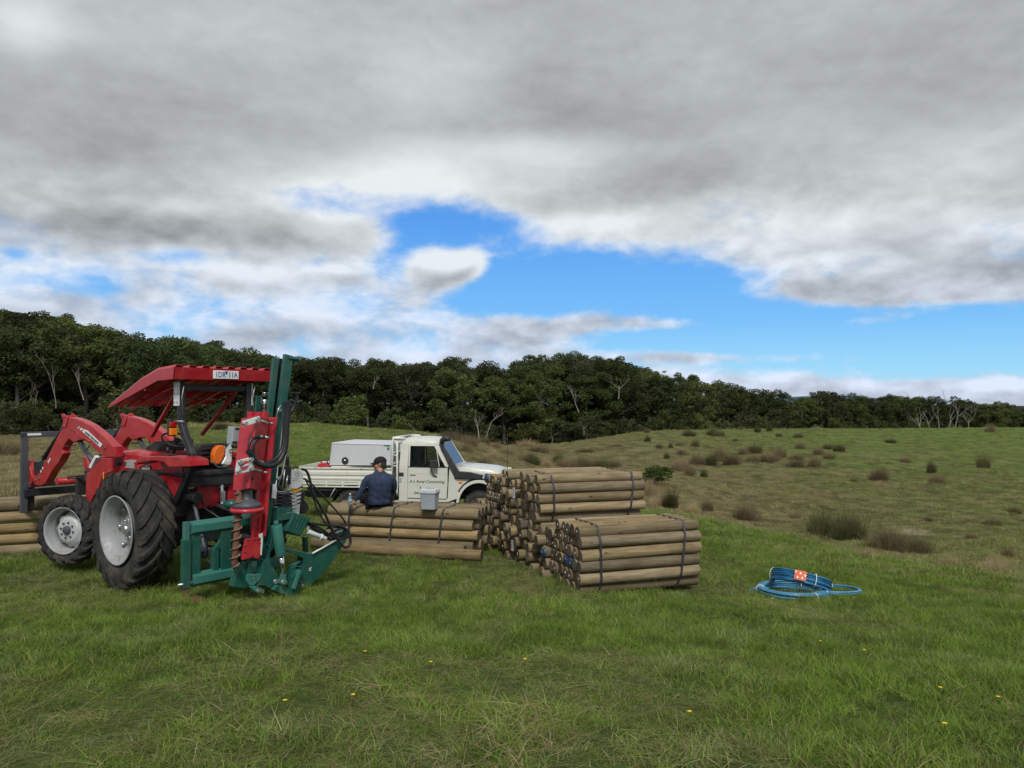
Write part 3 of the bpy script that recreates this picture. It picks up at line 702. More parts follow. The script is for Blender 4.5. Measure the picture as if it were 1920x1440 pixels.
# dead, bleached trees
def dead_tree(px, py, Y, hpx, label, seed, name='dead_tree', spread=.5, thick=1.0, cat='dead tree', group=None):
    rg = random.Random(seed); base = dep(px, py, Y); H = hpx / 1440 * Y
    r = empty(name, (base.x, base.y, base.z - .3), 0, label, cat, group)
    mt = MB(); ml = MB()
    def grow(p, d, L, rad, lev, mb):
        n = 4; pts = [p]; rr = [rad]
        for i in range(n):
            d = (d + Vector((rg.uniform(-1, 1), rg.uniform(-1, 1), rg.uniform(-.25, .45))) * .17).normalized(); p = p + d * (L / n); pts.append(p); rr.append(rad * (1 - .55 * (i + 1) / n))
        mb.tube(pts, rr, 5, cap=False)
        if lev > 0:
            for k in range(rg.choice([2, 3]) if lev > 1 else 2):
                q = pts[rg.choice([2, 3, 4])]; e = (d + Vector((rg.uniform(-1, 1), rg.uniform(-1, 1), rg.uniform(-.1, .5))) * spread * 1.7).normalized()
                grow(q, e, L * rg.uniform(.5, .8), rad * .48, lev - 1, ml)
    R0 = max(.10, H * .018) * thick
    grow(Vector((0, 0, 0)), Vector((rg.uniform(-.2, .2), 0, 1)).normalized(), H * .52, R0, 3, mt)
    mt.build('trunk', M['bark'], r); ml.build('limbs', M['bark'], r)
dead_tree(157, 745, 86, 66, 'bleached dead tree with two upswept limbs left of the tractor canopy', 4, spread=.4, thick=.7)
dead_tree(105, 760, 84, 90, 'tall thin dead tree against the dark forest at the left', 8, spread=.3, thick=.55)
dead_tree(60, 800, 84, 90, 'slim forked dead tree at the forest foot above the red loader', 15, spread=.35, thick=.55)
dead_tree(898, 820, 116, 80, 'bare forked dead tree, the left one of the pale pair above the white ute', 21, spread=.35)
dead_tree(912, 822, 117, 70, 'dead tree with a wide curved limb, right one of the pair above the ute', 25, spread=.6)
dead_tree(1085, 770, 124, 62, 'broken grey dead tree with tangled limbs in the middle of the forest', 31, spread=.7)
dead_tree(1160, 745, 128, 50, 'small grey dead tree high on the wooded hump', 35, spread=.6)
dead_tree(700, 725, 114, 28, 'short pale dead stem among the trees above the toolbox', 36, spread=.5, thick=.8)
for i, (px, h, sp) in enumerate([(1727, 62, .5), (1744, 50, .7), (1760, 56, .4), (1776, 58, .6), (1790, 66, .5), (1815, 56, .9)]):
    y = float(np.interp(px, FPX, FY0)) - 72
    dead_tree(px, 812, 150, h, ['leftmost bleached dead tree of the row standing behind the crest', 'crooked bleached dead tree second from the left in the row behind the crest', 'straight thin bleached tree, third from the left behind the crest', 'branching bleached dead tree, fourth from the left behind the crest',
              'tallest bleached dead tree in the row behind the crest', 'wide forked bleached dead tree at the right end of the row behind the crest'][i], 50 + i, spread=sp, thick=1.1, group='row of dead trees behind the crest')
dead_tree(1772, 752, 190, 34, 'lone leafless spindly tree rising above the far right treetops', 61, spread=.8, thick=.5)
dead_tree(1706, 748, 190, 22, 'twiggy leafless crown poking above the far right treetops', 63, spread=.8, thick=.5)
dead_tree(1095, 812, 120, 30, 'low dead fork at the valley bottom under the wooded hump', 64, spread=.9, thick=.6)
dead_tree(500, 790, 108, 40, 'grey dead trunk seen right of the post driver against the forest', 66, spread=.5)

# far range on the horizon, distance haze painted into its blue base colour
def far_range():
    N = 60; V = []; 
    for i in range(N + 1):
        t = i / N; x = 2600 + 2200 * t; h = (sin(pi * t) ** .8) * 82 + 6 * mnoise.noise(Vector((t * 6, 0, 0)))
        for (dy, z) in ((-350, -40), (0, h), (500, -40)): V.append((x, 9000 + dy + 100 * sin(t * 9), z))
    F = [(i * 3 + k, (i + 1) * 3 + k, (i + 1) * 3 + k + 1, i * 3 + k + 1) for i in range(N) for k in range(2)]
    me = np_mesh('far_range', V, F, paint('far_range_haze_blue', (.05, .085, .12), 1, dirt=0, scale=.01), True)
    tag(link(bpy.data.objects.new('hills', me)), kind='structure')
far_range()
# ------------------------------------------------------------------ grass (geometry nodes, uncountable)
def tuft_mesh(name, nb, rad, hmin, hmax, wid, lean, seed, flat=0, segs=3):
    rg = np.random.default_rng(seed); V = []; F = []; B = []
    for i in range(nb):
        a = rg.uniform(0, 2 * pi); r = rad * sqrt(rg.random()); x, y = r * cos(a), r * sin(a)
        h = rg.uniform(hmin, hmax); w = wid * rg.uniform(.6, 1.2); da = rg.uniform(0, 2 * pi); ln = lean * rg.uniform(.2, 1.3); tw = rg.uniform(0, pi)
        wx, wy = cos(tw) * w / 2, sin(tw) * w / 2; b0 = len(V); bl = rg.random()
        for k in range(segs + 1):
            t = k / segs; off = ln * h * t ** (1.6 if not flat else 1.0); z = h * t * (1 - .35 * ln * t) if not flat else h * (.12 + .25 * t * (1 - t) * 2) * flat
            ww = 1 - .9 * t
            cx, cy = x + cos(da) * off, y + sin(da) * off
            V += [(cx - wx * ww, cy - wy * ww, z - .01), (cx + wx * ww, cy + wy * ww, z - .01)]; B += [bl, bl]
        for k in range(segs): F.append((b0 + 2 * k, b0 + 2 * k + 1, b0 + 2 * k + 3, b0 + 2 * k + 2))
    me = np_mesh(name, V, F, M['grass'], False, {'blade': ('FLOAT', 'POINT', B)})
    return me
TUFTS = [tuft_mesh('tuft', 50, .10, .035, .095, .0060, 1.1, 1), tuft_mesh('tuft', 50, .10, .03, .08, .0058, 1.5, 2), tuft_mesh('tuft', 44, .07, .05, .13, .0062, .9, 3),
         tuft_mesh('tuft', 34, .13, .10, .22, .0042, 1.3, 4, flat=.35),           # matted thatch
         tuft_mesh('tuft', 3, .06, .16, .30, .0030, .8, 5), tuft_mesh('tuft', 36, .09, .03, .07, .0085, 1.3, 6),
         # wide, coarse tufts for the middle distance
         tuft_mesh('tuft', 90, .26, .05, .13, .011, 1.3, 7, segs=2), tuft_mesh('tuft', 80, .22, .06, .17, .010, 1.1, 8, segs=2)]
def make_grass():
    gc = bpy.data.collections.new('grass_tufts')
    for i, me in enumerate(TUFTS): gc.objects.link(bpy.data.objects.new('tuft_%02d' % i, me))
    X = []; Y = []
    rg = np.random.default_rng(99); pts = []; idx = []; scl = []
    def band(y0, y1, dens, umax, choices, probs, s0, s1):
        A = umax * (y1 ** 2 - y0 ** 2); n = int(A * dens)
        y = np.sqrt(rg.uniform(y0 ** 2, y1 ** 2, n)); u = rg.uniform(-umax, umax, n); x = u * y
        return x, y, rg.choice(choices, n, p=probs), rg.uniform(s0, s1, n)
    bands = [band(2.2, 5, 190, .95, [0, 1, 2, 3, 4, 5], [.29, .29, .12, .07, .05, .18], .8, 1.2),
             band(5, 8, 150, .85, [0, 1, 2, 3, 4, 5], [.30, .28, .13, .07, .04, .18], .85, 1.25),
             band(8, 13, 105, .82, [0, 1, 2, 3, 4, 5], [.30, .28, .16, .06, .03, .17], .9, 1.35),
             band(13, 20, 60, .8, [0, 1, 2, 4, 6], [.25, .25, .2, .03, .27], .9, 1.4),
             band(20, 32, 14, .8, [6, 7], [.6, .4], .8, 1.3), band(32, 60, 3.6, .8, [6, 7], [.6, .4], .9, 1.5), band(60, 112, .9, .78, [6, 7], [.7, .3], 1.0, 1.6)]
    x = np.concatenate([b[0] for b in bands]); y = np.concatenate([b[1] for b in bands]); idx = np.concatenate([b[2] for b in bands]); scl = np.concatenate([b[3] for b in bands])
    # patchiness
    pat = fbm(x * .9, y * .9, 4); th = fbm(x * .55 + 40, y * .75 + 3, 3)
    near = y < 20
    mat_ = near & (th > .575) & (rg.random(len(x)) < .75); idx[mat_ & (idx != 4)] = 3
    nomat = near & (th < .5) & (idx == 3); idx[nomat] = 1
    keep = np.ones(len(x), bool); keep &= ~(near & (pat < .30) & (rg.random(len(x)) < .55))
    scl = scl * (0.60 + .85 * np.clip((fbm(x * 2.3 + 7, y * 2.3, 3) - .25) / .5, 0, 1)) 
    px = 960 + 1440 * x / y; f0 = np.interp(px, FPX, FY0); keep &= y < f0 - 2
    for (cx, cy, r2) in BARE: keep &= np.hypot(x - cx, y - cy) > r2
    x, y, idx, scl, mat_ = x[keep], y[keep], idx[keep], scl[keep], mat_[keep]
    z = zland(x, y); n = len(x)
    dry = np.clip(dryness(x, y) + (fbm(x * .7 + 9, y * .7, 3) - .5) * .5, 0, 1); dry = np.where((idx == 3), np.clip(dry + .45, 0, 1), dry); dry = np.where(idx == 4, np.clip(dry + .7, 0, 1), dry)
    rot = np.stack([rg.normal(0, .12, n), rg.normal(0, .12, n), rg.uniform(0, 2 * pi, n)], 1)
    me = bpy.data.meshes.new('grass'); me.vertices.add(n); me.vertices.foreach_set('co', np.stack([x, y, z], 1).astype(np.float32).ravel())
    for nm, typ, d in (('dry', 'FLOAT', dry), ('rnd', 'FLOAT', rg.random(n)), ('scl', 'FLOAT', scl), ('idx', 'INT', idx.astype(np.int32)), ('rot', 'FLOAT_VECTOR', rot)):
        a = me.attributes.new(nm, typ, 'POINT'); a.data.foreach_set('vector' if typ == 'FLOAT_VECTOR' else 'value', np.ascontiguousarray(d, dtype=np.int32 if typ == 'INT' else np.float32).ravel())
    o = link(bpy.data.objects.new('grass', me)); tag(o, 'short green pasture grass with dry matted patches', 'grass', kind='stuff'); me.materials.append(M['grass'])
    nt = bpy.data.node_groups.new('grass_scatter', 'GeometryNodeTree')
    nt.interface.new_socket('Geometry', in_out='INPUT', socket_type='NodeSocketGeometry'); nt.interface.new_socket('Geometry', in_out='OUTPUT', socket_type='NodeSocketGeometry')
    N = nt.nodes; L = nt.links; gi = N.new('NodeGroupInput'); go = N.new('NodeGroupOutput')
    m2p = N.new('GeometryNodeMeshToPoints'); iop = N.new('GeometryNodeInstanceOnPoints'); ci = N.new('GeometryNodeCollectionInfo')
    ci.inputs['Collection'].default_value = gc; ci.inputs['Separate Children'].default_value = True; ci.inputs['Reset Children'].default_value = True
    def att(nm, typ):
        a = N.new('GeometryNodeInputNamedAttribute'); a.data_type = typ; a.inputs[0].default_value = nm; return a.outputs[0]
    L.new(gi.outputs[0], m2p.inputs[0]); L.new(m2p.outputs[0], iop.inputs['Points']); L.new(ci.outputs[0], iop.inputs['Instance'])
    iop.inputs['Pick Instance'].default_value = True; L.new(att('idx', 'INT'), iop.inputs['Instance Index'])
    L.new(att('rot', 'FLOAT_VECTOR'), iop.inputs['Rotation']); L.new(att('scl', 'FLOAT'), iop.inputs['Scale'])
    L.new(iop.outputs[0], go.inputs[0])
    md = o.modifiers.new('scatter', 'NODES'); md.node_group = nt
    print('grass tufts', n)
BARE = []
for (px, py, Y, r_) in [(542, 1222, 5.6, .11), (572, 1232, 5.5, .08), (1690, 1295, 4.7, .16), (1450, 1290, 4.75, .12), (1180, 1225, 5.6, .1), (655, 1190, 6.1, .12)]:
    p = dep(px, py, Y); BARE.append((p.x, p.y, r_))
make_grass()

# ------------------------------------------------------------------ rush tussocks, one object each
def rush_mesh(name, mat, nb, rad, h, w, lean, seed):
    """a drift of several crowded clumps, each a dome of fine stems"""
    rg = np.random.default_rng(seed); V = []; F = []
    cl = [(0, 0, 1.0)] + [(rad * .62 * cos(a), rad * .5 * sin(a), rg.uniform(.5, .95)) for a in rg.uniform(0, 6.28, 5)]
    for i in range(nb):
        cx0, cy0, ch = cl[int(rg.integers(0, len(cl)))]; a = rg.uniform(0, 2 * pi); q = sqrt(rg.random()); r = rad * .42 * q; x, y = cx0 + r * cos(a), cy0 + r * sin(a)
        hh = h * ch * rg.uniform(.45, 1.0) * (1 - .3 * q * q); ln = lean * (q * 1.1 + .1) * rg.uniform(.2, 1.3); da = a + rg.uniform(-.7, .7); tw = rg.uniform(0, pi); ww = w * rg.uniform(.6, 1.2); b0 = len(V)
        for t in (0, .5, 1):
            o = ln * hh * t ** 1.7; k = 1 - .75 * t; cx, cy, cz = x + cos(da) * o, y + sin(da) * o, hh * t * (1 - .25 * ln * t)
            V += [(cx - cos(tw) * ww / 2 * k, cy - sin(tw) * ww / 2 * k, cz - .05), (cx + cos(tw) * ww / 2 * k, cy + sin(tw) * ww / 2 * k, cz - .05)]
        F += [(b0, b0 + 1, b0 + 3, b0 + 2), (b0 + 2, b0 + 3, b0 + 5, b0 + 4)]
    return np_mesh(name, V, F, mat)
RUSH = {'b': [rush_mesh('rush_tussock', M['rush'], 1300, .5, .8, .013, .8, 100 + i) for i in range(3)], 'g': [rush_mesh('rush_tussock', M['rushg'], 1400, .5, .95, .013, .5, 110 + i) for i in range(3)],
        's': [rush_mesh('rush_tussock', M['straw'], 900, .5, .6, .012, 1.0, 120 + i) for i in range(2)]}
def hit(px, py, y0=4, y1=130):
    d = ray(px, py); last = None
    for k in range(400):
        Y = y0 * (y1 / y0) ** (k / 399); P = Vector((0, 0, CAMZ)) + d * (Y / d.y)
        if P.z < zl(P.x, P.y): return P.x, P.y
    return None
def rush(px, py, wpx, hpx, kind, label, group):
    h = hit(px, py)
    if h is None: return
    x, y = h; rg = random.Random(int(px * 7 + py)); v = rg.choice(RUSH[kind]); o = bpy.data.objects.new('rush_tussock', v); link(o)
    w = wpx / 1440 * y / .95; hh = hpx / 1440 * y / (.8 if kind == 'b' else .95 if kind == 'g' else .6) * 1.75
    o.location = (x, y, zl(x, y) - .03); o.scale = (w, w * .9, hh); o.rotation_euler = (0, 0, rg.uniform(0, 6)); tag(o, label, 'tussock', group)
G1 = 'rush tussocks on the far slope'
named = [
 (1545, 1003, 66, 42, 'g', 'tall dark green rush clump, left half of the big pair below the slope'), (1592, 1014, 64, 48, 'g', 'tall dark green rush clump, right half of the big pair below the slope'),
 (1668, 1030, 74, 36, 'b', 'broad brown rush clump right of the tall green pair'), (1722, 1040, 50, 32, 'b', 'drooping brown rush clump at the right end of the gully clumps'),
 (1262, 956, 34, 32, 'g', 'green rush clump right of the small bush'), (1400, 975, 50, 30, 'b', 'reddish brown rush clump at the edge of the near grass'),
 (1747, 888, 18, 20, 'g', 'dark upright tussock, upper one of the pair on the right slope'), (1757, 905, 26, 16, 'b', 'brown tussock, lower one of the pair on the right slope'),
 (1845, 877, 22, 22, 'g', 'lone dark tussock standing on the green slope at the far right'), (1650, 900, 34, 22, 'b', 'brown tussock with pale skirt in the middle of the right slope'), (1652, 914, 24, 12, 's', 'pale straw tussock just below the brown one on the right slope'),
 (1698, 868, 20, 12, 'b', 'small brown tussock left of the lone dark one'), (1422, 811, 14, 10, 'g', 'dark tussock on the crest, left one of two side by side'), (1442, 809, 11, 10, 'g', 'dark tussock on the crest, right one of two side by side'),
 (1856, 811, 18, 14, 'b', 'reddish tussock on the crest near the right edge'), (1890, 1048, 24, 20, 'b', 'brown tussock near the right edge below the gully'), (1868, 1078, 60, 34, 's', 'large straw coloured grass clump at the right edge of the near field'),
 (1300, 960, 30, 20, 's', 'straw clump beside the green rush right of the log bundles'), (1325, 958, 26, 20, 'b', 'brown clump between the straw clump and the reddish one'),
 (1488, 974, 22, 12, 'b', 'small dark tussock left of the tall green pair'), (1210, 925, 60, 26, 's', 'straw tussock in front of the small bush'), (1238, 948, 40, 22, 's', 'tall straw grass below the small bush'),
 (412, 806, 28, 14, 'b', 'brown tussock on the skyline behind the tractor seat'), (640, 795, 30, 10, 'b', 'brown tussock on the crest above the toolbox'), (728, 802, 10, 12, 'g', 'dark narrow tussock on the crest above the cab'),
 (15, 852, 60, 26, 'b', 'rust brown clump at the left edge behind the loader')]
for a in named: rush(*a[:5], a[5], None)
rest = [(1213, 812, 12, 8, 'b'), (1214, 828, 12, 10, 'g'), (1236, 842, 12, 10, 'b'), (1258, 841, 10, 10, 'g'), (1275, 836, 16, 8, 'b'), (1305, 838, 20, 12, 'b'), (1290, 818, 30, 12, 'g'), (1335, 816, 24, 12, 'g'), (1348, 818, 22, 12, 'b'),
 (1379, 828, 12, 6, 'b'), (1461, 819, 12, 8, 'b'), (1497, 821, 18, 9, 'b'), (1500, 842, 22, 12, 'b'), (1553, 842, 20, 11, 'b'), (1571, 847, 24, 13, 'g'), (1535, 853, 20, 12, 'b'), (1554, 860, 22, 12, 'b'), (1527, 875, 24, 18, 'b'), (1495, 862, 26, 10, 'b'),
 (1492, 877, 30, 14, 'b'), (1250, 861, 12, 12, 'g'), (1278, 853, 20, 12, 'b'), (1350, 866, 30, 26, 'b'), (1372, 872, 34, 20, 'b'), (1336, 874, 24, 22, 'g'), (1308, 872, 28, 18, 'b'), (1276, 884, 34, 20, 'b'), (1293, 893, 20, 20, 'b'), (1320, 895, 14, 14, 'g'),
 (1395, 852, 22, 12, 'b'), (1418, 852, 34, 16, 'g'), (1410, 866, 26, 14, 'b'), (1440, 866, 40, 18, 'b'), (1462, 860, 26, 18, 'b'), (1352, 897, 18, 12, 's'), (1671, 830, 18, 7, 'g'), (1390, 806, 12, 5, 'b'), (1530, 806, 22, 6, 's'), (1230, 884, 18, 12, 'b'),
 (1000, 870, 24, 20, 'g'), (1045, 868, 20, 16, 'g'), (1060, 880, 40, 20, 'b'), (1090, 882, 44, 20, 'b'), (1120, 880, 40, 18, 'g'), (1145, 876, 40, 16, 'b'), (1020, 878, 26, 18, 's'), (1170, 890, 34, 18, 's'), (1090, 866, 30, 12, 's'),
 (840, 822, 30, 14, 'b'), (862, 828, 34, 16, 'b'), (880, 836, 36, 18, 'b'), (905, 834, 26, 16, 'b'), (930, 842, 26, 16, 's'), (852, 842, 30, 18, 's'), (876, 848, 30, 16, 'b'), (912, 836, 16, 16, 'g'), (925, 858, 28, 14, 's'), (950, 852, 34, 16, 's'), (975, 862, 34, 16, 's'),
 (812, 812, 30, 12, 'b'), (790, 808, 26, 10, 's'), (905, 880, 26, 20, 'b'), (690, 800, 24, 12, 'b'), (668, 798, 18, 9, 'b'), (708, 801, 20, 10, 's'), (590, 796, 20, 7, 's'), (370, 802, 30, 8, 's'), (430, 800, 26, 8, 's'), (895, 815, 40, 12, 'b'), (940, 826, 50, 14, 's'), (985, 838, 50, 14, 's'),
 (1010, 848, 40, 12, 'b'), (1040, 846, 30, 10, 's'), (1100, 848, 34, 8, 'b'), (1150, 838, 40, 8, 's'), (1620, 1046, 40, 18, 's'), (1780, 1060, 44, 20, 's'), (1820, 1010, 20, 10, 'b'), (1860, 985, 30, 12, 'b'), (1900, 965, 26, 12, 'b'), (1740, 978, 20, 10, 'b'), (1600, 905, 16, 7, 'b'),
 (25, 905, 50, 22, 's'), (70, 900, 40, 16, 's'), (130, 880, 40, 14, 's'), (230, 850, 40, 12, 's'), (170, 860, 36, 12, 's'), (40, 870, 40, 16, 's'), (260, 830, 40, 10, 's')]
lab = {'b': ('brown rush tussock dotted over the slopes beyond the gully', 'brown rush tussocks'), 'g': ('dark green rush tussock dotted over the slopes beyond the gully', 'dark green rush tussocks'), 's': ('pale straw tussock growing in the gully and on the crests', 'straw tussocks')}
for a in rest: rush(*a, *lab[a[4]])
# the small round bush in the gully
cm, tips = crown_mesh('foliage', M['bushleaf'], 1.9, 1.25, 34, 800, .35, .085, 300)
hx, hy = hit(1230, 912); b = empty('bush', (hx, hy, zl(hx, hy) - .05), .4, 'small rounded bright green bush in the gully right of the log bundles', 'bush')
link(bpy.data.objects.new('foliage', cm), b); link(bpy.data.objects.new('stem', trunk_mesh('stem', 1.7, tips, .05, None, .5, 5)), b); b.scale = [hy / 1440 * 64 / 2.6 * q for q in (1.15, 1.15, .72)]
# dandelions
FL = [(532, 1328, 5.0), (660, 1316, 5.1), (683, 1228, 6.2), (806, 1250, 5.9), (983, 1243, 6.2), (1291, 1346, 4.6), (1537, 1205, 6.4), (1620, 1225, 6.0), (1762, 1299, 4.9), (1870, 1317, 4.7), (1770, 1372, 4.2)]
for i, (px, py, Y) in enumerate(FL):
    x, y = hit(px, py + 12) or (0, 5); mb = MB(); zz = .09
    mb.tube([(0, 0, -.02), (.004, 0, .06), (.008, .003, zz)], .0018, 5, 0)
    for k in range(9):
        a = k * 2 * pi / 9; mb.add([(.008, .003, zz), (.008 + .013 * cos(a - .3), .003 + .013 * sin(a - .3), zz + .006), (.008 + .019 * cos(a), .003 + .019 * sin(a), zz + .004), (.008 + .013 * cos(a + .3), .003 + .013 * sin(a + .3), zz + .006)], [(0, 1, 2, 3)], 1)
    o = mb.build('dandelion', [M['rushg'], M['bead']]); o.location = (x, y, zl(x, y)); o.scale = (.75,) * 3; tag(o, 'tiny yellow dandelion flower in the foreground grass', 'flower', 'yellow flowers scattered in the near grass')
# ------------------------------------------------------------------ tractor
T = Fr(-4.25, 10.31, -.66, 52)
T.o.z = -.66
def tyre(R, w, rimR, nl, parent, lugh=.035, bw=.036, sweep=.42):
    mb = MB(); h = w / 2; s = R - lugh
    prof = [(h * .62, rimR - .01), (h * .80, rimR + .02), (h * .98, rimR + (s - rimR) * .35), (h * 1.0, rimR + (s - rimR) * .6), (h * .93, s - .045), (h * .78, s - .012), (h * .4, s), (0, s + .004)]
    prof = prof + [(-a, b) for a, b in prof[::-1][1:]]
    mb.lathe(prof, n=64)
    for side in (-1, 1):
        for k in range(nl):
            a0 = 2 * pi * (k + (.5 if side > 0 else 0)) / nl; rings = []
            for t, ro, ri in [(-.06, R, s - .02), (.25, R, s - .02), (.55, R - .004, s - .02), (.85, R - .018, s - .03), (1.0, R - .05, s - .075), (1.03, R - .105, s - .13)]:
                a = a0 + sweep * (t ** .85 if t > 0 else t); x = side * h * min(t, 1.02) * (1.0 if t < .99 else 1.015); d = bw / R * (1.15 if t > .8 else 1); 
                rings.append([Vector((x, r * cos(a + q), r * sin(a + q))) for r, q in ((ri, -d * 1.5), (ro, -d), (ro, d), (ri, d * 1.5))])
            mb.loft(rings, smooth=False)
    return mb.build('tyre', M['rubber'], parent, bevel=.006, seg=1)
def wheel_rear(x, side):
    W = empty('rear_wheel', (x, 0, .735)); 
    ty = tyre(.74, .44, .42, 20, W)
    h = .2; mb = MB(); s = side
    mb.lathe([(s * h, .425), (s * (h + .012), .43), (s * (h + .014), .415), (s * (h - .02), .395), (s * (h - .05), .385), (s * (h - .08), .355), (s * -.1, .352), (s * -.13, .385), (s * -h, .40)], n=56)
    mb.lathe([(s * -.02, .353), (s * -.04, .30), (s * -.02, .22), (s * .03, .17), (s * .03, .0)], n=40)
    mb.build('rim', M['silver'], W)
    m2 = MB(); m2.tube([(s * .02, 0, 0), (s * .12, 0, 0)], .055, 16); 
    for k in range(8):
        a = 2 * pi * k / 8 + .2; m2.tube([(s * .03, .115 * cos(a), .115 * sin(a)), (s * .075, .115 * cos(a), .115 * sin(a))], .014, 6)
    for k in range(8):
        a = 2 * pi * k / 8; m2.tube([(s * -.03, .31 * cos(a), .31 * sin(a)), (s * .03, .31 * cos(a), .31 * sin(a))], .02, 6)
    m2.build('hub', M['steel'], W); return W
def wheel_front(x, y, side, steer):
    W = empty('front_wheel', (x, y, .495), steer)
    tyre(.50, .29, .325, 17, W, .03, .026, .44); s = side; h = .13; mb = MB()
    mb.lathe([(s * h, .33), (s * (h + .008), .337), (s * (h + .01), .325), (s * (h - .02), .305), (s * (h - .06), .30), (s * (h - .09), .275), (s * -.12, .27), (s * -h, .32)], n=48)
    mb.build('rim', M['silver'], W); m3 = MB()
    rings = []
    for (t, r, wav) in [(-.03, .235, 0), (.0, .23, 1), (.005, .20, 0), (.045, .175, 0), (.052, .15, 0), (.052, .06, 0)]:
        rings.append([Vector((s * t, (r + wav * .022 * cos(8 * a)) * cos(a), (r + wav * .022 * cos(8 * a)) * sin(a))) for a in [2 * pi * k / 48 for k in range(48)]])
    m3.loft(rings, cap=False); m3.build('wheel_disc', M['rimwhite'], W)
    m2 = MB(); m2.lathe([(s * .04, .062), (s * .085, .058), (s * .095, .045), (s * .095, 0)], n=24)
    for k in range(8):
        a = 2 * pi * k / 8 + .2; m2.tube([(s * .05, .108 * cos(a), .108 * sin(a)), (s * .075, .108 * cos(a), .108 * sin(a))], .013, 6)
    m2.build('hub', M['dkgrey'], W); return W

def tractor():
    root = empty('tractor', T.o, T.a, 'red farm tractor with a front loader, curved red canopy and post driver on its back', 'tractor')
    def B(mb, name, mat, bevel=0, parent=None, **k): return mb.build(name, M[mat] if isinstance(mat, str) else mat, parent or root, bevel=bevel, **k)
    for x, s in ((-.82, -1), (.82, 1)): wheel_rear(x, s).parent = root
    wheel_front(-.70, 2.08, -1, R_(23)).parent = root; wheel_front(.70, 2.08, 1, R_(21)).parent = root
    # hood
    mb = MB()
    def ring(y, w, zb, zt, r=.07):
        return [Vector((x, y, z)) for x, z in ((-w, zb), (-w, zt - r), (-w + r * .3, zt - r * .3), (-w + r, zt), (w - r, zt), (w - r * .3, zt - r * .3), (w, zt - r), (w, zb))]
    mb.loft([ring(.55, .36, 1.22, 1.64), ring(1.0, .35, 1.2, 1.66), ring(1.7, .32, 1.12, 1.60), ring(2.35, .29, 1.02, 1.50), ring(2.62, .26, .95, 1.38), ring(2.70, .22, .95, 1.28)], smooth=False)
    hood = B(mb, 'bonnet', 'red', .02)
    mb = MB(); mb.prism([(-.356, .50, 1.52), (-.352, 1.05, 1.52), (-.338, 1.5, 1.475), (-.334, 1.62, 1.405), (-.342, 1.3, 1.40), (-.354, .50, 1.41)], (-.012, 0, 0)); band = B(mb, 'side_band', 'decalgrey', parent=hood)
    text('FERGUSON', (-.372, .90, 1.44), (0, -1, .0), (0, 0, 1), .075, M['ink'], hood, bold=.0016, xs=1.15)
    text('MASSEY', (-.366, 1.42, 1.425), (0, -1, .03), (0, 0, 1), .07, M['ink'], hood, bold=.0016, xs=1.15)
    mb = MB(); mb.box((0, 2.715, 1.12), (.36, .02, .3)); 
    for k in range(6): mb.box((0, 2.73, 1.0 + k * .045), (.34, .014, .012))
    B(mb, 'grille', 'blackp', parent=hood)
    # engine, gearbox, axles
    mb = MB(); mb.box((0, 1.5, .92), (.46, 1.9, .55)); mb.box((0, .45, .78), (.42, 1.2, .55)); mb.box((0, -.15, .80), (.50, .75, .55)); mb.box((0, -.15, .735), (1.22, .22, .24)); mb.tube([(-.62, 0, .735), (.62, 0, .735)], .13, 14)
    mb.box((-.28, 1.35, 1.0), (.14, .5, .22)); mb.tube([(-.3, 1.0, 1.0), (-.3, 1.7, 1.03)], .05); mb.box((.28, 1.3, .95), (.12, .6, .25)); mb.box((0, 2.35, .72), (.5, .7, .3)); B(mb, 'engine_and_gearbox', 'black', .015)
    mb = MB(); mb.bar((-.62, 2.08, .50), (.62, 2.08, .50), .13, .13); mb.tube([(-.6, 2.08, .35), (-.6, 2.08, .68)], .06); mb.tube([(.6, 2.08, .35), (.6, 2.08, .68)], .06); mb.box((0, 2.08, .52), (.3, .3, .24)); B(mb, 'front_axle', 'black', .01)
    # red belly panels seen from behind
    mb = MB(); mb.box((-.12, -.50, 1.17), (.30, .1, .42)); mb.box((.28, -.52, 1.17), (.26, .1, .42)); B(mb, 'rear_cover', 'red', .015)
    mb = MB(); mb.box((0, -.55, 1.42), (1.05, .22, .06)); mb.box((0, -.12, 1.40), (1.0, .9, .05)); mb.box((0, -.6, 1.33), (.9, .06, .16)); mb.box((0, -.40, .95), (.56, .25, .5)); B(mb, 'rear_platform', 'black', .01)
    # fenders, traced side outline
    def fender(s):
        f = MB(); q = [c1(1330, 1222), c1(1375, 1180), c1(1450, 1152), c1(1600, 1148), c1(1800, 1158), c1(1882, 1188), c1(1890, 1252), c1(1690, 1258), c1(1640, 1212), c1(1560, 1192), c1(1470, 1198), c1(1390, 1216), c1(1352, 1232)]
        P = T.xs(q, -.68); P = [Vector((s * .68, p.y, p.z)) for p in P]; f.prism(P, (-s * .26, 0, 0))
        q2 = T.xs([c1(1885, 1252), c2(1830, 80), c2(1795, 330), c2(1740, 390), c2(1690, 300), c2(1640, 190), c1(1600, 1200), c1(1500, 1215), c1(1400, 1260), c1(1340, 1400), c1(1340, 1240), c1(1450, 1170)], -.50)
        f.prism([Vector((s * .50, p.y, p.z)) for p in q2], (-s * .03, 0, 0))
        o = B(f, 'fender', 'red', .012); g = MB(); g.box((s * .55, -.35, 1.66), (.10, .22, .014)); g.build('grab_pad', M['blackp'], o, bevel=.004); return o
    fl = fender(-1); fender(1)
    # seat
    mb = MB(); mb.box((0, -.12, 1.50), (.46, .42, .09)); mb.box((0, -.18, 1.44), (.3, .3, .06)); B(mb, 'seat', 'blackp', .03, seg=3)
    mb = MB()
    ys = []
    sec = []
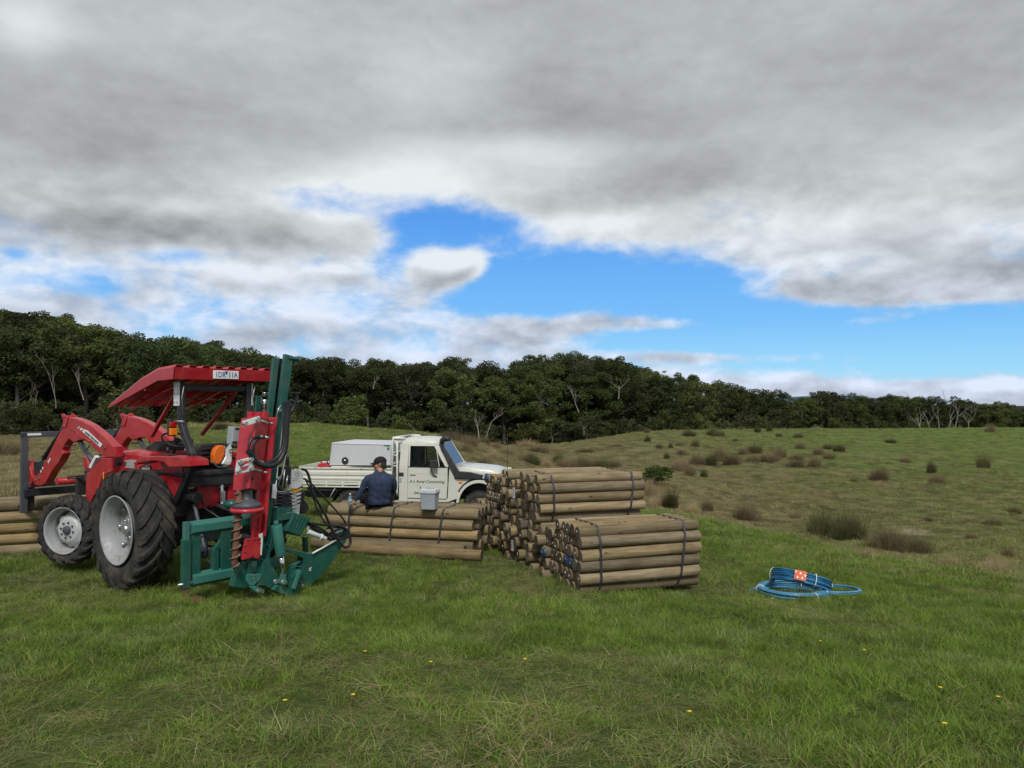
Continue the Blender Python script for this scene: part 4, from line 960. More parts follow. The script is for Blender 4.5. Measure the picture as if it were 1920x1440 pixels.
    for k in range(9):
        z = 1.50 + .28 * k / 8; w = .235 * (1 - .25 * (k / 8) ** 4); sec.append([Vector((x * w, -.36 - .04 * k / 8 + .05 * x * x, z)) for x in [-1 + 2 * i / 8 for i in range(9)]] + [Vector((x * w, -.43 - .04 * k / 8 + .04 * x * x, z)) for x in [1 - 2 * i / 8 for i in range(9)]])
    mb.loft(sec); bk = B(mb, 'seat_back', 'blackp', .01)
    mb = MB()
    for k in range(4): mb.box((0, -.455 - .004 * k, 1.55 + .055 * k), (.38, .016, .022))
    mb.build('rib', M['blackp'], bk, bevel=.004)
    # dash, steering wheel
    mb = MB(); mb.prism([(-.2, .95, 1.5), (-.2, .62, 1.5), (-.2, .60, 1.72), (-.2, .72, 1.78), (-.2, .95, 1.68)], (.4, 0, 0)); dsh = B(mb, 'dashboard', 'blackp', .02)
    st = MB(); cc = Vector((-.02, .42, 1.80)); ax = Vector((0, -.45, .9)).normalized(); e1 = Vector((1, 0, 0)); e2 = ax.cross(e1)
    st.tube([cc + (e1 * cos(a) + e2 * sin(a)) * .20 for a in [2 * pi * k / 28 for k in range(28)]], .014, 8, closed=True)
    for a in (pi / 2, pi / 2 + 2.1, pi / 2 - 2.1): st.tube([cc, cc + (e1 * cos(a) + e2 * sin(a)) * .20], .009, 6)
    st.tube([cc - ax * .01, cc - ax * .25], .022, 8); st.tube([cc - ax * .02, cc + ax * .012], .045, 12); B(st, 'steering_wheel', 'blackp')
    mb = MB()
    for (x, y, h, m_) in ((.30, -.05, .25, 0), (.34, .05, .2, 0), (-.30, .1, .22, 0)): mb.tube([(x, y, 1.45), (x * 1.03, y + .03, 1.45 + h)], .008, 6); mb.tube([(x * 1.03, y + .03, 1.43 + h), (x * 1.03, y + .03, 1.50 + h)], .018, 8)
    B(mb, 'control_lever', 'blackp')
    # ROPS posts and canopy brackets
    def post(s):
        mb = MB(); q = [T.x(c1(1800, 610), -.47), T.x(c1(1815, 800), -.47), T.x(c1(1850, 930), -.47), T.x(c3(215, 1130), -.47), T.x(c3(225, 1230), -.47), T.x(c4(60, 330), -.47)]
        q = [Vector((s * .47, p.y, p.z)) for p in q]; q[0].z = 2.55
        for a, b in zip(q[:-1], q[1:]): mb.bar(a + (a - b).normalized() * .03, b + (b - a).normalized() * .03, .075, .09)
        r = B(mb, 'roll_bar_post', 'black', .01); br = MB(); a = q[0]
        br.box((s * .515, a.y, 2.42), (.012, .13, .30)); 
        br.build('bracket', M['plate'], r, bevel=.003); bo = MB()
        for dz in (-.10, 0, .10):
            for dy in (-.035, .035): bo.tube([(s * .52, a.y + dy, 2.42 + dz), (s * .532, a.y + dy, 2.42 + dz)], .011, 6)
        bo.tube([(s * .50, q[1].y - .09, q[1].z), (s * .50, q[1].y + .12, q[1].z)], .016, 8); bo.tube([(s * .50, q[1].y - .09, q[1].z + .08), (s * .50, q[1].y - .06, q[1].z + .3), (s * .50, q[1].y - .10, 2.52)], .007, 6)
        bo.build('bolt', M['steel'], r); return r
    post(-1); post(1)
    mb = MB(); mb.bar((-.47, T.x(c1(1800, 610), -.47).y, 2.5), (.47, T.x(c1(1800, 610), -.47).y, 2.5), .07, .08); B(mb, 'roll_bar_top', 'black', .01)
    mb = MB()
    for s in (-1, 1): mb.bar((s * .42, -.35, 2.5), (s * .36, .45, 1.86), .05, .04)
    B(mb, 'canopy_brace', 'red', .006)
    # canopy: rear skirt, two side flanges bent down forward, ribbed top sheet
    A = T.x(c1(1745, 235), -.68); Bm = T.x(c1(1400, 410), -.68); Cc = T.x(c1(1085, 655), -.68)
    A.z = 2.74
    mb = MB(); prof = [(A.y, 2.745), (-.3, 2.72), (Bm.y, Bm.z + .03), (.55, 2.44), (Cc.y, Cc.z + .01)]; low = [(A.y + .03, 2.60), (-.3, 2.585), (Bm.y, 2.47), (.55, 2.36), (Cc.y, Cc.z - .012)]
    for s in (-1, 1):
        for i in range(4):
            mb.prism([Vector((s * .68, y, z)) for y, z in (prof[i], prof[i + 1], low[i + 1], low[i])], (-s * .012, 0, 0))
    mb.prism([Vector((-.68, A.y, 2.745)), Vector((.68, A.y, 2.745)), Vector((.68, A.y + .03, 2.60)), Vector((-.68, A.y + .03, 2.60))], (0, .012, 0))
    n = 8; xs = []
    for k in range(n):
        c_ = -.62 + 1.24 * k / (n - 1); xs += [(c_ - .055, 0), (c_ - .035, .032), (c_ + .035, .032), (c_ + .055, 0)]
    xs = [(-.68, 0)] + xs + [(.68, 0)]
    for (y0, z0), (y1, z1) in zip(prof[:-1], prof[1:]):
        for (xa, ha), (xb, hb) in zip(xs[:-1], xs[1:]):
            p = [Vector((xa, y0, z0 + ha)), Vector((xb, y0, z0 + hb)), Vector((xb, y1, z1 + hb * .9)), Vector((xa, y1, z1 + ha * .9))]; d = Vector((0, 0, -.006))
            mb.add(p + [v + d for v in p], [(0, 1, 2, 3), (7, 6, 5, 4), (0, 4, 5, 1), (2, 6, 7, 3)], 0)
    cn = B(mb, 'canopy', 'red')
    fr = MB(); 
    for y, z in ((-.45, 2.60), (.05, 2.46), (.6, 2.34)): fr.box((0, y, z + .02), (1.33, .04, .03))
    for s in (-.4, .4): fr.bar((s, -.68, 2.62), (s, .12, 2.46), .04, .03); fr.bar((s, .12, 2.46), (s, .95, 2.22), .04, .03)
    fr.build('frame', M['red'], cn)
    # number plate on the rear skirt
    npz = T.y(c3(430, 305), A.y - .01); npr = T.y(c3(685, 400), A.y - .01)
    pm = MB(); cx = (npz.x + npr.x) / 2; cz = 2.668; pm.box((cx, A.y + .004, cz), (.36, .012, .105)); pl = pm.build('number_plate', M['paper'], cn, bevel=.004)
    text('1DR', (cx - .155, A.y - .003, cz - .032), (1, 0, 0), (0, 0, 1), .098, M['inkblue'], pl, bold=.0008, xs=.82)
    text('11A', (cx + .028, A.y - .003, cz - .032), (1, 0, 0), (0, 0, 1), .098, M['inkblue'], pl, bold=.0008, xs=.82)
    e = MB(); e.prism([(cx - .018, A.y - .002, cz + .046), (cx + .022, A.y - .002, cz + .046), (cx + .012, A.y - .002, cz + .012), (cx + .002, A.y - .002, cz + .000), (cx - .008, A.y - .002, cz + .012)], (0, -.003, 0)); e.build('emblem', M['inkblue'], pl)
    # indicator lamp on the left post
    lp = T.x(c1(1730, 880), -.52); mb = MB(); mb.box((lp.x, lp.y + .03, lp.z + .02), (.10, .06, .21)); la = B(mb, 'indicator_lamp', 'blackp', .01)
    a = MB(); a.box((lp.x - .005, lp.y - .015, lp.z - .03), (.095, .05, .09)); a.build('amber_lens', M['amber'], la, bevel=.012); a = MB(); a.box((lp.x - .005, lp.y - .01, lp.z + .06), (.09, .045, .07)); a.build('red_lens', M['redlens'], la, bevel=.012)
    # tail lamp and links under the platform
    mb = MB(); mb.tube([(-.35, -.52, 1.12), (-.35, -.70, 1.12)], .07, 14); B(mb, 'work_lamp', 'black', .008)
    mb = MB(); 
    for s in (-1, 1): mb.bar((s * .33, -.25, .55), (s * .40, -1.25, .50), .035, .07); mb.tube([(s * .33, -.55, 1.10), (s * .37, -.9, .52)], .025, 8); mb.tube([(s * .25, -.35, 1.15), (s * .33, -.68, 1.16)], .04, 8)
    mb.tube([(0, -.5, .98), (0, -1.3, .92)], .03, 8); mb.box((0, -.75, .42), (.09, .9, .04)); B(mb, 'three_point_linkage', 'dkgrey', .004)
    mb = MB(); rg = random.Random(4)
    for k in range(9):
        x = rg.uniform(-.25, .35); mb.tube([(x, -.5, rg.uniform(1.0, 1.25)), (x + rg.uniform(-.1, .1), -.72, rg.uniform(.85, 1.1)), (x + rg.uniform(-.1, .25), -1.0, rg.uniform(.75, 1.0)), (x + rg.uniform(0, .5), -1.35, rg.uniform(.7, 1.1))], .011, 6)
    B(mb, 'hydraulic_hose', 'hose'); mb = MB(); mb.tube([(.03, -.6, 1.38), (.03, -.62, 1.05), (.0, -.66, 1.0)], .02, 8); mb.box((.03, -.63, 1.10), (.05, .05, .14)); B(mb, 'stabiliser', 'steel', .004)
    mb = MB(); mb.tube([(.3, -.62, .55), (.42, -.95, .47), (.35, -1.2, .45)], .02); mb.bar((-.15, -.6, .25), (-.15, -.95, .20), .06, .04); B(mb, 'drawbar', 'dkgrey')
    # ---------------- loader
    def arm(s):
        X = -.5
        def P(*q): return [Vector((s * .58 if False else s * .5, p.y, p.z)) for p in T.xs(list(q), X)]
        up = P(c1(1150, 1050), c1(1122, 1042), c1(1060, 972), c1(985, 905), c1(900, 838), c1(810, 790), c1(740, 765), c1(690, 758), c1(648, 775), c1(636, 850), c1(600, 905), c1(520, 1060), c1(450, 1200), c1(392, 1320), c2(335, 178), c2(318, 215), c2(345, 262),
               c2(400, 272), c2(452, 245), c2(520, 120), c1(590, 1200), c1(632, 1118), c1(618, 1085), c1(660, 1010), c1(690, 975), c1(730, 1012), c1(800, 985), c1(850, 985), c1(905, 1040), c1(1000, 1130), c1(1040, 1172), c1(1060, 1160), c1(1150, 1160))
        mb = MB(); mb.prism(up, (-s * .12, 0, 0)); a = B(mb, 'loader_arm', 'red', .012)
        # seam ridge
        r = MB(); q = P(c1(700, 880), c1(760, 900), c1(800, 945), c1(905, 1000)); r.tube([v + Vector((s * .003, 0, 0)) for v in q], .009, 6); r.build('seam', M['red'], a)
        br = MB(); br.prism(P(c1(618, 728), c1(640, 722), c1(685, 758), c1(680, 800), c1(660, 868), c1(632, 850), c1(640, 790)), (s * .014, 0, 0)); q2 = [v - Vector((s * .12, 0, 0)) for v in P(c1(618, 728), c1(640, 722), c1(685, 758), c1(680, 800), c1(660, 868), c1(632, 850), c1(640, 790))]; br.prism(q2, (-s * .014, 0, 0))
        for c_ in ((650, 755), (645, 850)): p = P(c1(*c_))[0]; br.tube([p + Vector((s * .03, 0, 0)), p - Vector((s * .15, 0, 0))], .02, 10)
        br.build('bracket', M['red'], a, bevel=.004)
        bo = MB()
        for c_ in (c1(1048, 1065), c1(1020, 1125), c2(395, 195), c2(352, 210)): p = P(c_)[0]; bo.tube([p + Vector((s * .022, 0, 0)), p - Vector((s * .13, 0, 0))], .022, 10)
        bo.build('pivot_pin', M['rust'], a)
        # tower
        t = MB(); lo = P(c1(1058, 1165), c1(1148, 1165), c1(1146, 1300), c2(1050, 170), c2(1022, 290), c2(962, 380), c2(935, 445), c2(890, 392), c2(892, 150), c1(930, 1300), c1(985, 1240)); t.prism([v + Vector((s * .045, 0, 0)) for v in lo], (-s * .03, 0, 0)); t.prism([v - Vector((s * .135, 0, 0)) for v in lo], (-s * .03, 0, 0)); t.bar((s * .46, 1.05, 1.3), (s * .46, 1.3, .95), .12, .16)
        tw = B(t, 'loader_tower', 'red', .006)
        if s < 0:
            z = MB(); p = T.x(c1(1032, 1360), -.55); z.box((-.548, p.y, p.z), (.004, .025, .15)); z.build('warning_label', M['yellow'], tw)
            # silver stripe and lettering along the arm
            d = MB(); f = lambda *q: [Vector((-.505, p.y, p.z)) for p in T.xs(list(q), -.5)]
            d.prism(f(c1(842, 878), c1(880, 892), c1(1028, 1030), c1(1008, 1060), c1(828, 902)), (-.003, 0, 0)); d.prism(f(c1(815, 865), c1(836, 872), c1(822, 893), c1(800, 882)), (-.003, 0, 0)); d.prism(f(c1(797, 850), c1(806, 853), c1(786, 876), c1(778, 872)), (-.003, 0, 0))
            st = d.build('stripe_decal', M['paper'], a); p0, p1 = f(c1(858, 918), c1(1000, 1042)); text('MASSEY FERGUSON', Vector((-.510, p0.y, p0.z)), p1 - p0, (0, 0, 1), .046, M['ink'], st, bold=.0012, xs=(p1 - p0).length / .44)
            p0, p1 = f(c1(490, 1228), c1(528, 1150)); text('916', Vector((-.507, p0.y, p0.z)), p1 - p0, (0, 1, .5), .075, M['paper'], a, bold=.002)
            e = MB()
            for c_ in ((414, 1300), (432, 1268)):
                p = f(c1(*c_))[0]; e.tube([p + Vector((-.001, 0, 0)), p - Vector((.003, 0, 0))], .022, 12)
            e.build('round_decal', M['paper'], a)
            e = MB(); e.prism(f(c1(925, 1255), c1(985, 1140), c1(1000, 1160), c1(945, 1270)), (-.05, 0, 0)); e.build('white_stripe', M['paper'], tw)
        # cylinders
        cy = MB(); a0, a1 = P(c1(636, 800), c1(405, 1160)); a2 = P(c1(372, 1215))[0]; off = Vector((-s * .06, 0, 0)); cy.tube([a0 + off, a1 + off], .034, 14); cy.tube([a1 + off, a1 + off + (a1 - a0).normalized() * .03], .04, 12); o = cy.build('tilt_cylinder', M['black'], a); cy = MB(); cy.tube([a1 + off, a2 + off], .018, 10); cy.build('rod', M['dkgrey'], o)
        cy = MB(); b0, b1, b2 = P(c1(760, 1010), c1(925, 1262), c1(965, 1322)); cy.tube([b0 + off, b1 + off], .036, 14); cy.tube([b1 + off, b1 + off + (b1 - b0).normalized() * .05], .044, 12); o = cy.build('lift_cylinder', M['dkgrey'], a); cy = MB(); cy.tube([b1 + off, b2 + off], .019, 10); cy.build('rod', M['chrome'], o)
        hs = MB(); h = P(c1(810, 1005), c1(830, 1060), c1(860, 1090), c1(900, 1040)); hs.tube(h, .008, 6); h = P(c1(650, 1045), c1(700, 1050), c1(760, 1035)); hs.tube(h, .007, 6); h = P(c1(560, 1090), c1(500, 1140), c1(440, 1150)); hs.tube([v + off for v in h], .008, 6); h = P(c1(430, 1160), c1(440, 1220), c1(400, 1230), c2(360, 0 + 20)); hs.tube([v + off for v in h], .009, 6)
        hs.build('hose', M['hose'], a)
        # quick hitch ear
        e = MB(); e.prism(P(c1(245, 1185), c1(278, 1190), c1(320, 1350), c2(330, 195), c2(300, 285), c2(268, 288), c2(270, 230), c2(262, 130), c1(250, 1280)), (-s * .10, 0, 0)); e.build('hitch_ear', M['red'], a, bevel=.006)
        k = MB(); kk = P(c1(310, 1205), c1(420, 1200), c1(440, 1260), c1(360, 1345), c1(318, 1330)); k.prism([v + Vector((-s * .03, 0, 0)) for v in kk], (-s * .07, 0, 0)); k.build('knuckle', M['black'], a, bevel=.01)
        return a
    arm(-1); arm(1)
    mb = MB(); a = T.x(c2(510, 188), -.44); zt = a.z; mb.tube([(-.45, 3.2, 1.09), (.45, 3.2, 1.09)], .055, 16); B(mb, 'cross_tube', 'red')
    mb = MB(); mb.box((-.30, 2.2, 1.22), (.12, .55, .15)); mb.tube([(-.3, 2.5, 1.2), (-.36, 2.75, 1.16), (-.40, 2.95, 1.14)], .012, 6); mb.tube([(-.32, 2.5, 1.22), (-.38, 2.8, 1.19), (-.42, 2.9, 1.17)], .012, 6); mb.box((-.1, 2.75, 1.05), (.5, .06, .3)); B(mb, 'bonnet_guard', 'blackp', .01)
    # fork frame (grey) and tines
    F0 = 4.12
    def fx(q): return T.y(q, F0)
    tl = fx(c1(205, 905)); bl = fx(c1(270, 1430)); tr = fx(c1(760, 905))
    xl = tl.x + .06; xr = 1.02; zt = tl.z; zb = .62
    mb = MB(); mb.box(((xl + xr) / 2, F0, zt - .05), (xr - xl + .1, .06, .09)); mb.box((xl, F0, (zt + zb) / 2 - .05), (.10, .06, zt - zb + .06)); mb.box((xr, F0, (zt + zb) / 2 - .05), (.10, .06, zt - zb + .06)); mb.box(((xl + xr) / 2, F0, .98), (xr - xl, .07, .08))
    fo = B(mb, 'fork_frame', 'dkgrey', .006); k = MB(); k.box((xl + .13, F0 - .034, zt - .045), (.20, .004, .035)); k.build('reflector', M['paper'], fo)
    k = MB(); k.box(((xl + xr) / 2, F0 - .02, .86), (xr - xl + .02, .10, .12)); k.build('lower_rail', M['black'], fo, bevel=.006)
    for x in (xl + .12, xr - .25):
        k = MB(); k.box((x, F0 + .05, .80), (.10, .05, .42)); k.prism([(x - .05, F0 + .05, .60), (x - .05, F0 + 1.15, .55), (x - .05, F0 + 1.15, .565), (x - .05, F0 + .05, .655)], (.10, 0, 0)); k.build('fork_tine', M['black'], fo, bevel=.004)
    return root
tractor()

# things carried on the tractor's rear platform
def chainsaw():
    P = lambda x, y, yy=-.62: T.y((300 + x / 10.667, 800 + y / 10.667), yy)
    c = P(1290, 560); root = empty('chainsaw', T.o + Matrix.Rotation(T.a, 3, 'Z') @ Vector((c.x, c.y, 1.45)), T.a, 'orange and pale grey chainsaw stood on the tractor platform behind the seat', 'chainsaw')
    o = Vector((c.x, c.y, 1.45))
    def pr(pts, d, mat, name, par=None, bev=.02, yy=-.62):
        mb = MB(); mb.prism([T.y((300 + x / 10.667, 800 + y / 10.667), yy) - o for x, y in pts], (0, d, 0)); return mb.build(name, M[mat], par or root, bevel=bev, seg=3)
    pr([(1080, 740), (1075, 560), (1110, 450), (1180, 380), (1260, 370), (1310, 420), (1300, 560), (1240, 680), (1180, 760)], .09, 'orange', 'orange_casing', bev=.014)
    pr([(1235, 755), (1320, 600), (1330, 430), (1350, 380), (1440, 260), (1445, 700), (1380, 760)], .09, 'plate', 'grey_casing', bev=.012)
    pr([(1255, 740), (1300, 690), (1420, 690), (1420, 750), (1370, 765)], .02, 'cream', 'side_label', bev=.003, yy=-.645)
    mb = MB(); a, b = P(1290, 390) - o, P(1410, 220) - o; mb.bar(a, b, .03, .045); mb.build('rear_handle', M['blackp'], root, bevel=.01)
    mb = MB(); a = [P(1060, 700) - o, P(1150, 810) - o, P(1290, 810) - o, P(1400, 790) - o]; mb.tube(a, .014, 8); mb.build('guide_bar', M['dkgrey'], root)
    text('C', P(1360, 530) - o + Vector((0, -.03, 0)), (1, 0, 0), (0, 0, 1), .07, M['ink'], root, bold=.004)
chainsaw()
# ------------------------------------------------------------------ post driver on the three-point linkage
def driver():
    YP = -1.72
    root = empty('post_driver', T.o + Matrix.Rotation(T.a, 3, 'Z') @ Vector((0, -1.6, 0)), T.a, 'green and red hydraulic post driver mounted behind the tractor, with auger and tall mast', 'post driver')
    OFF = Vector((0, -1.6, 0))
    d4 = lambda x, y: (500 + x / 9, 980 + y / 9)           # crop of the foot
    d5 = lambda x, y: (420 + x / 10.667, 860 + y / 10.667)   # crop of the control panel
    d6 = lambda x, y: (300 + x / 7.2, 920 + y / 7.2)        # crop of the frame
    def Q(qs, yy=YP): return [T.y(q, yy) - OFF for q in qs]
    def B(mb, name, mat, bevel=.006, parent=None, **k):
        ms = [M[m_] for m_ in mat] if isinstance(mat, list) else M[mat]
        return mb.build(name, ms, parent or root, bevel=bevel, **k)
    def pr(qs, d, name, mat, yy=YP, bevel=.006, parent=None):
        mb = MB(); mb.prism(Q(qs, yy), (0, d, 0)); return B(mb, name, mat, bevel, parent)
    def bar(qa, qb, w, h, name, mat, yy=YP, bevel=.006, parent=None):
        mb = MB(); a, b = Q([qa, qb], yy); mb.bar(a, b, w, h, up=(0, 1, 0)); return B(mb, name, mat, bevel, parent)
    # ---- base frame
    def hexbeam(qa, x1, r, name, yy):
        a = Q([qa], yy)[0]; mb = MB(); ring = lambda x: [Vector((x, a.y + r * cos(k * pi / 3 + .52) * .95, a.z + r * sin(k * pi / 3 + .52))) for k in range(6)]
        mb.loft([ring(a.x), ring(x1)], smooth=False); return B(mb, name, 'green_worn', .006), a
    up, A1 = hexbeam(d6(405, 512), .55, .085, 'upper_beam', -1.42)
    lw, A2 = hexbeam(d6(415, 1205), .28, .085, 'lower_beam', -1.42)
    mb = MB(); mb.box((A2.x + .05, A1.y + .01, (A1.z + A2.z) / 2), (.10, .09, A1.z - A2.z)); B(mb, 'upright', 'green')
    x = Q([d6(870, 800)], -1.42)[0].x; mb = MB(); mb.box((x, A1.y, (A1.z + A2.z) / 2), (.13, .09, A1.z - A2.z)); B(mb, 'upright', 'green')
    x2 = Q([d6(740, 800)], -1.42)[0].x; p = Q([d6(800, 780), d6(740, 1100)], -1.42); mb = MB(); mb.box((x2, A1.y, (p[0].z + A2.z) / 2), (.075, .07, p[0].z - A2.z)); mb.prism([(x2 - .03, A1.y - .03, p[0].z), (x - .05, A1.y - .03, p[0].z), (x - .05, A1.y - .03, p[0].z + .12)], (0, .05, 0)); B(mb, 'inner_upright', 'green')
    # left jack leg and its muddy foot plate
    mb = MB(); a, b, c = Q([d6(375, 830), d6(355, 1090), d6(300, 1300)], -1.45); xl = A2.x - .08
    mb.box((xl, A2.y - .03, A2.z + .20), (.09, .07, .55)); lg = B(mb, 'jack_sleeve', 'green'); mb = MB(); mb.box((xl + .0, A2.y - .03, A2.z + .42), (.06, .05, .5)); mb.build('jack_tube', M['green_worn'], lg, bevel=.004)
    mb = MB(); mb.tube([(xl - .10, A2.y - .05, A2.z - .02), (xl + .08, A2.y - .05, A2.z - .02)], .014, 8); mb.build('pin', M['steel'], lg)
    mb = MB(); mb.box((xl, A2.y - .03, A2.z - .17), (.06, .05, .25)); mb.lathe([(A2.z - .25, 0), (A2.z - .25, .22), (A2.z - .225, .23), (A2.z - .20, .19), (A2.z - .18, 0)], (xl, A2.y - .03, 0), 'Z', 16); B(mb, 'foot_plate', 'rust', .003)
    # ---- mast, leaning slightly
    def quad(tl, tr, br, bl, d, name, mat, yy=YP, **k): return pr([tl, tr, br, bl], d, name, mat, yy, **k)
    m1 = quad(c3(1150, 125), c3(1232, 150), c4(985, 640), c4(925, 640), .06, 'mast', 'green', YP + .0)
    mb = MB(); mb.prism(Q([c3(1035, 165), c3(1088, 170), c4(900, 560), c4(850, 560)], YP + .02), (0, .05, 0)); mb.build('rear_rail', M['green'], m1, bevel=.005)
    mb = MB(); mb.prism(Q([c3(1088, 172), c3(1150, 180), c4(930, 560), c4(900, 560)], YP + .10), (0, .02, 0)); mb.build('dark_gap_web', M['black'], m1)  # web coloured black to stand in for the shaded gap between the rails
    mb = MB(); a = Q([c3(1180, 165)], YP)[0]; mb.tube([a + Vector((.0, 0, 0)), a + Vector((.14, 0, -.012)), a + Vector((.16, .03, -.03)), a + Vector((.16, .09, -.05)), a + Vector((.08, .13, -.06))], [.02, .02, .02, .02, .02], 8); mb.box((a.x + .09, a.y + .05, a.z + .005), (.16, .10, .015)); mb.tube([a + Vector((.12, .04, 0)), a + Vector((.12, .04, -.08))], .035, 12); mb.build('cable_guide', M['green'], m1, bevel=.002)
    a = Q([c3(1200, 515)], YP)[0]; mb = MB(); mb.box((a.x + .03, a.y - .01, a.z), (.14, .12, .02)); mb.box((a.x + .07, a.y, a.z - .05), (.05, .08, .10)); mb.tube([(a.x + .05, a.y - .05, a.z - .12), (a.x + .12, a.y - .05, a.z - .10), (a.x + .13, a.y - .02, a.z - .2)], .022, 8); mb.build('hose_bracket', M['black'], m1, bevel=.004)
    pr([c3(860, 545), c3(985, 545), c3(985, 700), c3(850, 700)], .03, 'mast_gusset', 'green', YP + .22)
    # ---- red back plate (slide) and hammer
    sl = quad(c3(985, 765), c3(1072, 758), c4(940, 660), c4(830, 660), .05, 'slide_plate', 'red_hammer', YP - .05)
    pr([c3(975, 770), c3(1000, 770), c4(905, 660), c4(880, 660)], -.10, 'slide_flange', 'red_hammer', YP - .03)
    def col(q1, q2, q3, depth_l, depth_r):      # edge, ridge, right edge at one height
        l, r, e = Q([q1], YP - .12)[0], Q([q2], YP - .28)[0], Q([q3], YP - .12)[0]
        return [l, r, e, e + Vector((0, .12, 0)), l + Vector((0, .12, 0))]
    mb = MB(); mb.loft([col(c3(765, 770), c3(855, 740), c3(985, 770), 0, 0), col(c3(745, 900), c3(845, 905), c3(975, 905), 0, 0), col(c4(690, 60), c4(798, 50), c4(905, 70), 0, 0), col(c4(678, 215), c4(790, 188), c4(880, 212), 0, 0)], smooth=False)
    hm = B(mb, 'hammer_weight', 'red_hammer', .005)
    mb = MB()
    for x, yy in ((800, YP - .12), (872, YP - .2), (945, YP - .12)):
        a, b = Q([c3(x, 705), c3(x, 775)], yy); mb.bar(a, b, .055, .06, up=(0, 1, 0))
    mb.build('lug', M['red_hammer'], hm, bevel=.004)
    mb = MB()
    for q in (c3(785, 985), c3(878, 1122), c3(795, 1335), c3(770, 1390), c3(870, 1000), c3(905, 1050), c4(870, 150), c4(760, 115)):
        a = Q([q], YP - .235)[0]; mb.tube([a, a - Vector((0, .012, 0))], .006, 8)
    a = Q([c4(808, 98)], YP - .25)[0]; mb.tube([a, a - Vector((0, .012, 0))], .02, 12); mb.build('bolt_hole', M['ink'], hm)
    # clamps
    def bolt(a, l, par): m = MB(); m.tube([a + Vector((0, .02, 0)), a - Vector((0, l, 0))], .026, 6); m.build('clamp_bolt', M['steel'], par)
    cl = pr([c3(722, 800), c3(890, 748), c3(898, 800), c3(730, 855)], .02, 'clamp_plate', 'plate', YP - .32, bevel=.003)
    mb = MB()
    for q in (c3(740, 822), c3(862, 780)): a = Q([q], YP - .32)[0]; bolt(a, .035, cl)
    for q, r_ in ((c3(895, 790), c3(975, 822)), (c3(1000, 815), c3(1022, 828))): a, b = Q([q, r_], YP - .20); mb = MB(); mb.tube([a, b], .014, 8); mb.build('clamp_rod', M['steel'], cl)
    c2_ = pr([c3(672, 1192), c3(790, 1160), c3(812, 1190), c3(832, 1250), c3(822, 1292), c3(658, 1332), c3(655, 1290)], .02, 'clamp_plate', 'plate', YP - .33, bevel=.003)
    mb = MB()
    for q in (c3(688, 1208), c3(675, 1302), c3(800, 1270), c3(795, 1180)): a = Q([q], YP - .33)[0]; bolt(a, .04, c2_)
    for q, r_ in ((c3(815, 1275), c3(910, 1302)), (c3(850, 1190), c3(930, 1212)), (c3(935, 1310), c3(965, 1312))): a, b = Q([q, r_], YP - .22); mb = MB(); mb.tube([a, b], .014, 8); mb.build('clamp_rod', M['steel'], c2_)
    a = Q([c3(742, 1240)], YP - .335)[0]; mb = MB(); ring = [Vector((a.x + .055 * cos(t), a.y, a.z + .048 * sin(t) + .016 * cos(t))) for t in [2 * pi * k / 24 for k in range(24)]]; mb.prism(ring, (0, -.003, 0)); ov = mb.build('maker_badge', M['inkred'], c2_)
    mb = MB(); mb.prism([a + Vector((-.045, -.005, -.024)), a + Vector((.045, -.005, .002)), a + Vector((.045, -.005, .022)), a + Vector((-.045, -.005, -.004))], (0, -.002, 0)); mb.build('badge_band', M['paper'], ov)
    # hammer nose: dark cone with red ring
    t, b = Q([c4(770, 200), c4(760, 425)], YP - .12); mb = MB(); H = t.z - b.z
    mb.lathe([(t.z + .03, .06), (t.z - H * .40, .062), (t.z - H * .48, .085), (t.z - H * .62, .15), (t.z - H * .80, .165), (t.z - H * .80, .0)], ((t.x + b.x) / 2, t.y, 0), 'Z', 28)
    cn = B(mb, 'driving_cap', 'dkgrey', 0); mb = MB(); mb.lathe([(t.z - H * .80, .10), (t.z - H * .80, .175), (t.z - H * .86, .19), (t.z - H * .97, .19), (t.z - H * .98, .15), (t.z - H * .90, .12)], ((t.x + b.x) / 2, t.y, 0), 'Z', 28); mb.build('cap_ring', M['red_hammer'], cn)
    pr([c4(850, 350), c4(915, 370), c4(905, 420), c4(860, 425)], .04, 'cap_bracket', 'rust', YP - .10)
    # lower red guide
    g = quad(c4(808, 450), c4(930, 430), c4(900, 690), c4(815, 690), .03, 'guide_channel', 'red_hammer', YP - .09)
    mb = MB()
    for qa, qb in ((c4(825, 480), c4(818, 690)), (c4(888, 480), c4(868, 690)), (c4(822, 500), c4(888, 490)), (c4(818, 575), c4(880, 565))): a, b = Q([qa, qb], YP - .10); mb.bar(a, b, .012, .03, up=(0, 1, 0))
    mb.build('channel_rib', M['red_hammer'], g)
    lp = pr([c4(755, 700), c4(905, 680), c4(918, 700), c4(905, 870), c4(870, 900), c4(820, 880), c4(720, 910), c4(722, 850), c4(745, 760)], .04, 'guide_plate', 'red', YP - .16)
    mb = MB()
    for q in ((775, 712), (840, 700), (880, 700), (750, 770), (738, 830), (760, 895), (820, 868), (890, 860), (895, 740)): a = Q([c4(*q)], YP - .165)[0]; mb.box((a.x, a.y, a.z), (.03, .006, .008))
    mb.build('slot', M['ink'], lp); pr([c4(885, 650), c4(920, 635), c4(925, 700), c4(912, 860), c4(900, 860), c4(905, 690), c4(885, 680)], .01, 'wear_strip', 'cream', YP - .17, bevel=.002)
    # ---- auger
    a, b = Q([c4(690, 200), c4(632, 1000)], YP - .10); mb = MB(); ax = (b - a); L = ax.length; dn = ax.normalized(); mb.tube([a, a + ax * .93, b], [.036, .036, .008], 12); sh = B(mb, 'auger_shaft', 'rust', 0)
    e1 = dn.orthogonal().normalized(); e2 = dn.cross(e1); mb = MB(); N = 8 * 20; ri = []; ro = []
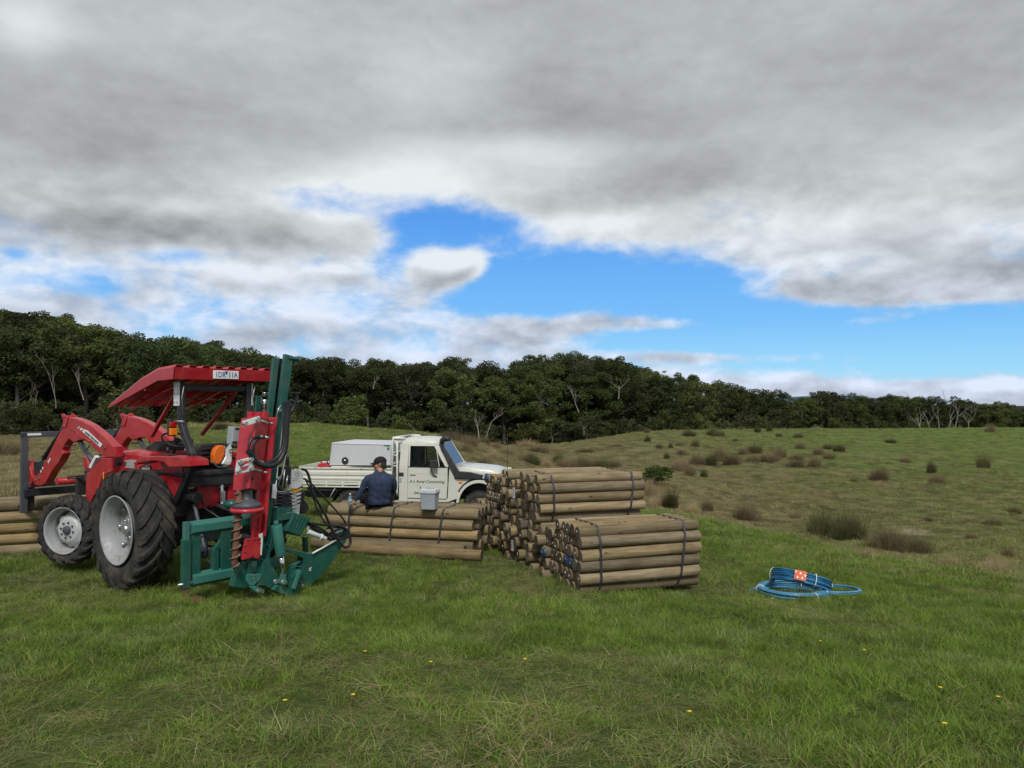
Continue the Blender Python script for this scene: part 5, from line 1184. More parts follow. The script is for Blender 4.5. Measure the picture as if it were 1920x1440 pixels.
    for k in range(N + 1):
        t_ = .04 + .92 * k / N; th = 2 * pi * 8 * k / N; c_ = a + ax * t_; v = e1 * cos(th) + e2 * sin(th); ri.append(c_ + v * .032); ro.append(c_ + v * .06)
    mb.add(ri + ro + [p + dn * .008 for p in ri] + [p + dn * .008 for p in ro], [(k, k + 1, N + 1 + k + 1, N + 1 + k) for k in range(N)] + [(2 * N + 2 + k, 3 * N + 3 + k, 3 * N + 4 + k, 2 * N + 3 + k) for k in range(N)] + [(N + 1 + k, N + 2 + k, 3 * N + 4 + k, 3 * N + 3 + k) for k in range(N)])
    mb.build('auger_flight', M['flight'], sh)
    # ---- grey tool box, ram at the top
    gb = pr([c3(628, 852), c3(755, 860), c3(742, 1040), c3(612, 1028)], .12, 'control_box', 'greybox', YP + .05, bevel=.008)
    mb = MB(); a = Q([c3(665, 870)], YP + .045)[0]; mb.box(a, (.05, .012, .014)); a = Q([c3(640, 1008)], YP + .045)[0]; mb.box(a, (.06, .006, .02)); mb.build('catch', M['ink'], gb)
    pr([c3(625, 1040), c3(700, 1045), c3(690, 1075), c3(640, 1070)], .06, 'box_base', 'black', YP + .06)
    mb = MB(); a, b = Q([c3(942, 530), c3(938, 720)], YP + .12); mb.tube([a + (b - a) * .15, a + (b - a) * .85], .026, 12, 1); mb.tube([a, a + (b - a) * .18], .045, 14, 0); mb.tube([a + (b - a) * .8, b], .05, 14, 0); mb.tube([a + (b - a) * -.02, a + (b - a) * -.10], .03, 8, 1)
    for dx in (-.045, .045): mb.tube([a + Vector((dx, 0, -.03)), b + Vector((dx, 0, .03))], .012, 6, 0)
    B(mb, 'ram', ['black', 'chrome'], 0)
    # ---- hoses
    def hose(qs, r, name='hydraulic_hose', mat='hose', yy=YP - .20, parent=None, smooth=3):
        P = Q(qs, yy)
        for _ in range(smooth):
            P2 = [P[0]]
            for u, v in zip(P[:-1], P[1:]): P2 += [u.lerp(v, .25), u.lerp(v, .75)]
            P = P2 + [P[-1]]
        mb = MB(); mb.tube(P, r, 8); return B(mb, name, mat, 0, parent)
    hose([c3(1170, 600), c3(1172, 700), c3(1160, 850), c3(1150, 1050), c3(1120, 1150), c3(1060, 1230), c3(950, 1252), c3(860, 1215), c3(800, 1130), c3(770, 1090)], .034, 'hose_sleeve', yy=YP - .34)
    hose([c3(1145, 600), c3(1150, 700), c3(1140, 850), c3(1130, 1050), c3(1090, 1140), c3(1020, 1200), c3(950, 1222)], .026, 'hose_sleeve', yy=YP - .33)
    hose([c3(785, 1130), c3(778, 1060), c3(800, 985), c3(850, 955), c3(890, 950)], .017, yy=YP - .36); hose([c3(860, 1200), c3(825, 1120), c3(820, 1050), c3(850, 985), c3(900, 962), c3(950, 960)], .017, yy=YP - .35)
    for q, r_ in ((c3(880, 955), c3(920, 952)), (c3(940, 958), c3(982, 966))): a, b = Q([q, r_], YP - .35); mb = MB(); mb.tube([a, b], .018, 8); B(mb, 'hose_fitting', 'steel', 0)
    hose([c3(1190, 590), c3(1225, 600), c3(1235, 640), c3(1215, 700)], .022, 'hydraulic_hose'); 
    # rigid chrome pipes down the mast
    for qs in ([c3(1135, 620), c3(1125, 800), c3(1095, 1060), c3(1075, 1220), c3(1055, 1440), c4(1042, 170), c4(1050, 215), c4(1090, 225), c4(1190, 222)], [c3(1195, 620), c3(1150, 1150), c3(1120, 1300), c3(1075, 1440)], [c3(1100, 640), c3(1075, 680), c3(1060, 750)], [c4(1140, 0), c4(1130, 90), c4(1120, 200)], [c4(1170, 60), c4(1150, 190)]):
        P = Q(qs, YP - .04); mb = MB(); mb.tube(P, .009, 6); B(mb, 'steel_pipe', 'steel', 0)
    mb = MB()
    for q in (c3(1068, 1372), c3(1090, 690), c3(1080, 1365)): a = Q([q], YP - .05)[0]; mb.box(a, (.035, .03, .03))
    B(mb, 'pipe_clip', 'steel', .003)
    pr([c4(1025, 148), c4(1058, 150), c4(1065, 200), c4(1055, 295), c4(1012, 285)], .012, 'sight_gauge', 'plate', YP - .07, bevel=.002)
    # valve block between the mast and the lever panel
    mb = MB()
    for k in range(5): a = Q([c4(1140, 250 + 34 * k)], YP + .02)[0]; mb.box(a, (.15, .10, .032), 0); mb.tube([a + Vector((.06, -.06, 0)), a + Vector((.12, -.07, 0))], .012, 8, 1)
    a = Q([c4(1130, 60)], YP + .05)[0]; mb.box(a, (.14, .10, .22), 0); B(mb, 'valve_block', ['black', 'steel'], .004)
    mb = MB(); a = Q([c4(1110, 420)], YP + .02)[0]; mb.box((a.x, a.y, a.z - .02), (.22, .14, .16)); B(mb, 'valve_bracket', 'green')
    # ---- white lever panel
    pn = pr([c3(1210, 1285), c3(1330, 1300), c4(1285, 448), c4(1155, 435), c4(1165, 380), c4(1180, 200)], .03, 'lever_panel', 'paper', YP + .02, bevel=.004)
    mb = MB(); mb.prism(Q([c4(1200, 185), c4(1310, 195), c4(1305, 225), c4(1240, 235), c4(1195, 215)], YP + .018), (0, -.003, 0)); mb.build('warning_label', M['yellow'], pn)
    mb = MB()
    for x, y, w in ((1248, 90, .10), (1250, 108, .09), (1250, 260, .08), (1245, 305, .08), (1240, 350, .08), (1230, 395, .09)): a = Q([c4(x, y)], YP + .018)[0]; mb.box(a, (w, .003, .006))
    mb.build('panel_print', M['decalgrey'], pn)
    a = Q([c4(1268, 38)], YP + .018)[0]; mb = MB()
    for r0, r1 in ((.034, .042), (.0, .016)): mb.add([a + Vector((r * cos(2 * pi * k / 20), -.003, r * sin(2 * pi * k / 20))) for r in (r0, r1) for k in range(20)], [(k, (k + 1) % 20, 20 + (k + 1) % 20, 20 + k) for k in range(20)])
    mb.build('round_decal', M['decalgrey'], pn)
    for k in range(5):
        a, b, c_ = Q([c4(1160 - 4 * k, 222 + 40 * k), c4(1262 - 6 * k, 198 + 39 * k), c4(1318 - 4 * k, 172 + 40 * k)], YP - .05); mb = MB(); mb.tube([a, b], .005, 6); mb.tube([b, c_], [.006, .013], 8); B(mb, 'lever', 'black', 0)
    pr([c4(1288, 200), c4(1345, 225), c4(1352, 260), c4(1340, 300), c4(1380, 350), c4(1390, 400), c4(1350, 440), c4(1285, 445)], .16, 'valve_guard', 'black', YP + .06, bevel=.02)
    # ---- ribbed green step box
    st = pr([c4(1228, 445), c4(1395, 492), c4(1300, 672), c4(1145, 618)], .20, 'step_box', 'green', YP - .06, bevel=.008)
    mb = MB()
    for k in range(5):
        t0 = .12 + .19 * k; tl, tr, br, bl = Q([c4(1228, 445), c4(1395, 492), c4(1300, 672), c4(1145, 618)], YP - .065); a = tl.lerp(tr, t0); b = bl.lerp(br, t0); a, b = a.lerp(b, .06), a.lerp(b, .94); mb.bar(a, b, .02, .012, up=(0, 1, 0))
    mb.build('tread', M['green'], st); mb = MB(); a, b = Q([c4(1160, 440), c4(1235, 438)], YP - .05); c_ = Q([c4(1395, 490)], YP - .05)[0]; mb.tube([a, b, c_], .008, 6); mb.build('edge_rod', M['green_worn'], st)
    # ---- big side plate reaching right
    side = [c4(1130, 785), c4(1370, 838), c4(1420, 842), c4(1520, 790), c4(1660, 712), c4(1765, 680), c4(1750, 730), c4(1620, 920), c4(1470, 1095), c4(1400, 1160), c4(1300, 1178), c4(1285, 1100), c4(1332, 975), c4(1332, 895), c4(1270, 860), c4(1130, 815)]
    sp = pr(side, .03, 'side_plate', 'green', YP + .02); mb = MB(); P = Q([c4(1415, 842), c4(1520, 785), c4(1655, 708)], YP + .0); mb.tube(P, .012, 6); mb.build('worn_edge', M['plate'], sp)
    mb = MB(); mb.prism(Q([d4(640, 690), d4(740, 690), d4(760, 760), d4(700, 770)], YP + .012), (0, -.002, 0)) if False else None
    mb = MB(); mb.prism(Q([d4(712, 770), d4(755, 752), d4(757, 765), d4(712, 785)], YP + .012), (0, -.003, 0)); mb.prism(Q([d4(712, 800), d4(750, 788), d4(745, 808), d4(712, 815)], YP + .012), (0, -.003, 0)); mb.build('decal', M['paper'], sp)
    pr([d4(290, 420), d4(700, 515), d4(820, 520), d4(815, 530), d4(640, 545), d4(290, 445)], .22, 'top_arm', 'green', YP + .05)
    pr([c4(1660, 640), c4(1760, 600), c4(1775, 690), c4(1700, 720)], .10, 'hose_bracket', 'green', YP + .10)
    bar(d4(370, 750), d4(625, 612), .03, .04, 'brace', 'green_worn', YP + .10)
    for q in ((590, 640), (650, 660)): pass
    quad(d4(640, 240), d4(700, 240), d4(700, 500), d4(650, 480), .06, 'rear_post', 'green', YP + .25)
    # chrome ram lying on the side plate
    a, b = Q([d4(690, 150), d4(1000, 270)], YP + .0); mb = MB(); mb.tube([a, a.lerp(b, .72)], .030, 12); mb.tube([a.lerp(b, .68), a.lerp(b, .78)], .04, 12); mb.tube([a.lerp(b, .75), b], .026, 12); mb.bar(*Q([d4(700, 60), d4(665, 120)], YP), .03, .03); B(mb, 'side_ram', 'plate', .003)
    a, b = Q([d4(975, 155), d4(1125, 190)], YP + .04); mb = MB(); mb.tube([a, b], .016, 10); B(mb, 'ram_fitting', 'steel', 0)
    # lower cylinder
    a, b, c_ = Q([d4(165, 40), d4(240, 555), d4(280, 850)], YP - .18); mb = MB(); mb.tube([a, b], .062, 18); mb.tube([a + (a - b).normalized() * .05, a], .03, 10); lc = B(mb, 'tilt_cylinder', 'green_worn', .004); mb = MB(); mb.tube([b, c_], .033, 14); mb.build('rod', M['chrome'], lc)
    mb = MB(); e = Q([d4(262, 1000)], YP - .18)[0]; mb.bar(c_, e, .06, .05); mb.tube([e - Vector((0, .05, 0)), e + Vector((0, .05, 0))], .04, 14); mb.build('clevis', M['green_worn'], lc, bevel=.004)
    mb = MB()
    for q in ((265, 1000), (135, 990)): e = Q([d4(*q)], YP - .24)[0]; mb.tube([e, e - Vector((0, .025, 0))], .026, 12)
    e = Q([d4(580, 1060)], YP - .1)[0]; mb.tube([e, e - Vector((0, .04, 0))], .022, 10); B(mb, 'pivot_pin', 'steel', 0)
    # base shoe, plates and spade foot
    pr([c4(715, 960), c4(760, 925), c4(790, 935), c4(770, 1040), c4(755, 1100), c4(800, 1170), c4(740, 1190), c4(620, 1175), c4(655, 1060)], .10, 'base_shoe', 'green', YP - .05)
    pr([c4(765, 1045), c4(920, 1045), c4(890, 1110), c4(830, 1165), c4(790, 1165), c4(755, 1115)], .02, 'hole_plate', 'green_worn', YP - .13)
    mb = MB()
    for x, y in ((805, 1075), (850, 1070), (885, 1062), (810, 1110), (855, 1105)): e = Q([c4(x, y)], YP - .133)[0]; mb.box(e, (.014, .004, .008))
    B(mb, 'slot', 'ink', 0)
    pr([c4(780, 910), c4(812, 905), c4(805, 1050), c4(770, 1050)], .05, 'guide_leg', 'green', YP - .08); pr([c4(885, 905), c4(925, 880), c4(930, 960), c4(915, 1050), c4(880, 1050)], .05, 'guide_leg', 'green', YP - .08)
    pr([d4(0, 630), d4(120, 370), d4(120, 250), d4(60, 560), d4(70, 720), d4(0, 720)], .04, 'brace', 'green', YP - .10)
    pr([c4(925, 905), c4(985, 905), c4(1010, 960), c4(1050, 1010), c4(1085, 1080), c4(1080, 1150), c4(990, 1190), c4(930, 1160), c4(860, 1170), c4(900, 1100)], .10, 'pivot_housing', 'green', YP - .12)
    pr([c4(790, 1175), c4(860, 1170), c4(940, 1205), c4(935, 1245), c4(860, 1240)], .05, 'toe_plate', 'green_worn', YP - .16); e = Q([c4(868, 1212)], YP - .17)[0]; mb = MB(); mb.tube([e, e - Vector((0, .02, 0))], .02, 10); B(mb, 'pivot_pin', 'steel', 0)
    pr([d4(100, 1130), d4(190, 1060), d4(300, 1090), d4(420, 1130), d4(380, 1225), d4(230, 1190)], .05, 'swing_arm', 'green_worn', YP - .18)
    pr([d4(430, 930), d4(520, 790), d4(570, 790), d4(560, 900), d4(540, 1140), d4(520, 1330), d4(400, 1380), d4(375, 1320), d4(410, 1120)], .07, 'spade_foot', 'green', YP - .22); bar(d4(555, 800), d4(450, 1120), .05, .03, 'foot_strip', 'green_worn', YP - .26)
    pr([d4(330, 960), d4(400, 920), d4(440, 760), d4(490, 720), d4(625, 745), d4(625, 760), d4(500, 745), d4(455, 790), d4(420, 940), d4(390, 1100), d4(330, 1060)], .08, 'foot_bracket', 'green', YP - .14)
    pr([d4(640, 560), d4(700, 560), d4(620, 1100), d4(560, 1100), d4(560, 1000)], .14, 'inner_plate', 'green', YP + .06)
    bar(d4(0, 400), d4(110, 60), .06, .05, 'mast_stay', 'green', YP - .02)
    quad(c4(925, 560), c4(1000, 560), c4(985, 930), c4(925, 960), .12, 'mast_foot', 'green', YP - .02)
    # loose hoses sweeping right
    hose([c3(1310, 1278), c3(1360, 1290), c4(1390, 90), c4(1410, 200), c4(1450, 300), c4(1540, 430), c4(1600, 580), c4(1650, 660), c4(1700, 750), c4(1750, 790), c4(1795, 760), c4(1800, 690), c4(1770, 610), c4(1700, 560), c4(1560, 560), c4(1420, 540)], .017, yy=YP - .06)
    hose([c4(1330, 90), c4(1420, 150), c4(1560, 310), c4(1680, 440), c4(1745, 520), c4(1745, 570), c4(1680, 580), c4(1560, 590)], .012, yy=YP - .02)
    hose([c4(1350, 110), c4(1400, 200), c4(1460, 400), c4(1520, 500), c4(1590, 590), c4(1620, 620)], .010, yy=YP - .04)
    hose([c4(1380, 530), c4(1500, 590), c4(1600, 670), c4(1700, 700), c4(1770, 680), c4(1790, 620), c4(1740, 580), c4(1640, 610), c4(1560, 660)], .017, yy=YP + .03)
    hose([c4(1390, 570), c4(1470, 620), c4(1560, 700), c4(1640, 700), c4(1720, 650), c4(1740, 600)], .016, yy=YP + .06)
    hose([c4(1400, 545), c4(1530, 545), c4(1640, 560), c4(1730, 570), c4(1780, 560), c4(1780, 590)], .010, yy=YP + .10)
    hose([c4(1350, 540), c4(1450, 600), c4(1580, 690), c4(1600, 705)], .022, yy=YP + .05)
    # shapes behind: green link bar and drive shaft guard
    mb = MB(); a, b = T.y(d6(860, 180), -1.15) - OFF, T.y(d6(1040, 190), -1.3) - OFF; mb.tube([a, a.lerp(b, .3), b], [.02, .06, .06], 12); B(mb, 'top_link', 'green', 0)
    mb = MB(); a = T.y(d6(585, 640), -1.25) - OFF; mb.tube([a + Vector((.05 * cos(t), 0, -.09 + .12 * sin(t))) for t in [2 * pi * k / 16 for k in range(16)]], .012, 6, closed=True); a2 = T.y(d6(570, 860), -1.2) - OFF; mb.box(a2, (.12, .08, .08)); mb.tube([a2, T.y(d6(700, 1000), -1.3) - OFF], .01, 6); B(mb, 'link_chain', 'dkgrey', .003)
    mb = MB(); a, b = T.y(c3(1165, 1150), -1.55) - OFF, T.y(c4(1170, 0), -1.55) - OFF; mb.bar(a, b, .04, .04, up=(0, 1, 0)); B(mb, 'stay_bar', 'black')
driver()
# ------------------------------------------------------------------ utility truck
class FrS(Fr):
    SY = .952
    def on(s, ax, q, c):
        p = Fr.on(s, ax, q, c); p.y /= s.SY; return p
_a = R_(-97.5)
U = FrS(-2.625 - .85 * cos(_a), 18 - .85 * sin(_a), -1.18, -97.5)
def ute():
    root = empty('tray_utility', U.o, U.a, 'cream single cab utility truck with tray and black snorkel, parked behind the posts', 'ute'); root.scale = (1, U.SY, 1)
    X = .85; y0 = -3.0
    def B(mb, name, mat, bevel=.01, parent=None, **k): return mb.build(name, [M[m_] for m_ in mat] if isinstance(mat, list) else M[mat], parent or root, bevel=bevel, **k)
    P = lambda *q, x=X: [Vector((x, p.y, p.z)) for p in U.xs([c5(*a) for a in q], x)]
    # ---- cab shell: sills, pillars, roof, firewall built as loops so that the windows are open
    ya, yb = .10, 1.20      # door
    mb = MB()
    for s in (1, -1):
        f = lambda pts: [Vector((s * x, y, z)) for x, y, z in pts]
        mb.prism(f([(.80, -.02, .52), (.80, .20, .52), (.80, .20, 1.32), (.80, -.02, 1.34)]), (s * .05, 0, 0))      # rear quarter
        mb.prism(f([(.80, -.02, 1.34), (.80, .20, 1.32), (.74, .215, 1.86), (.74, .02, 1.86)]), (s * .045, 0, 0))
        mb.prism(f([(.80, .20, .60), (.80, 1.20, .60), (.80, 1.20, .52), (.80, .20, .52)]), (s * .04, 0, 0))         # sill
        mb.prism(f([(.80, 1.19, .52), (.80, 1.42, .60), (.80, 1.45, 1.28), (.80, 1.24, 1.34)]), (s * .05, 0, 0))      # cowl side
        mb.prism(f([(.80, 1.16, 1.34), (.80, 1.28, 1.34), (.73, .93, 1.88), (.73, .84, 1.86)]), (s * .04, 0, 0))      # front pillar
        mb.prism(f([(.74, .02, 1.84), (.74, .90, 1.84), (.73, .88, 1.90), (.72, .05, 1.92)]), (s * .05, 0, 0))         # cant rail
    mb.box((0, .0, .95), (1.6, .05, .8)); mb.box((0, .02, 1.88), (1.4, .06, .06)); mb.box((0, 1.28, 1.3), (1.56, .10, .1)); mb.box((0, .60, .50), (1.6, 1.5, .06)); mb.box((0, .91, 1.87), (1.42, .05, .05)); mb.box((-.6, .0, 1.6), (.3, .04, .5)); mb.box((.6, .0, 1.6), (.3, .04, .5))
    B(mb, 'cab', 'cream', .012)
    mb = MB(); rr = lambda y, z, w: [Vector((x * w, y, z + h)) for x, h in ((-1, -.05), (-.97, 0), (-.8, .05), (0, .075), (.8, .05), (.97, 0), (1, -.05))]
    mb.loft([rr(-.0, 1.90, .74), rr(.08, 1.935, .77), rr(.5, 1.945, .775), rr(.85, 1.915, .77), rr(.95, 1.87, .75)]); B(mb, 'roof', 'cream', 0)
    def door(s):
        mb = MB(); f = lambda pts: [Vector((s * x, y, z)) for x, y, z in pts]
        mb.prism(f([(.835, .205, .61), (.835, 1.175, .60), (.835, 1.20, .95), (.835, 1.20, 1.33), (.835, .215, 1.34)]), (s * .03, 0, 0))
        mb.prism(f([(.83, .215, 1.34), (.83, .25, 1.34), (.775, .255, 1.82), (.775, .22, 1.845)]), (s * .025, 0, 0)); mb.prism(f([(.775, .22, 1.815), (.775, .87, 1.815), (.77, .86, 1.845), (.77, .22, 1.845)]), (s * .025, 0, 0))
        mb.prism(f([(.83, 1.14, 1.34), (.83, 1.19, 1.34), (.775, .885, 1.84), (.775, .845, 1.82)]), (s * .025, 0, 0)); mb.prism(f([(.832, .98, 1.34), (.832, 1.0, 1.34), (.785, .925, 1.70), (.785, .905, 1.70)]), (s * .02, 0, 0))
        d = B(mb, 'door', 'cream', .008); g = MB(); g.prism(f([(.828, .25, 1.33), (.828, 1.15, 1.33), (.772, .85, 1.82), (.772, .25, 1.82)]), (s * .004, 0, 0)); g.build('window', M['glass'], d)
        g = MB(); g.prism(f([(.866, .22, 1.325), (.866, 1.18, 1.32), (.866, 1.18, 1.335), (.866, .22, 1.342)]), (s * .006, 0, 0)); g.build('window_seal', M['blackp'], d)
        h = MB(); h.box((s * .875, .34, 1.155), (.02, .15, .022)); h.build('handle', M['steel'], d, bevel=.005)
        c_ = MB(); c_.prism(f([(.8655, .205, 1.19), (.8655, 1.20, 1.175), (.8655, 1.20, 1.181), (.8655, .205, 1.197)]), (s * .004, 0, 0)); c_.build('crease', M['creamdirty'], d)
        return d
    d = door(1); door(-1)
    # lettering on the near door
    tx = lambda s_, q, q2, size, **k: text(s_, P(q, x=X + .018)[0], (0, 1, 0), (0, 0, 1), size, M['ink'], d, **k)
    tx('A L Rural Contracting', (1092, 552), 0, .092, shear=.35, xs=1.06, bold=.0006)
    tx('...............', (1150, 578), 0, .04)
    tx('041', (1132, 655), 0, .085, shear=.25, xs=1.15, bold=.0010); tx('6', (1342, 660), 0, .085, shear=.25, xs=1.15, bold=.0010); tx('B', (1184, 612), 0, .085, bold=.0008)
    # glass
    mb = MB(); mb.prism([(-.74, 1.26, 1.35), (.74, 1.26, 1.35), (.70, .94, 1.86), (-.70, .94, 1.86)], (0, .006, .004)); B(mb, 'windscreen', 'wscreen', 0)
    mb = MB(); mb.box((0, .0, 1.6), (.95, .006, .46)); B(mb, 'rear_window', 'glass', 0)
    mb = MB(); mb.box((.32, .24, .95), (.5, .12, .75), rot=Matrix.Rotation(.12, 3, 'X')); mb.box((.32, .20, 1.42), (.26, .09, .2)); mb.box((-.35, .24, .95), (.7, .12, .7)); mb.box((0, .5, .75), (1.3, .5, .18)); B(mb, 'seat', 'black', .03)
    mb = MB(); mb.box((0, 1.1, 1.22), (1.5, .3, .22)); mb.tube([Vector((.36 + .18 * cos(t), .90 + .05 * sin(t), 1.30 + .17 * sin(t))) for t in [2 * pi * k / 20 for k in range(20)]], .012, 6, closed=True); B(mb, 'dashboard', 'blackp', .02)
    # ---- front end
    mb = MB(); hd = lambda y, z, w: [Vector((x * w, y, z + h)) for x, h in ((-1, -.12), (-1, -.02), (-.92, .0), (-.4, .035), (.4, .035), (.92, .0), (1, -.02), (1, -.12))]
    mb.loft([hd(1.30, 1.335, .74), hd(1.8, 1.31, .73), hd(2.22, 1.275, .70), hd(2.42, 1.23, .67), hd(2.46, 1.16, .66)]); B(mb, 'bonnet', 'cream', 0)
    for s in (1, -1):
        mb = MB(); f = lambda pts: [Vector((s * .78, y, z)) for y, z in pts]
        arc = [(1.98 + .50 * cos(a), .48 + .50 * sin(a)) for a in [R_(t) for t in range(172, 4, -12)]]
        mb.prism(f([(1.42, .56), (1.42, 1.28), (2.54, 1.20), (2.57, .72), (2.52, .62)] + arc[::-1]), (s * .07, 0, 0)); gd = B(mb, 'front_guard', 'cream', .012)
        tr = MB(); o = [(1.98 + .56 * cos(a), .48 + .57 * sin(a)) for a in [R_(t) for t in range(176, 0, -11)]]; i = [(1.98 + .50 * cos(a), .48 + .50 * sin(a)) for a in [R_(t) for t in range(176, 0, -11)]]
        tr.prism([Vector((s * .845, y, z)) for y, z in o + i[::-1]], (s * .05, 0, 0)); tr.build('arch_trim', M['creamdirty'], gd, bevel=.008)
        o2 = [(1.98 + .60 * cos(a), .48 + .615 * sin(a)) for a in [R_(t) for t in range(150, 20, -10)]]; t2 = MB(); t2.prism([Vector((s * .848, y, z)) for y, z in o2 + [(1.98 + .562 * cos(R_(t)), .48 + .572 * sin(R_(t))) for t in range(30, 160, 10)]], (s * .02, 0, 0)); t2.build('black_moulding', M['blackp'], gd)
        b = MB(); p = P((1552, 548))[0]; b.box((s * .858, p.y, p.z), (.02, .09, .045)); b.build('side_repeater', M['amber'], gd, bevel=.005)
    mb = MB(); mb.box((0, 2.57, .95), (1.3, .04, .36)); mb.box((0, 2.68, .60), (1.62, .12, .16)); fr = B(mb, 'front_panel', 'blackp', .02)
    for s in (.62, -.62): m = MB(); m.tube([(s, 2.58, .97), (s, 2.61, .97)], .09, 18); m.build('headlight', M['glass'], fr)
    # ---- snorkel
    sn = MB(); pts = [P((1745, 500))[0], P((1640, 485))[0], P((1530, 478))[0], P((1480, 400))[0], P((1430, 310))[0], P((1385, 235))[0], P((1380, 190))[0]]
    xs_ = [.87, .885, .89, .865, .83, .80, .80]; wz = [.05, .075, .085, .07, .055, .045, .045]
    rings = []
    for i, p in enumerate(pts):
        t = (pts[min(i + 1, 6)] - pts[max(i - 1, 0)]).normalized(); n = Vector((0, -t.z, t.y)); c_ = Vector((xs_[i], p.y, p.z)); rings.append([c_ + n * wz[i] + Vector((.035, 0, 0)), c_ + n * wz[i] - Vector((.05, 0, 0)), c_ - n * wz[i] - Vector((.05, 0, 0)), c_ - n * wz[i] + Vector((.035, 0, 0))])
    sn.loft(rings, smooth=False); so_ = B(sn, 'snorkel', 'blackp', .012)
    h = MB(); a, b, e = P((1378, 200))[0], P((1385, 168))[0], P((1435, 165))[0]; h.tube([Vector((.80, a.y, a.z)), Vector((.80, b.y, b.z - .02)), Vector((.80, (b.y + e.y) / 2, b.z + .045)), Vector((.80, e.y, e.z + .015)), Vector((.80, e.y + .01, e.z - .04))], [.055, .07, .075, .08, .07], 14); h.build('snorkel_head', M['blackp'], so_)
    sp = MB(); sp.prism([Vector((.86, p.y, p.z)) for p in P((1500, 475), (1760, 480), (1745, 515), (1500, 515))], (.02, 0, 0)); sp.build('snorkel_base', M['blackp'], so_, bevel=.006)
    # mirror
    mi = MB(); p = P((1305, 382), x=1.0)[0]; mi.box((1.02, p.y + .02, p.z), (.05, .20, .17)); mm = B(mi, 'mirror', 'blackp', .02); mi = MB(); a, b, e = P((1300, 420), (1312, 488), (1335, 502), x=.93); mi.tube([Vector((1.0, a.y, a.z)), Vector((.95, a.y - .01, (a.z + b.z) / 2)), Vector((.90, b.y, b.z)), Vector((.87, e.y, e.z))], .014, 8); mi.build('mirror_arm', M['blackp'], mm)
    # aerial
    mb = MB(); mb.tube([(.5, 2.62, 1.1), (.5, 2.62, 2.1)], .006, 5); B(mb, 'aerial', 'blackp', 0)
    # black inlet on the quarter panel and fuel flap
    mb = MB(); p = P((1020, 478))[0]; mb.box((.853, p.y, p.z), (.008, .12, .09)); B(mb, 'vent', 'blackp', .003); mb = MB(); p = P((1010, 530))[0]; mb.box((.853, p.y, p.z), (.008, .07, .12)); B(mb, 'latch_panel', 'greybox', .003)
    # ---- wheels
    for (y, s) in ((1.98, 1), (1.98, -1), (-1.22, 1), (-1.22, -1)):
        W = empty('wheel', (s * .72, y, .39)); W.parent = root; mb = MB(); R = .39; h_ = .125
        prof = [(h_ * .8, .22), (h_, .26), (h_ * 1.02, .32), (h_ * .9, .37), (h_ * .7, R - .006), (0, R)]; prof += [(-a, b) for a, b in prof[::-1][1:]]; mb.lathe(prof, n=40)
        for k in range(30):
            for q in (-1, 0, 1): a = 2 * pi * (k + .5 * (q != 0)) / 30; mb.box((q * .085, (R + .003) * cos(a), (R + .003) * sin(a)), (.06, .05, .02), rot=Matrix.Rotation(a, 3, 'X'))
        mb.build('tyre', M['rubber'], W); mb = MB(); mb.lathe([(s * .10, .225), (s * .11, .235), (s * .09, .21), (s * .05, .19), (s * .03, .15), (s * .06, .10), (s * .06, .0)], n=28); mb.build('rim', M['dirtyrim'], W)
    # ---- chassis and tray
    mb = MB()
    for s in (-.38, .38): mb.box((s, -.2, .62), (.08, 5.4, .14))
    mb.tube([(-.65, -1.22, .40), (.65, -1.22, .40)], .05, 10); mb.box((0, -1.22, .42), (.26, .3, .24)); mb.box((.45, -.5, .62), (.3, .6, .2)); mb.tube([(.3, 0, .5), (.32, -2.6, .55)], .03, 8); mb.box((-.45, -.4, .6), (.3, .7, .25)); mb.box((0, 1.9, .62), (.7, .8, .3)); mb.box((0, 2.0, .9), (1.2, 1.3, .3)); mb.box((.3, -2.1, .62), (.35, .5, .16)); B(mb, 'chassis', 'black', .01)
    yt0, yt1 = -2.70, -.18; zt = 1.30; zf = .98
    mb = MB(); mb.box((0, (yt0 + yt1) / 2, zf), (1.78, yt1 - yt0, .05)); mb.box((.89, (yt0 + yt1) / 2, zf - .06), (.03, yt1 - yt0, .05)); mb.box((.89, (yt0 + yt1) / 2, zf - .13), (.03, yt1 - yt0, .03))
    k = 7
    for i in range(k): y = yt0 + (yt1 - yt0) * i / (k - 1); mb.box((.87, y + (.02 if i == 0 else -.02 if i == k - 1 else 0), zf - .08), (.05, .05, .11)); mb.box((0, y, zf - .05), (1.7, .05, .06))
    tr = B(mb, 'tray', 'creamdirty', .006)
    for s in (1, -1):
        m = MB(); m.prism([(s * .90, yt0, 1.01), (s * .91, yt0, 1.05), (s * .895, yt0, 1.07), (s * .895, yt0, 1.11), (s * .912, yt0, 1.13), (s * .912, yt0, 1.20), (s * .895, yt0, 1.22), (s * .895, yt0, 1.26), (s * .92, yt0, 1.27), (s * .92, yt0, 1.305), (s * .885, yt0, 1.305), (s * .875, yt0, 1.01)], (0, yt1 - yt0, 0)); m.build('drop_side', M['creamdirty'], tr, bevel=.004)
    m = MB(); m.box((0, yt0 + .01, 1.155), (1.78, .03, .29)); m.build('tailgate', M['creamdirty'], tr, bevel=.006)
    m = MB()
    for q in ((300, 412), (245, 415), (660, 428)): p = P(q, x=.92)[0]; m.tube([(.915, p.y, p.z), (.925, p.y, p.z)], .012, 8)
    m.box((.915, yt0 + .06, 1.30), (.03, .16, .035)); m.build('latch', M['blackp'], tr)
    m = MB(); p, q = P((445, 565))[0], P((375, 690))[0]; m.tube([Vector((.87, p.y, p.z)), Vector((.85, q.y, q.z))], .012, 8); m.build('guard_stay', M['creamdirty'], tr)
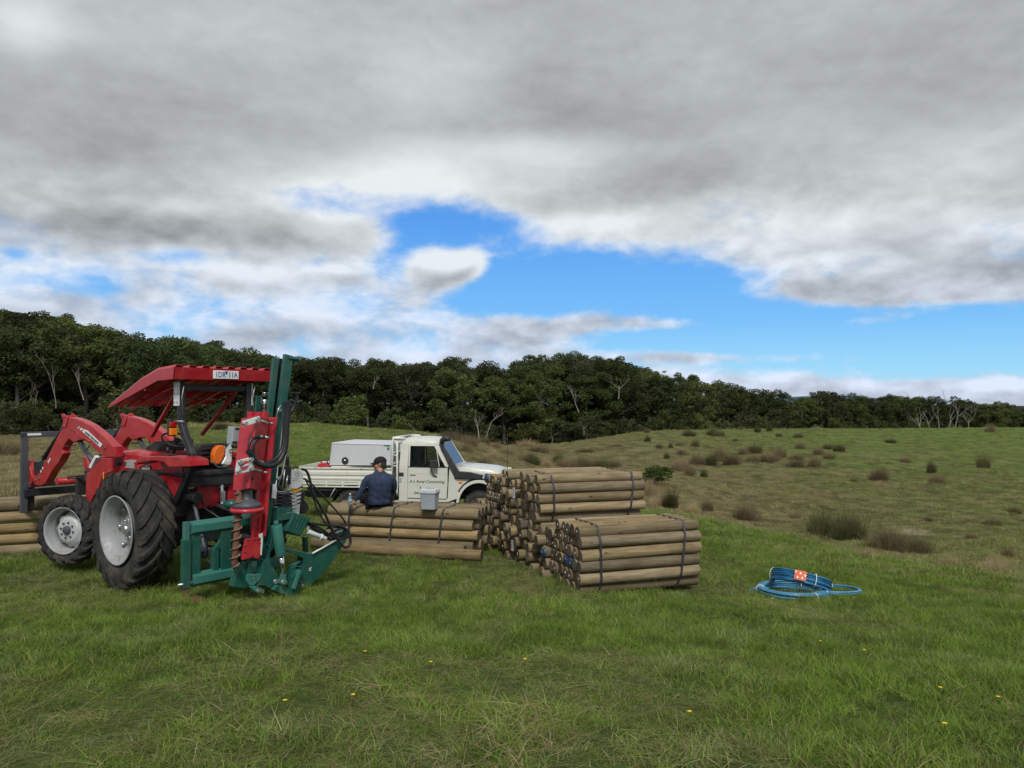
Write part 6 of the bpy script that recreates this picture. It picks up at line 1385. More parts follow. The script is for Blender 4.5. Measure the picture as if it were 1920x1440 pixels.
    m = MB(); o = [(-1.22 + .52 * cos(a), .42 + .46 * sin(a)) for a in [R_(t) for t in range(170, 9, -16)]]; i = [(-1.22 + .505 * cos(a), .42 + .445 * sin(a)) for a in [R_(t) for t in range(170, 9, -16)]]; m.prism([Vector((.60, y, z)) for y, z in o + i[::-1]], (.26, 0, 0)); m.build('mudguard', M['black'], tr)
    # headboard hoops
    hb = MB()
    for x in (.80, -.80): hb.tube([(x, -.20, .95), (x, -.20, 1.92), (x * .97, -.17, 2.0), (x * .9, .10, 2.0 if False else 1.99)], .028, 10)
    hb.tube([(-.78, -.19, 2.0), (.78, -.19, 2.0)], .028, 10); hb.tube([(-.80, -.19, 1.65), (.80, -.19, 1.65)], .02, 8); hb.tube([(-.80, -.19, 1.4), (.80, -.19, 1.4)], .02, 8)
    hb.tube([(.84, -.06, .66), (.90, -.05, .74), (.90, -.05, 1.78), (.84, -.08, 1.90), (.80, -.16, 1.93)], .024, 10)
    for k in range(9): hb.tube([(-.72 + .18 * k, -.19, 1.3), (-.72 + .18 * k, -.19, 2.0)], .009, 6)
    for z in (1.35, 1.6): hb.tube([(.80, -.19, z), (.90, -.06, z)], .014, 8)
    B(hb, 'headboard', 'white', 0)
    # toolbox canopy on the tray
    bx = P((395, 190), (930, 203), (930, 402), (370, 402), x=.78); mb = MB(); mb.prism([Vector((.80, p.y, p.z)) for p in bx], (-1.6, 0, 0)); tb = B(mb, 'toolbox_canopy', 'boxgrey', .018)
    m = MB(); p = bx; m.tube([Vector((.805, q.y + dy, q.z + dz)) for q, dy, dz in zip(p, (.02, -.02, -.02, .02), (-.02, -.02, .02, .02))], .008, 6, closed=True); m.build('door_seal', M['boxgrey'], tb)
    m = MB(); c_ = P((515, 355), x=.80)[0]; m.prism([Vector((.803, c_.y + .088 * cos(t), c_.z + .088 * sin(t))) for t in [2 * pi * k / 24 for k in range(24)]], (.01, 0, 0)); lk = m.build('lock_recess', M['blackp'], tb, bevel=.004); m = MB(); m.tube([Vector((.81, c_.y - .03, c_.z + .02)), Vector((.83, c_.y, c_.z + .015)), Vector((.81, c_.y + .03, c_.z + .02))], .018, 8); m.tube([Vector((.812, c_.y, c_.z - .035)), Vector((.822, c_.y, c_.z - .035))], .014, 8); m.build('lock_handle', M['chrome'], lk)
    e = MB(); e.prism([Vector((.803, q.y, q.z)) for q in P((862, 208), (920, 210), (920, 226), (862, 222), x=.80)], (.004, 0, 0)); e.prism([Vector((.803, q.y, q.z)) for q in P((893, 234), (912, 234), (912, 258), (893, 258), x=.80)], (.004, 0, 0)); e.build('green_sticker', M['green_worn'], tb)
    return root
ute()
# red fuel can standing on the tray behind the toolbox
def fuel_can():
    p = U.x(c5(325, 398), .45); w = U.o + Matrix.Rotation(U.a, 3, 'Z') @ Vector((.45, p.y * U.SY, 1.005)); r = empty('fuel_can', w, U.a, 'small red fuel can on the tray at the back of the white toolbox', 'fuel can')
    mb = MB(); mb.prism([(-.09, -.15, 0), (-.09, .15, 0), (-.09, .15, .30), (-.09, .05, .38), (-.09, -.10, .36), (-.09, -.15, .30)], (.18, 0, 0)); mb.build('body', M['red_hammer'], r, bevel=.02, seg=3)
    mb = MB(); mb.tube([(0, -.08, .36), (0, -.06, .43), (0, .06, .43), (0, .10, .35)], .014, 8); mb.tube([(0, .12, .33), (0, .17, .42)], .022, 8); mb.build('handle', M['blackp'], r)
fuel_can()
# ------------------------------------------------------------------ treated pine posts in strapped bundles
def log_mesh(L, r, seed):
    rg = random.Random(seed); n = 20; segs = 10; mb = MB(); rings = []
    ph = [rg.uniform(0, 6.28) for _ in range(4)]; ecc = rg.uniform(.0, .05); tap = rg.uniform(-.04, .04)
    for i in range(segs + 1):
        t = i / segs; x = L * t; bx = .008 * sin(t * 3 + ph[0]); bz = .007 * sin(t * 2.3 + ph[1])
        rr = r * (1 + tap * (t - .5) + .012 * sin(9 * t + ph[2]))
        rings.append([Vector((x, bx + rr * (1 + ecc * cos(2 * a + ph[3]) + .008 * sin(5 * a + 7 * t)) * cos(a), bz + rr * (1 + ecc * cos(2 * a + ph[3])) * sin(a))) for a in [2 * pi * k / n for k in range(n)]])
    c0, c1_ = sum(rings[0], Vector()) / n, sum(rings[-1], Vector()) / n
    e0 = [c0 + (p - c0) * .94 - Vector((.006, 0, 0)) for p in rings[0]]; e1 = [c1_ + (p - c1_) * .94 + Vector((.006, 0, 0)) for p in rings[-1]]
    mb.loft([e0] + rings + [e1], 0, True, cap=False); tilt = rg.uniform(-.25, .25)
    for p in e0: pass
    mb.add(e0, [tuple(range(n - 1, -1, -1))], 1); mb.add(e1, [tuple(range(n))], 1)
    me = bpy.data.meshes.new('post'); me.from_pydata(mb.v, [], mb.f); me.polygons.foreach_set('material_index', mb.mi); me.polygons.foreach_set('use_smooth', mb.sm)
    me.update(); return me
LOGM = {}
def logmesh(L, r, v, grey):
    k = (L, round(r, 3), v, grey)
    if k not in LOGM:
        me = log_mesh(L, r, v * 13 + int(L * 10)); me.materials.append(M['woodgrey'] if grey else M['wood']); me.materials.append(M['woodend']); LOGM[k] = me
    return LOGM[k]
tm = MB(); tm.box((0, 0, 0), (.006, .013, .024)); _t = tm.build('end_tag', M['tagmetal']); TAGME = _t.data; bpy.data.objects.remove(_t)
def hull(pts):
    pts = sorted(set(pts)); cr = lambda o, a, b: (a[0] - o[0]) * (b[1] - o[1]) - (a[1] - o[1]) * (b[0] - o[0]); lo = []; up = []
    for p in pts:
        while len(lo) > 1 and cr(lo[-2], lo[-1], p) <= 0: lo.pop()
        lo.append(p)
    for p in reversed(pts):
        while len(up) > 1 and cr(up[-2], up[-1], p) <= 0: up.pop()
        up.append(p)
    return lo[:-1] + up[:-1]
def bundle(O, ang, L, d, cells, name, straps, seed, grey=.3, tagp=0, endj=.035, facelab=None, skip=None, slope=0.0):
    """O: near left lower corner; cells: (row, column) in units of the post spacing; rows upward, columns away from the viewer"""
    rg = random.Random(seed); O = Vector(O); D = Vector((cos(ang), sin(ang), slope)).normalized(); N = Vector((-sin(ang), cos(ang), 0)); Z = Vector((0, 0, 1)); rz = ang
    face = {}
    for r, c in cells:
        if r not in face or c < face[r]: face[r] = c
    rows = sorted(face); cir = []
    for r, c in cells:
        jx, jz, je = rg.uniform(-.006, .006), rg.uniform(-.004, .004), rg.uniform(-endj, endj)
        rad = d / 2 * rg.choice([.93, .96, 1.0, 1.0]); w, h = (c + .5) * d + jx, (r + .5) * d * .985 + jz; cir.append((w, h, rad))
        if skip and skip(r, c): continue
        g_ = rg.random() < grey; o = bpy.data.objects.new('timber_post', logmesh(L, rad, rg.randrange(4), g_)); link(o)
        o.location = O + N * w + Z * h + D * je; o.rotation_euler = (rg.choice([0, 1]) * 0, -math.asin(D.z), rz); o.rotation_euler[0] = 0
        # spin about its own axis by mirroring in the yz plane
        o.scale = (1, rg.choice([-1, 1]), rg.choice([-1, 1]))
        isface = abs(c - face[r]) < .01
        if isface and facelab:
            k = rows.index(r); nm = ['lowest', 'second lowest', 'third from the ground', 'fourth from the ground', 'fifth from the ground', 'sixth from the ground', 'seventh from the ground'][k] if k < len(rows) - 1 else 'topmost'
            tag(o, '%s post on the long near face of the %s' % (nm, name), 'post', 'posts of the ' + name)
        else: tag(o, 'inner round timber post of the %s' % name, 'post', 'posts of the ' + name)
        if rg.random() < tagp:
            t = bpy.data.objects.new('end_tag', TAGME); link(t, o); t.location = (-.009, rg.uniform(-.02, .02), rg.uniform(-.015, .025)); t.rotation_euler = (rg.uniform(-.5, .5), 0, 0)
    for k, sx in enumerate(straps):
        pts = []
        for w, h, rad in cir:
            for a in range(16): pts.append((round(w + (rad + .006) * cos(a * pi / 8), 4), round(h + (rad + .006) * sin(a * pi / 8), 4)))
        H = hull(pts); mb = MB(); n = len(H); cx = sum(p[0] for p in H) / n; cz = sum(p[1] for p in H) / n
        vs = []
        for (w, h) in H:
            sk = .05 * (h - cz) / .4 * (1 if k else -.2)
            for dx, off in ((-.016, 0), (.016, 0), (.016, .004), (-.016, .004)):
                v = Vector((w - cx, h - cz)); v = v * (1 + off / max(v.length, .05)); vs.append(D * (sx + dx + sk) + N * (v.x + cx) + Z * (v.y + cz))
        mb.add(vs, [(i * 4 + a, i * 4 + (a + 1) % 4, ((i + 1) % n) * 4 + (a + 1) % 4, ((i + 1) % n) * 4 + a) for i in range(n) for a in range(4)])
        o = mb.build('strap', M['strap']); o.location = O
        tag(o, '%s black band strapped round the %s' % (['left', 'right', 'middle'][k if len(straps) == 2 else [0, 2, 1][k]], name), 'strap', None)
    return cir
A = atan2(.342, .94); P0 = Vector((.912, 9.95, -.845)); Dv = Vector((cos(A), sin(A), 0)); Nv = Vector((-sin(A), cos(A), 0))
gz = zl(P0.x + .8, P0.y + .6); print('ground at front bundle', gz)
def at(w, z, s=0): p = P0 + Nv * w + Dv * s; return (p.x, p.y, z)
d = .157
# front right bundle
cells = [(0, c + .5) for c in range(5)] + [(r, c) for r in (1, 2, 3, 4) for c in range(6)] + [(4.88, c + .45) for c in range(5)]
bundle(at(0, -.875), A, 1.79, d, cells, 'front right bundle', (.26, 1.5), 1, grey=.12, tagp=.62, facelab=1, endj=.02)
# ground row of bundles running back
bundle(at(1.05, -.90, .0), A, 1.79, d, [(0, c + .5) for c in range(5)] + [(r, c) for r in (1, 2, 3) for c in range(6)] + [(3.93, c + .2) for c in range(6)], 'second ground bundle', (), 2, grey=.4, tagp=.35, endj=.09)
bundle(at(2.08, -.93, -.03), A, 1.79, d, [(0, c + .5) for c in range(5)] + [(r, c) for r in (1, 2, 3, 4) for c in range(6)], 'third ground bundle', (), 3, grey=.4, tagp=.15, endj=.08)
bundle(at(3.1, -.96, .0), A, 1.79, d, [(0, c + .5) for c in range(5)] + [(r, c) for r in (1, 2, 3, 4) for c in range(6)], 'fourth ground bundle', (), 4, grey=.3, tagp=.25, endj=.06)
bundle(at(4.15, -.99, .0), A, 1.79, .15, [(r, c) for r in (0, 1, 2, 3, 4) for c in range(5)] + [(4.9, c + .5) for c in range(3)], 'rearmost ground bundle', (), 5, grey=.2, tagp=.7, endj=.05)
# upper layer
u1 = [(0, c + .6) for c in range(5)] + [(r, c) for r in (1, 2, 3) for c in range(6)] + [(3.92, c + .45) for c in range(5)]
bundle(at(1.55, -.16, .02), A, 1.76, .150, u1, 'upper bundle', (.24, 1.55), 6, grey=.15, tagp=.04, facelab=1, endj=.05)
bundle(at(2.60, -.185, -.02), A, 1.79, .150, [(0, c + .5) for c in range(4)] + [(r, c) for r in (1, 2, 3) for c in range(5)] + [(3.9, c + .6) for c in range(3)], 'rear upper bundle', (), 7, grey=.25, tagp=.75, endj=.05)
bundle(at(3.42, -.20, -.0), A, 1.79, .150, [(0, c + .3) for c in range(4)] + [(r, c) for r in (1, 2, 3) for c in range(4)] , 'rearmost upper bundle', (.4,), 8, grey=.2, tagp=.8, endj=.04)

# middle bundle (the man sits on it); longer, stouter posts
a0, a1 = Vector((-.60, 12.2)), Vector((-3.21, 12.9)); dd = a0 - a1; A2_ = atan2(dd.y, dd.x); L2 = 2.62; D2 = Vector((cos(A2_), sin(A2_), 0)); N2 = Vector((-sin(A2_), cos(A2_), 0))
MO = Vector((a0.x, a0.y, 0)) - D2 * L2
bundle((MO.x, MO.y, -.735), A2_, L2, .172, [(r, c + (.12 if r == 3 else 0)) for r in range(4) for c in range(5)], 'middle bundle', (.45, 1.20, 2.05), 9, grey=.45, facelab=1, endj=.05, skip=lambda r, c: (0 < c < 4 and r < 3 and c >= 2 and r < 2))
# two loose posts lying in front of it
for (x, y, z, ln, lab) in [(-.47, 11.92, -.70, 2.62, 'pale loose post lying on the grass in front of the middle bundle, nearest the viewer'), (-.74, 12.10, -.66, 2.5, 'pale loose post lying close against the foot of the middle bundle, shorter right end')]:
    o = bpy.data.objects.new('timber_post', logmesh(2.62, .083, 1 if ln > 2.6 else 3, False)); link(o); o.rotation_euler = (0, 0, A2_ + R_(1.5)); o.location = (x - 2.62 * cos(A2_ + R_(1.5)), y - 2.62 * sin(A2_ + R_(1.5)), z); tag(o, lab, 'post')
# left bundle behind the tractor's front wheel
A3 = R_(24); LO = Vector((-9.6, 12.05, -.865)); D3 = Vector((cos(A3), sin(A3), 0))
bundle(LO, A3, 2.9, .182, [(r, c) for r in range(5) for c in range(4)], 'left bundle', (.95,), 10, grey=.35, facelab=1, endj=.05, skip=lambda r, c: r < 4 and c > 0)
# blue taped ends and paper tags
def on_end(w, z, lab, name, mat, shape, ang=A):
    mb = MB(); shape(mb); o = mb.build(name, mat); o.location = at(w, z, -.085); o.rotation_euler = (0, 0, A); tag(o, lab, 'tag' if 'tag' in name else 'tape'); return o
def paper(mb): mb.prism([(0, -.055, -.085), (0, .045, -.09), (0, .055, .07), (0, -.045, .085)], (-.002, 0, 0), 0); [mb.box((-.003, 0, z), (.001, .04 + .03 * (i % 2), .007), 1) for i, z in enumerate((-.05, -.03, -.01, .01, .03, .05))]
on_end(2.35, .235, 'white paper tag hanging on the upper bundle ends', 'paper_tag', [M['paper'], M['ink']], paper)
on_end(2.42, -.60, 'white paper tag hanging low on the ground bundle ends', 'paper_tag', [M['paper'], M['ink']], paper)
def cap(mb): mb.lathe([(0, 0), (0, .070), (.012, .0815), (.035, .082)], n=20)
def capat(px, py, w, lab):
    # put the sleeve round the end of the post nearest to that spot
    best = None; q = dep(px, py, (P0 + Nv * w).y)
    for o in C.objects:
        if o.name.startswith('timber_post') and o.location.x > -1.2 and o.location.x < 1.4:
            dist = (Vector((o.location.x, o.location.y, o.location.z)) - q).length
            if best is None or dist < best[0]: best = (dist, o)
    mb = MB(); cap(mb); c = mb.build('end_wrap', M['bluetape'], best[1]); c.location = (-.010, 0, 0)
capat(1052, 1051, .45, ''); capat(1066, 1050, .30, ''); capat(1003, 1050, 1.2, ''); capat(916, 893, 3.9, '')

# ------------------------------------------------------------------ grey tub on the bundle
def tub():
    p = dep(804, 950, 12.28); r = empty('storage_tub', (p.x, p.y + .12, -.735 + 4 * .172 * .985 + .0), A2_, 'grey plastic tub with a pale lid standing on the middle bundle', 'tub')
    mb = MB(); ring = lambda w, z: [Vector((x * w, y * w * .8, z)) for x, y in ((-1, -.85), (-.9, -1), (.9, -1), (1, -.85), (1, .85), (.9, 1), (-.9, 1), (-1, .85))]
    mb.loft([ring(.115, .0), ring(.128, .24), ring(.135, .245), ring(.135, .262)], smooth=False); mb.build('body', M['greybox'], r, bevel=.004)
    mb = MB(); mb.loft([ring(.142, .255), ring(.145, .275), ring(.138, .315), ring(.12, .325)], smooth=False); l = mb.build('lid', M['greylid'], r, bevel=.005); mb = MB(); mb.tube([(-.146, 0, .25), (-.155, 0, .28), (-.06, -.0, .335), (.06, 0, .335), (.155, 0, .28), (.146, 0, .25)], .007, 6); mb.build('handle', M['greybox'], r)
M['greylid'] = paint('pale_lid_plastic', (.50, .53, .56), .5, dirt=.1)
tub()

# ------------------------------------------------------------------ blue pipe coils
def coil(cx, cy, R, turns, bw, bh, tilt, rz, z0, label, mat, r=.0105, ties=3, seed=0, sag=.0, taglab=False):
    rg = random.Random(seed); root = empty('pipe_coil', (cx, cy, zl(cx, cy) + z0), rz, label, 'pipe coil'); root.rotation_euler = (tilt[0], tilt[1], rz); mb = MB(); N = 56
    pts = []
    slots = [(a, b) for a in range(bw) for b in range(bh)]; rg.shuffle(slots)
    for s_, (a, b) in enumerate(slots[:turns]):
        rr = R - bw * r + 2 * r * a + rg.uniform(-.004, .004); zz = r + 2 * r * b * .93 + rg.uniform(-.003, .003); ex = rg.uniform(-.008, .008); ey = rg.uniform(-.008, .008); ph = rg.uniform(0, 6)
        mb.tube([(rr * cos(t) + ex, rr * sin(t) + ey, zz + .006 * sin(2 * t + ph) + sag * sin(t)) for t in [2 * pi * k / N for k in range(N)]], r, 7, closed=True)
    mb.build('pipe', M[mat], root)
    for k in range(ties):
        t = 2 * pi * k / ties + .6; c = Vector((R * cos(t), R * sin(t), bh * r)); e = Vector((cos(t), sin(t), 0)); m = MB(); w = (bw + .7) * r; h = (bh + .5) * r
        m.tube([c + e * w * cos(a) + Vector((0, 0, h * sin(a))) for a in [2 * pi * j / 14 for j in range(14)]], .006, 5, closed=True); m.build('tie', M['paper'], root)
    return root
q1 = dep(1486, 1104, 10.75); c1o = coil(q1.x, q1.y, .43, 22, 5, 5, (0, 0), 0.3, .015, 'lower flat blue pipe coil, leftmost of the three, lying in the grass', 'pipe2', seed=2)
c1b = coil(q1.x - .10, q1.y + .02, .44, 9, 4, 3, (0, 0), 1.3, -.04, 'pale blue pipe coil lying underneath the stacked coil', 'pipe2', seed=7)
q2 = dep(1506, 1092, 10.8); c2o = coil(q2.x, q2.y + .12, .385, 22, 3, 8, (R_(-14), R_(15)), 0, .10, 'dark blue pipe coil with an orange label leaning on the other coil', 'pipe', seed=3)
q3 = dep(1560, 1108, 10.8); c3o = coil(q3.x, q3.y + .06, .40, 4, 2, 2, (R_(-6), R_(2)), .5, .03, 'thin blue pipe coil of few turns, rightmost, half hidden by the grass', 'pipe2', seed=5, ties=2)
mb = MB(); t = -2.05
def outer(t, z): return Vector(((.40 + 3.9 * .0105) * cos(t), (.40 + 3.9 * .0105) * sin(t), z))
pts = [outer(-2.18 + .07 * k, .02) for k in range(6)] + [outer(-2.18 + .07 * k, .165) for k in range(5, -1, -1)]
for k in range(5): mb.add([outer(-2.18 + .07 * k, .03), outer(-2.18 + .07 * (k + 1), .03), outer(-2.18 + .07 * (k + 1), .16), outer(-2.18 + .07 * k, .16)], [(0, 1, 2, 3)])
lb = mb.build('coil_label', M['labelorange'] if 'labelorange' in M else M['orange'], c2o)
mb = MB()
for k, z in ((1, .05), (3, .05), (2, .11), (0, .12), (4, .09)): a_, b_ = outer(-2.18 + .07 * k + .01, z) * 1.003, outer(-2.18 + .07 * k + .06, z) * 1.003; mb.add([Vector((a_.x, a_.y, z)), Vector((b_.x, b_.y, z)), Vector((b_.x, b_.y, z + .03)), Vector((a_.x, a_.y, z + .03))], [(0, 1, 2, 3)])
mb.build('label_print', M['paper'], lb)
# ------------------------------------------------------------------ the seated man (back to us, head turned left)
SEATZ = -.735 + 4 * .172 * .985
def skin(name, joints, edges, mat, parent, sub=2, root=0):
    me = bpy.data.meshes.new(name); me.from_pydata([j[0] for j in joints], edges, []); me.materials.append(mat); o = bpy.data.objects.new(name, me); link(o, parent)
    md = o.modifiers.new('skin', 'SKIN'); md.use_smooth_shade = True
    for i, j in enumerate(joints):
        v = me.skin_vertices[0].data[i]; r = j[1]; v.radius = r if isinstance(r, tuple) else (r, r); v.use_root = (i == root)
    if sub: s = o.modifiers.new('sub', 'SUBSURF'); s.levels = sub; s.render_levels = sub
    return o
def bake(o):
    dg = bpy.context.evaluated_depsgraph_get(); me = bpy.data.meshes.new_from_object(o.evaluated_get(dg)); me.polygons.foreach_set('use_smooth', [True] * len(me.polygons)); n = bpy.data.objects.new(o.name, me); nm = o.name; par = o.parent; bpy.data.objects.remove(o); n.name = nm; link(n, par); return n
def person():
    base = dep(711, 946, 12.70); k = 1.0
    r = empty('person', (base.x, base.y, SEATZ), R_(17), 'man in a navy jumper and dark cap sitting on the middle bundle holding a bottle', 'person')
    # local: +Y away from the viewer (the way he faces), X right. seat at z 0
    H = .03
    # torso, slouched: pelvis -> waist -> chest -> shoulders
    mb = MB(); rr = []
    for z, cx, cy, rx, ry in [(.03, 0, .02, .182, .13), (.07, 0, .015, .192, .138), (.13, 0, .01, .190, .135), (.20, .005, -.01, .186, .128), (.30, .01, -.03, .192, .125), (.40, .015, -.038, .203, .122), (.46, .015, -.028, .200, .112), (.51, .015, -.005, .168, .095), (.55, .012, .015, .115, .078), (.585, .01, .03, .070, .062), (.605, .01, .035, .064, .060)]:
        rr.append([Vector((cx + rx * abs(cos(t)) ** .85 * (1 if cos(t) > 0 else -1), cy + ry * sin(t), z)) for t in [2 * pi * k / 32 for k in range(32)]])
    mb.loft(rr)
    mb.tube([(-.12, .0, .47), (-.185, .005, .455), (-.232, .01, .39), (-.275, .0, .29), (-.335, .02, .19), (-.385, .05, .115)], [.068, .070, .062, .055, .047, .038], 16)
    mb.tube([(.14, .0, .47), (.200, .01, .445), (.235, .03, .38), (.250, .08, .28), (.235, .19, .21), (.20, .30, .18)], [.068, .070, .064, .056, .048, .040], 16)
    jum = mb.build('jumper', M['navy'], r); rm = jum.modifiers.new('weld', 'REMESH'); rm.mode = 'VOXEL'; rm.voxel_size = .011; rm.use_smooth_shade = True; sm = jum.modifiers.new('smooth', 'SMOOTH'); sm.iterations = 5; jum = bake(jum)
    # folds
    tex = jum.data
    for v in tex.vertices:
        c = v.co; f = .0055 * sin(c.z * 55 + 5 * sin(c.x * 9)) * max(0, 1 - abs(c.z - .14) / .16) + .004 * mnoise.noise(c * 14)
        n = v.normal; v.co = c + n * f
    # trousers: hips, thighs forward, shins down the far side, boots
    J = [((0, .03, .07), (.17, .13)), ((-.10, .10, .085), .11), ((-.17, .34, .10), .085), ((-.20, .50, .10), .070), ((-.20, .55, -.12), .060), ((-.20, .52, -.36), .052),
         ((.10, .10, .085), .11), ((.16, .34, .10), .085), ((.18, .50, .10), .070), ((.18, .56, -.12), .060), ((.18, .53, -.36), .052)]
    bake(skin('trousers', J, [(0, 1), (1, 2), (2, 3), (3, 4), (4, 5), (0, 6), (6, 7), (7, 8), (8, 9), (9, 10)], M['trouser'], r))
    for s in (-.20, .18):
        J = [((s, .50, -.42), .055), ((s, .50, -.50), .055), ((s, .62, -.53), (.045, .04)), ((s, .74, -.54), (.042, .032))]; b = bake(skin('boot', J, [(0, 1), (1, 2), (2, 3)], M['rushboot'], r, root=1))
    # head and neck: continuous skin, turned to the left and a little down
    hd = bpy.data.objects.new('head_turn', None)
    C_ = Vector((.015, .060, .690)); mb = MB(); nseg = 28; rings = []
    yaw = R_(82)        # face direction: from +Y turned to the left (-X), a touch toward the viewer
    F = Vector((-sin(yaw), cos(yaw), -.10)).normalized(); S = Vector((cos(yaw), sin(yaw), 0)); Up = F.cross(S) * -1
    if Up.z < 0: Up = -Up
    prof = [(-.120, .040, .045, .02), (-.105, .058, .062, .022), (-.080, .066, .080, .012), (-.045, .071, .092, .004), (-.01, .074, .098, 0), (.03, .076, .100, -.004), (.065, .070, .092, -.008), (.095, .050, .066, -.008), (.112, .02, .03, -.008)]
    for (u, a, b, f0) in prof: rings.append([C_ + Up * u + S * (a * cos(t)) + F * (b * sin(t) + f0) for t in [2 * pi * k / nseg for k in range(nseg)]])
    mb.loft(rings)
    # nose, lips, brow, chin, ear worked in as extra volume
    def blobm(c, ax, n=10):
        rr = []
        for i in range(n + 1):
            p = pi * i / n; rr.append([C_ + Up * (c[2] + ax[2] * cos(p)) + S * (c[0] + ax[0] * sin(p) * cos(t)) + F * (c[1] + ax[1] * sin(p) * sin(t)) for t in [2 * pi * k / 12 for k in range(12)]])
        mb.loft(rr, cap=False)
    blobm((0, .108, -.018), (.014, .022, .020)); blobm((0, .100, -.002), (.010, .014, .028)); blobm((0, .094, -.055), (.024, .012, .007)); blobm((0, .094, -.068), (.022, .012, .007)); blobm((0, .082, -.094), (.028, .022, .020)); blobm((.030, .088, .018), (.020, .012, .008)); blobm((-.030, .088, .018), (.020, .012, .008)); blobm((.045, .062, -.03), (.022, .030, .025)); blobm((-.045, .062, -.03), (.022, .030, .025))
    for s in (-1, 1): blobm((s * .077, -.004, -.008), (.010, .018, .030)); blobm((s * .080, -.010, .010), (.009, .016, .016))
    # neck
    nk = C_ - Up * .06 - F * .02; mb.tube([Vector((.01, .01, .52)), Vector((.01, .02, .58)), nk], [.070, .060, .058], 18)
    o = mb.build('head', M['skin'], r)
    rm = o.modifiers.new('weld', 'REMESH'); rm.mode = 'VOXEL'; rm.voxel_size = .006; rm.use_smooth_shade = True; sm = o.modifiers.new('smooth', 'SMOOTH'); sm.iterations = 3; o = bake(o)
    # eye
    for s in (-1, 1):
        e = MB(); c = C_ + S * (.033 * s) + F * .088 + Up * .004; e.lathe([(-.010, 0), (-.007, .008), (0, .011), (.007, .008), (.010, 0)], c, 'Y', 12); e.build('eye', M['paper'], o); e = MB(); c2 = c + F * .008; e.lathe([(-.005, 0), (0, .005), (.005, 0)], c2, 'Y', 8); e.build('iris', M['ink'], o)
    # hair at the nape and temples, beard shadow
    mb = MB(); rr = []
    for (u, a, b, f0) in [(-.088, .050, .05, -.05), (-.070, .070, .070, -.038), (-.035, .080, .082, -.026), (.0, .083, .088, -.022), (.03, .084, .094, -.018), (.06, .078, .094, -.014)]: rr.append([C_ + Up * u + S * (a * cos(t)) + F * (b * sin(t) + f0) + S * .003 * sin(9 * t + u * 90) for t in [2 * pi * k / 36 for k in range(36)]])
    mb.loft(rr); h = mb.build('hair', M['hair'], r)
    # cap: dome, band and peak
    mb = MB(); rr = []
    for (u, a, b) in [(.030, .084, .108), (.05, .085, .108), (.08, .078, .098), (.105, .060, .074), (.120, .035, .042), (.126, .004, .005)]: rr.append([C_ + Up * u + S * (a * cos(t)) + F * (b * sin(t) - .010) for t in [2 * pi * k / 32 for k in range(32)]])
    mb.loft(rr); cp = mb.build('cap', M['capcloth'], r); mb = MB(); vs = []
    n = 14
    for L_, (f1, dz) in enumerate(((.085, .040), (.130, .036), (.178, .022))):
        for k_ in range(n + 1): t = -1 + 2 * k_ / n; w = .078 * (1 - .12 * L_); f_ = (f1 - .010) - (.050 if L_ == 0 else .032 + .03 * (L_ == 2)) * t * t; vs.append(C_ + S * (w * t) + F * f_ + Up * (dz - .018 * t * t))
    fs = [(l * (n + 1) + i, l * (n + 1) + i + 1, (l + 1) * (n + 1) + i + 1, (l + 1) * (n + 1) + i) for l in range(2) for i in range(n)]; m2 = [v - Up * .004 for v in vs]; N_ = len(vs)
    mb.add(vs + m2, fs + [tuple(N_ + i for i in f[::-1]) for f in fs]); mb.build('peak', M['capcloth'], cp)
    mb = MB(); mb.tube([C_ + Up * .126 - F * .01, C_ + Up * .131 - F * .01], .008, 8); mb.build('button', M['capcloth'], cp)
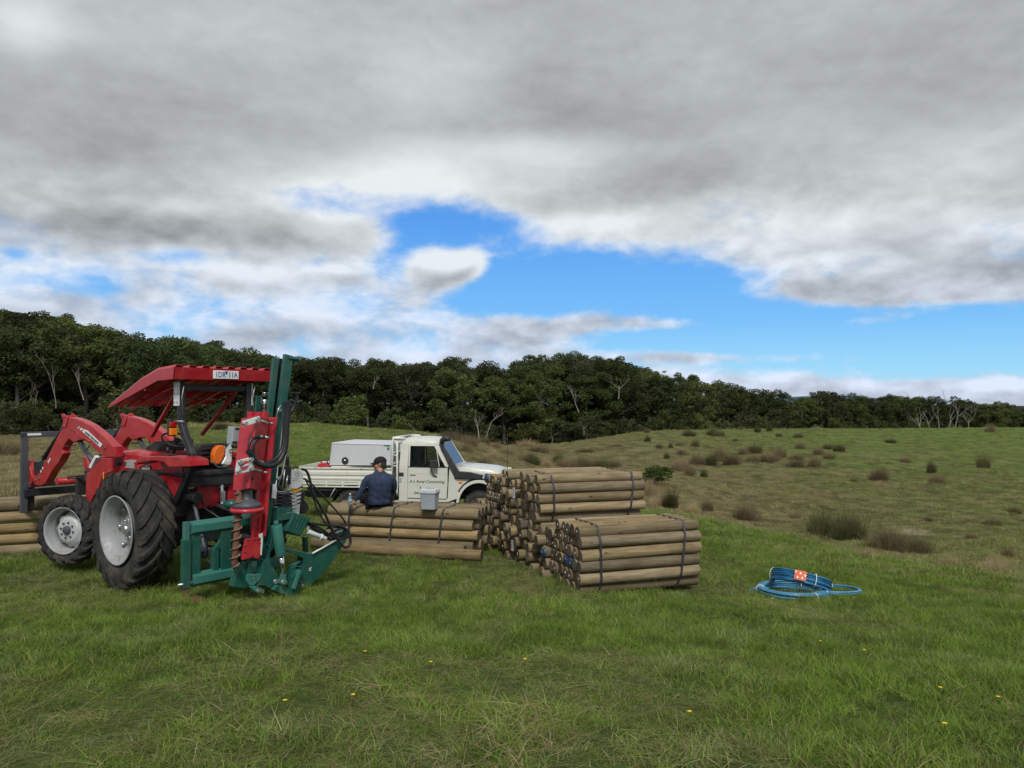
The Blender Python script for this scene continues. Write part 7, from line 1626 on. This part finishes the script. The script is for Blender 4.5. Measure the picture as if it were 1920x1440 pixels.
    # left hand round the bottle, right hand on his knee
    def hand(w, palm_dir, fing_dir, side, curl, nm='hand'):
        w = Vector(w); f = Vector(fing_dir).normalized(); pn = Vector(palm_dir).normalized(); s = f.cross(pn).normalized() * side; o_ = []
        J = [(w - f * .03, .026)]; E2 = []
        J.append((w + f * .01, (.030, .022))); E2.append((0, 1)); J.append((w + f * .05, (.038, .017))); E2.append((1, 2)); J.append((w + f * .078, (.038, .014))); E2.append((2, 3))
        hnd = bake(skin(nm, J, E2, M['skin'], r, 1)); parts = [hnd]
        for i, (off, ln, rd) in enumerate(((-.030, .066, .0088), (-.010, .076, .0092), (.010, .070, .0088), (.028, .055, .0078))):
            b0 = w + f * .070 + s * off; d_ = f.copy(); P_ = [b0]; rad = [rd]
            for j, seg in enumerate((.42, .32, .26)):
                ca = curl[j] * (1 + .08 * i); d_ = (d_ * cos(ca) + pn * sin(ca)).normalized(); P_.append(P_[-1] + d_ * ln * seg); rad.append(rd * (1 - .12 * (j + 1)))
            JJ = [(p, q) for p, q in zip(P_, rad)]; parts.append(bake(skin('finger', JJ, [(0, 1), (1, 2), (2, 3)], M['skin'], hnd, 1)))
        b0 = w + f * .015 - s * .028; P_ = [b0, b0 - s * .022 + f * .025 + pn * .012, b0 - s * .020 + f * .048 + pn * .030, b0 - s * .008 + f * .062 + pn * .045]
        parts.append(bake(skin('thumb', [(p, q) for p, q in zip(P_, (.013, .011, .0095, .008))], [(0, 1), (1, 2), (2, 3)], M['skin'], hnd, 1))); return hnd
    wl = Vector((-.395, .055, .085)); hand(wl, (.25, .45, -.2), (-.55, .05, -.35), 1, (.55, .75, .5)); hand((.185, .325, .175), (0, -.1, -1), (-.4, .8, -.1), -1, (.35, .4, .3))
    # bottle
    bw = r.matrix_basis @ Vector((-.452, .098, 0.0)) if False else Matrix.Rotation(R_(17), 3, 'Z') @ Vector((-.462, .10, 0)) + r.location
    bt = empty('water_bottle', (bw.x, bw.y, SEATZ + .002), 0, 'clear plastic water bottle held by the seated man', 'bottle')
    mb = MB(); mb.lathe([(0, 0), (.0, .030), (.01, .033), (.06, .032), (.065, .030), (.07, .032), (.13, .033), (.155, .028), (.175, .015), (.185, .013), (.195, .013)], n=24, axis='Z'); mb.build('bottle_body', M['bottle'], bt); mb = MB(); mb.lathe([(.195, .015), (.215, .015), (.216, 0)], n=16, axis='Z'); mb.lathe([(.194, 0), (.195, .015)], n=16, axis='Z'); mb.build('cap', M['paper'], bt); mb = MB(); mb.lathe([(.09, .0335), (.125, .0338)], n=24, axis='Z'); mb.build('label_band', M['paleblue'], bt)
M['rushboot'] = paint('boot_leather', (.05, .035, .022), .7, dirt=.4); M['paleblue'] = paint('bottle_label', (.35, .55, .68), .4, dirt=0)
person()
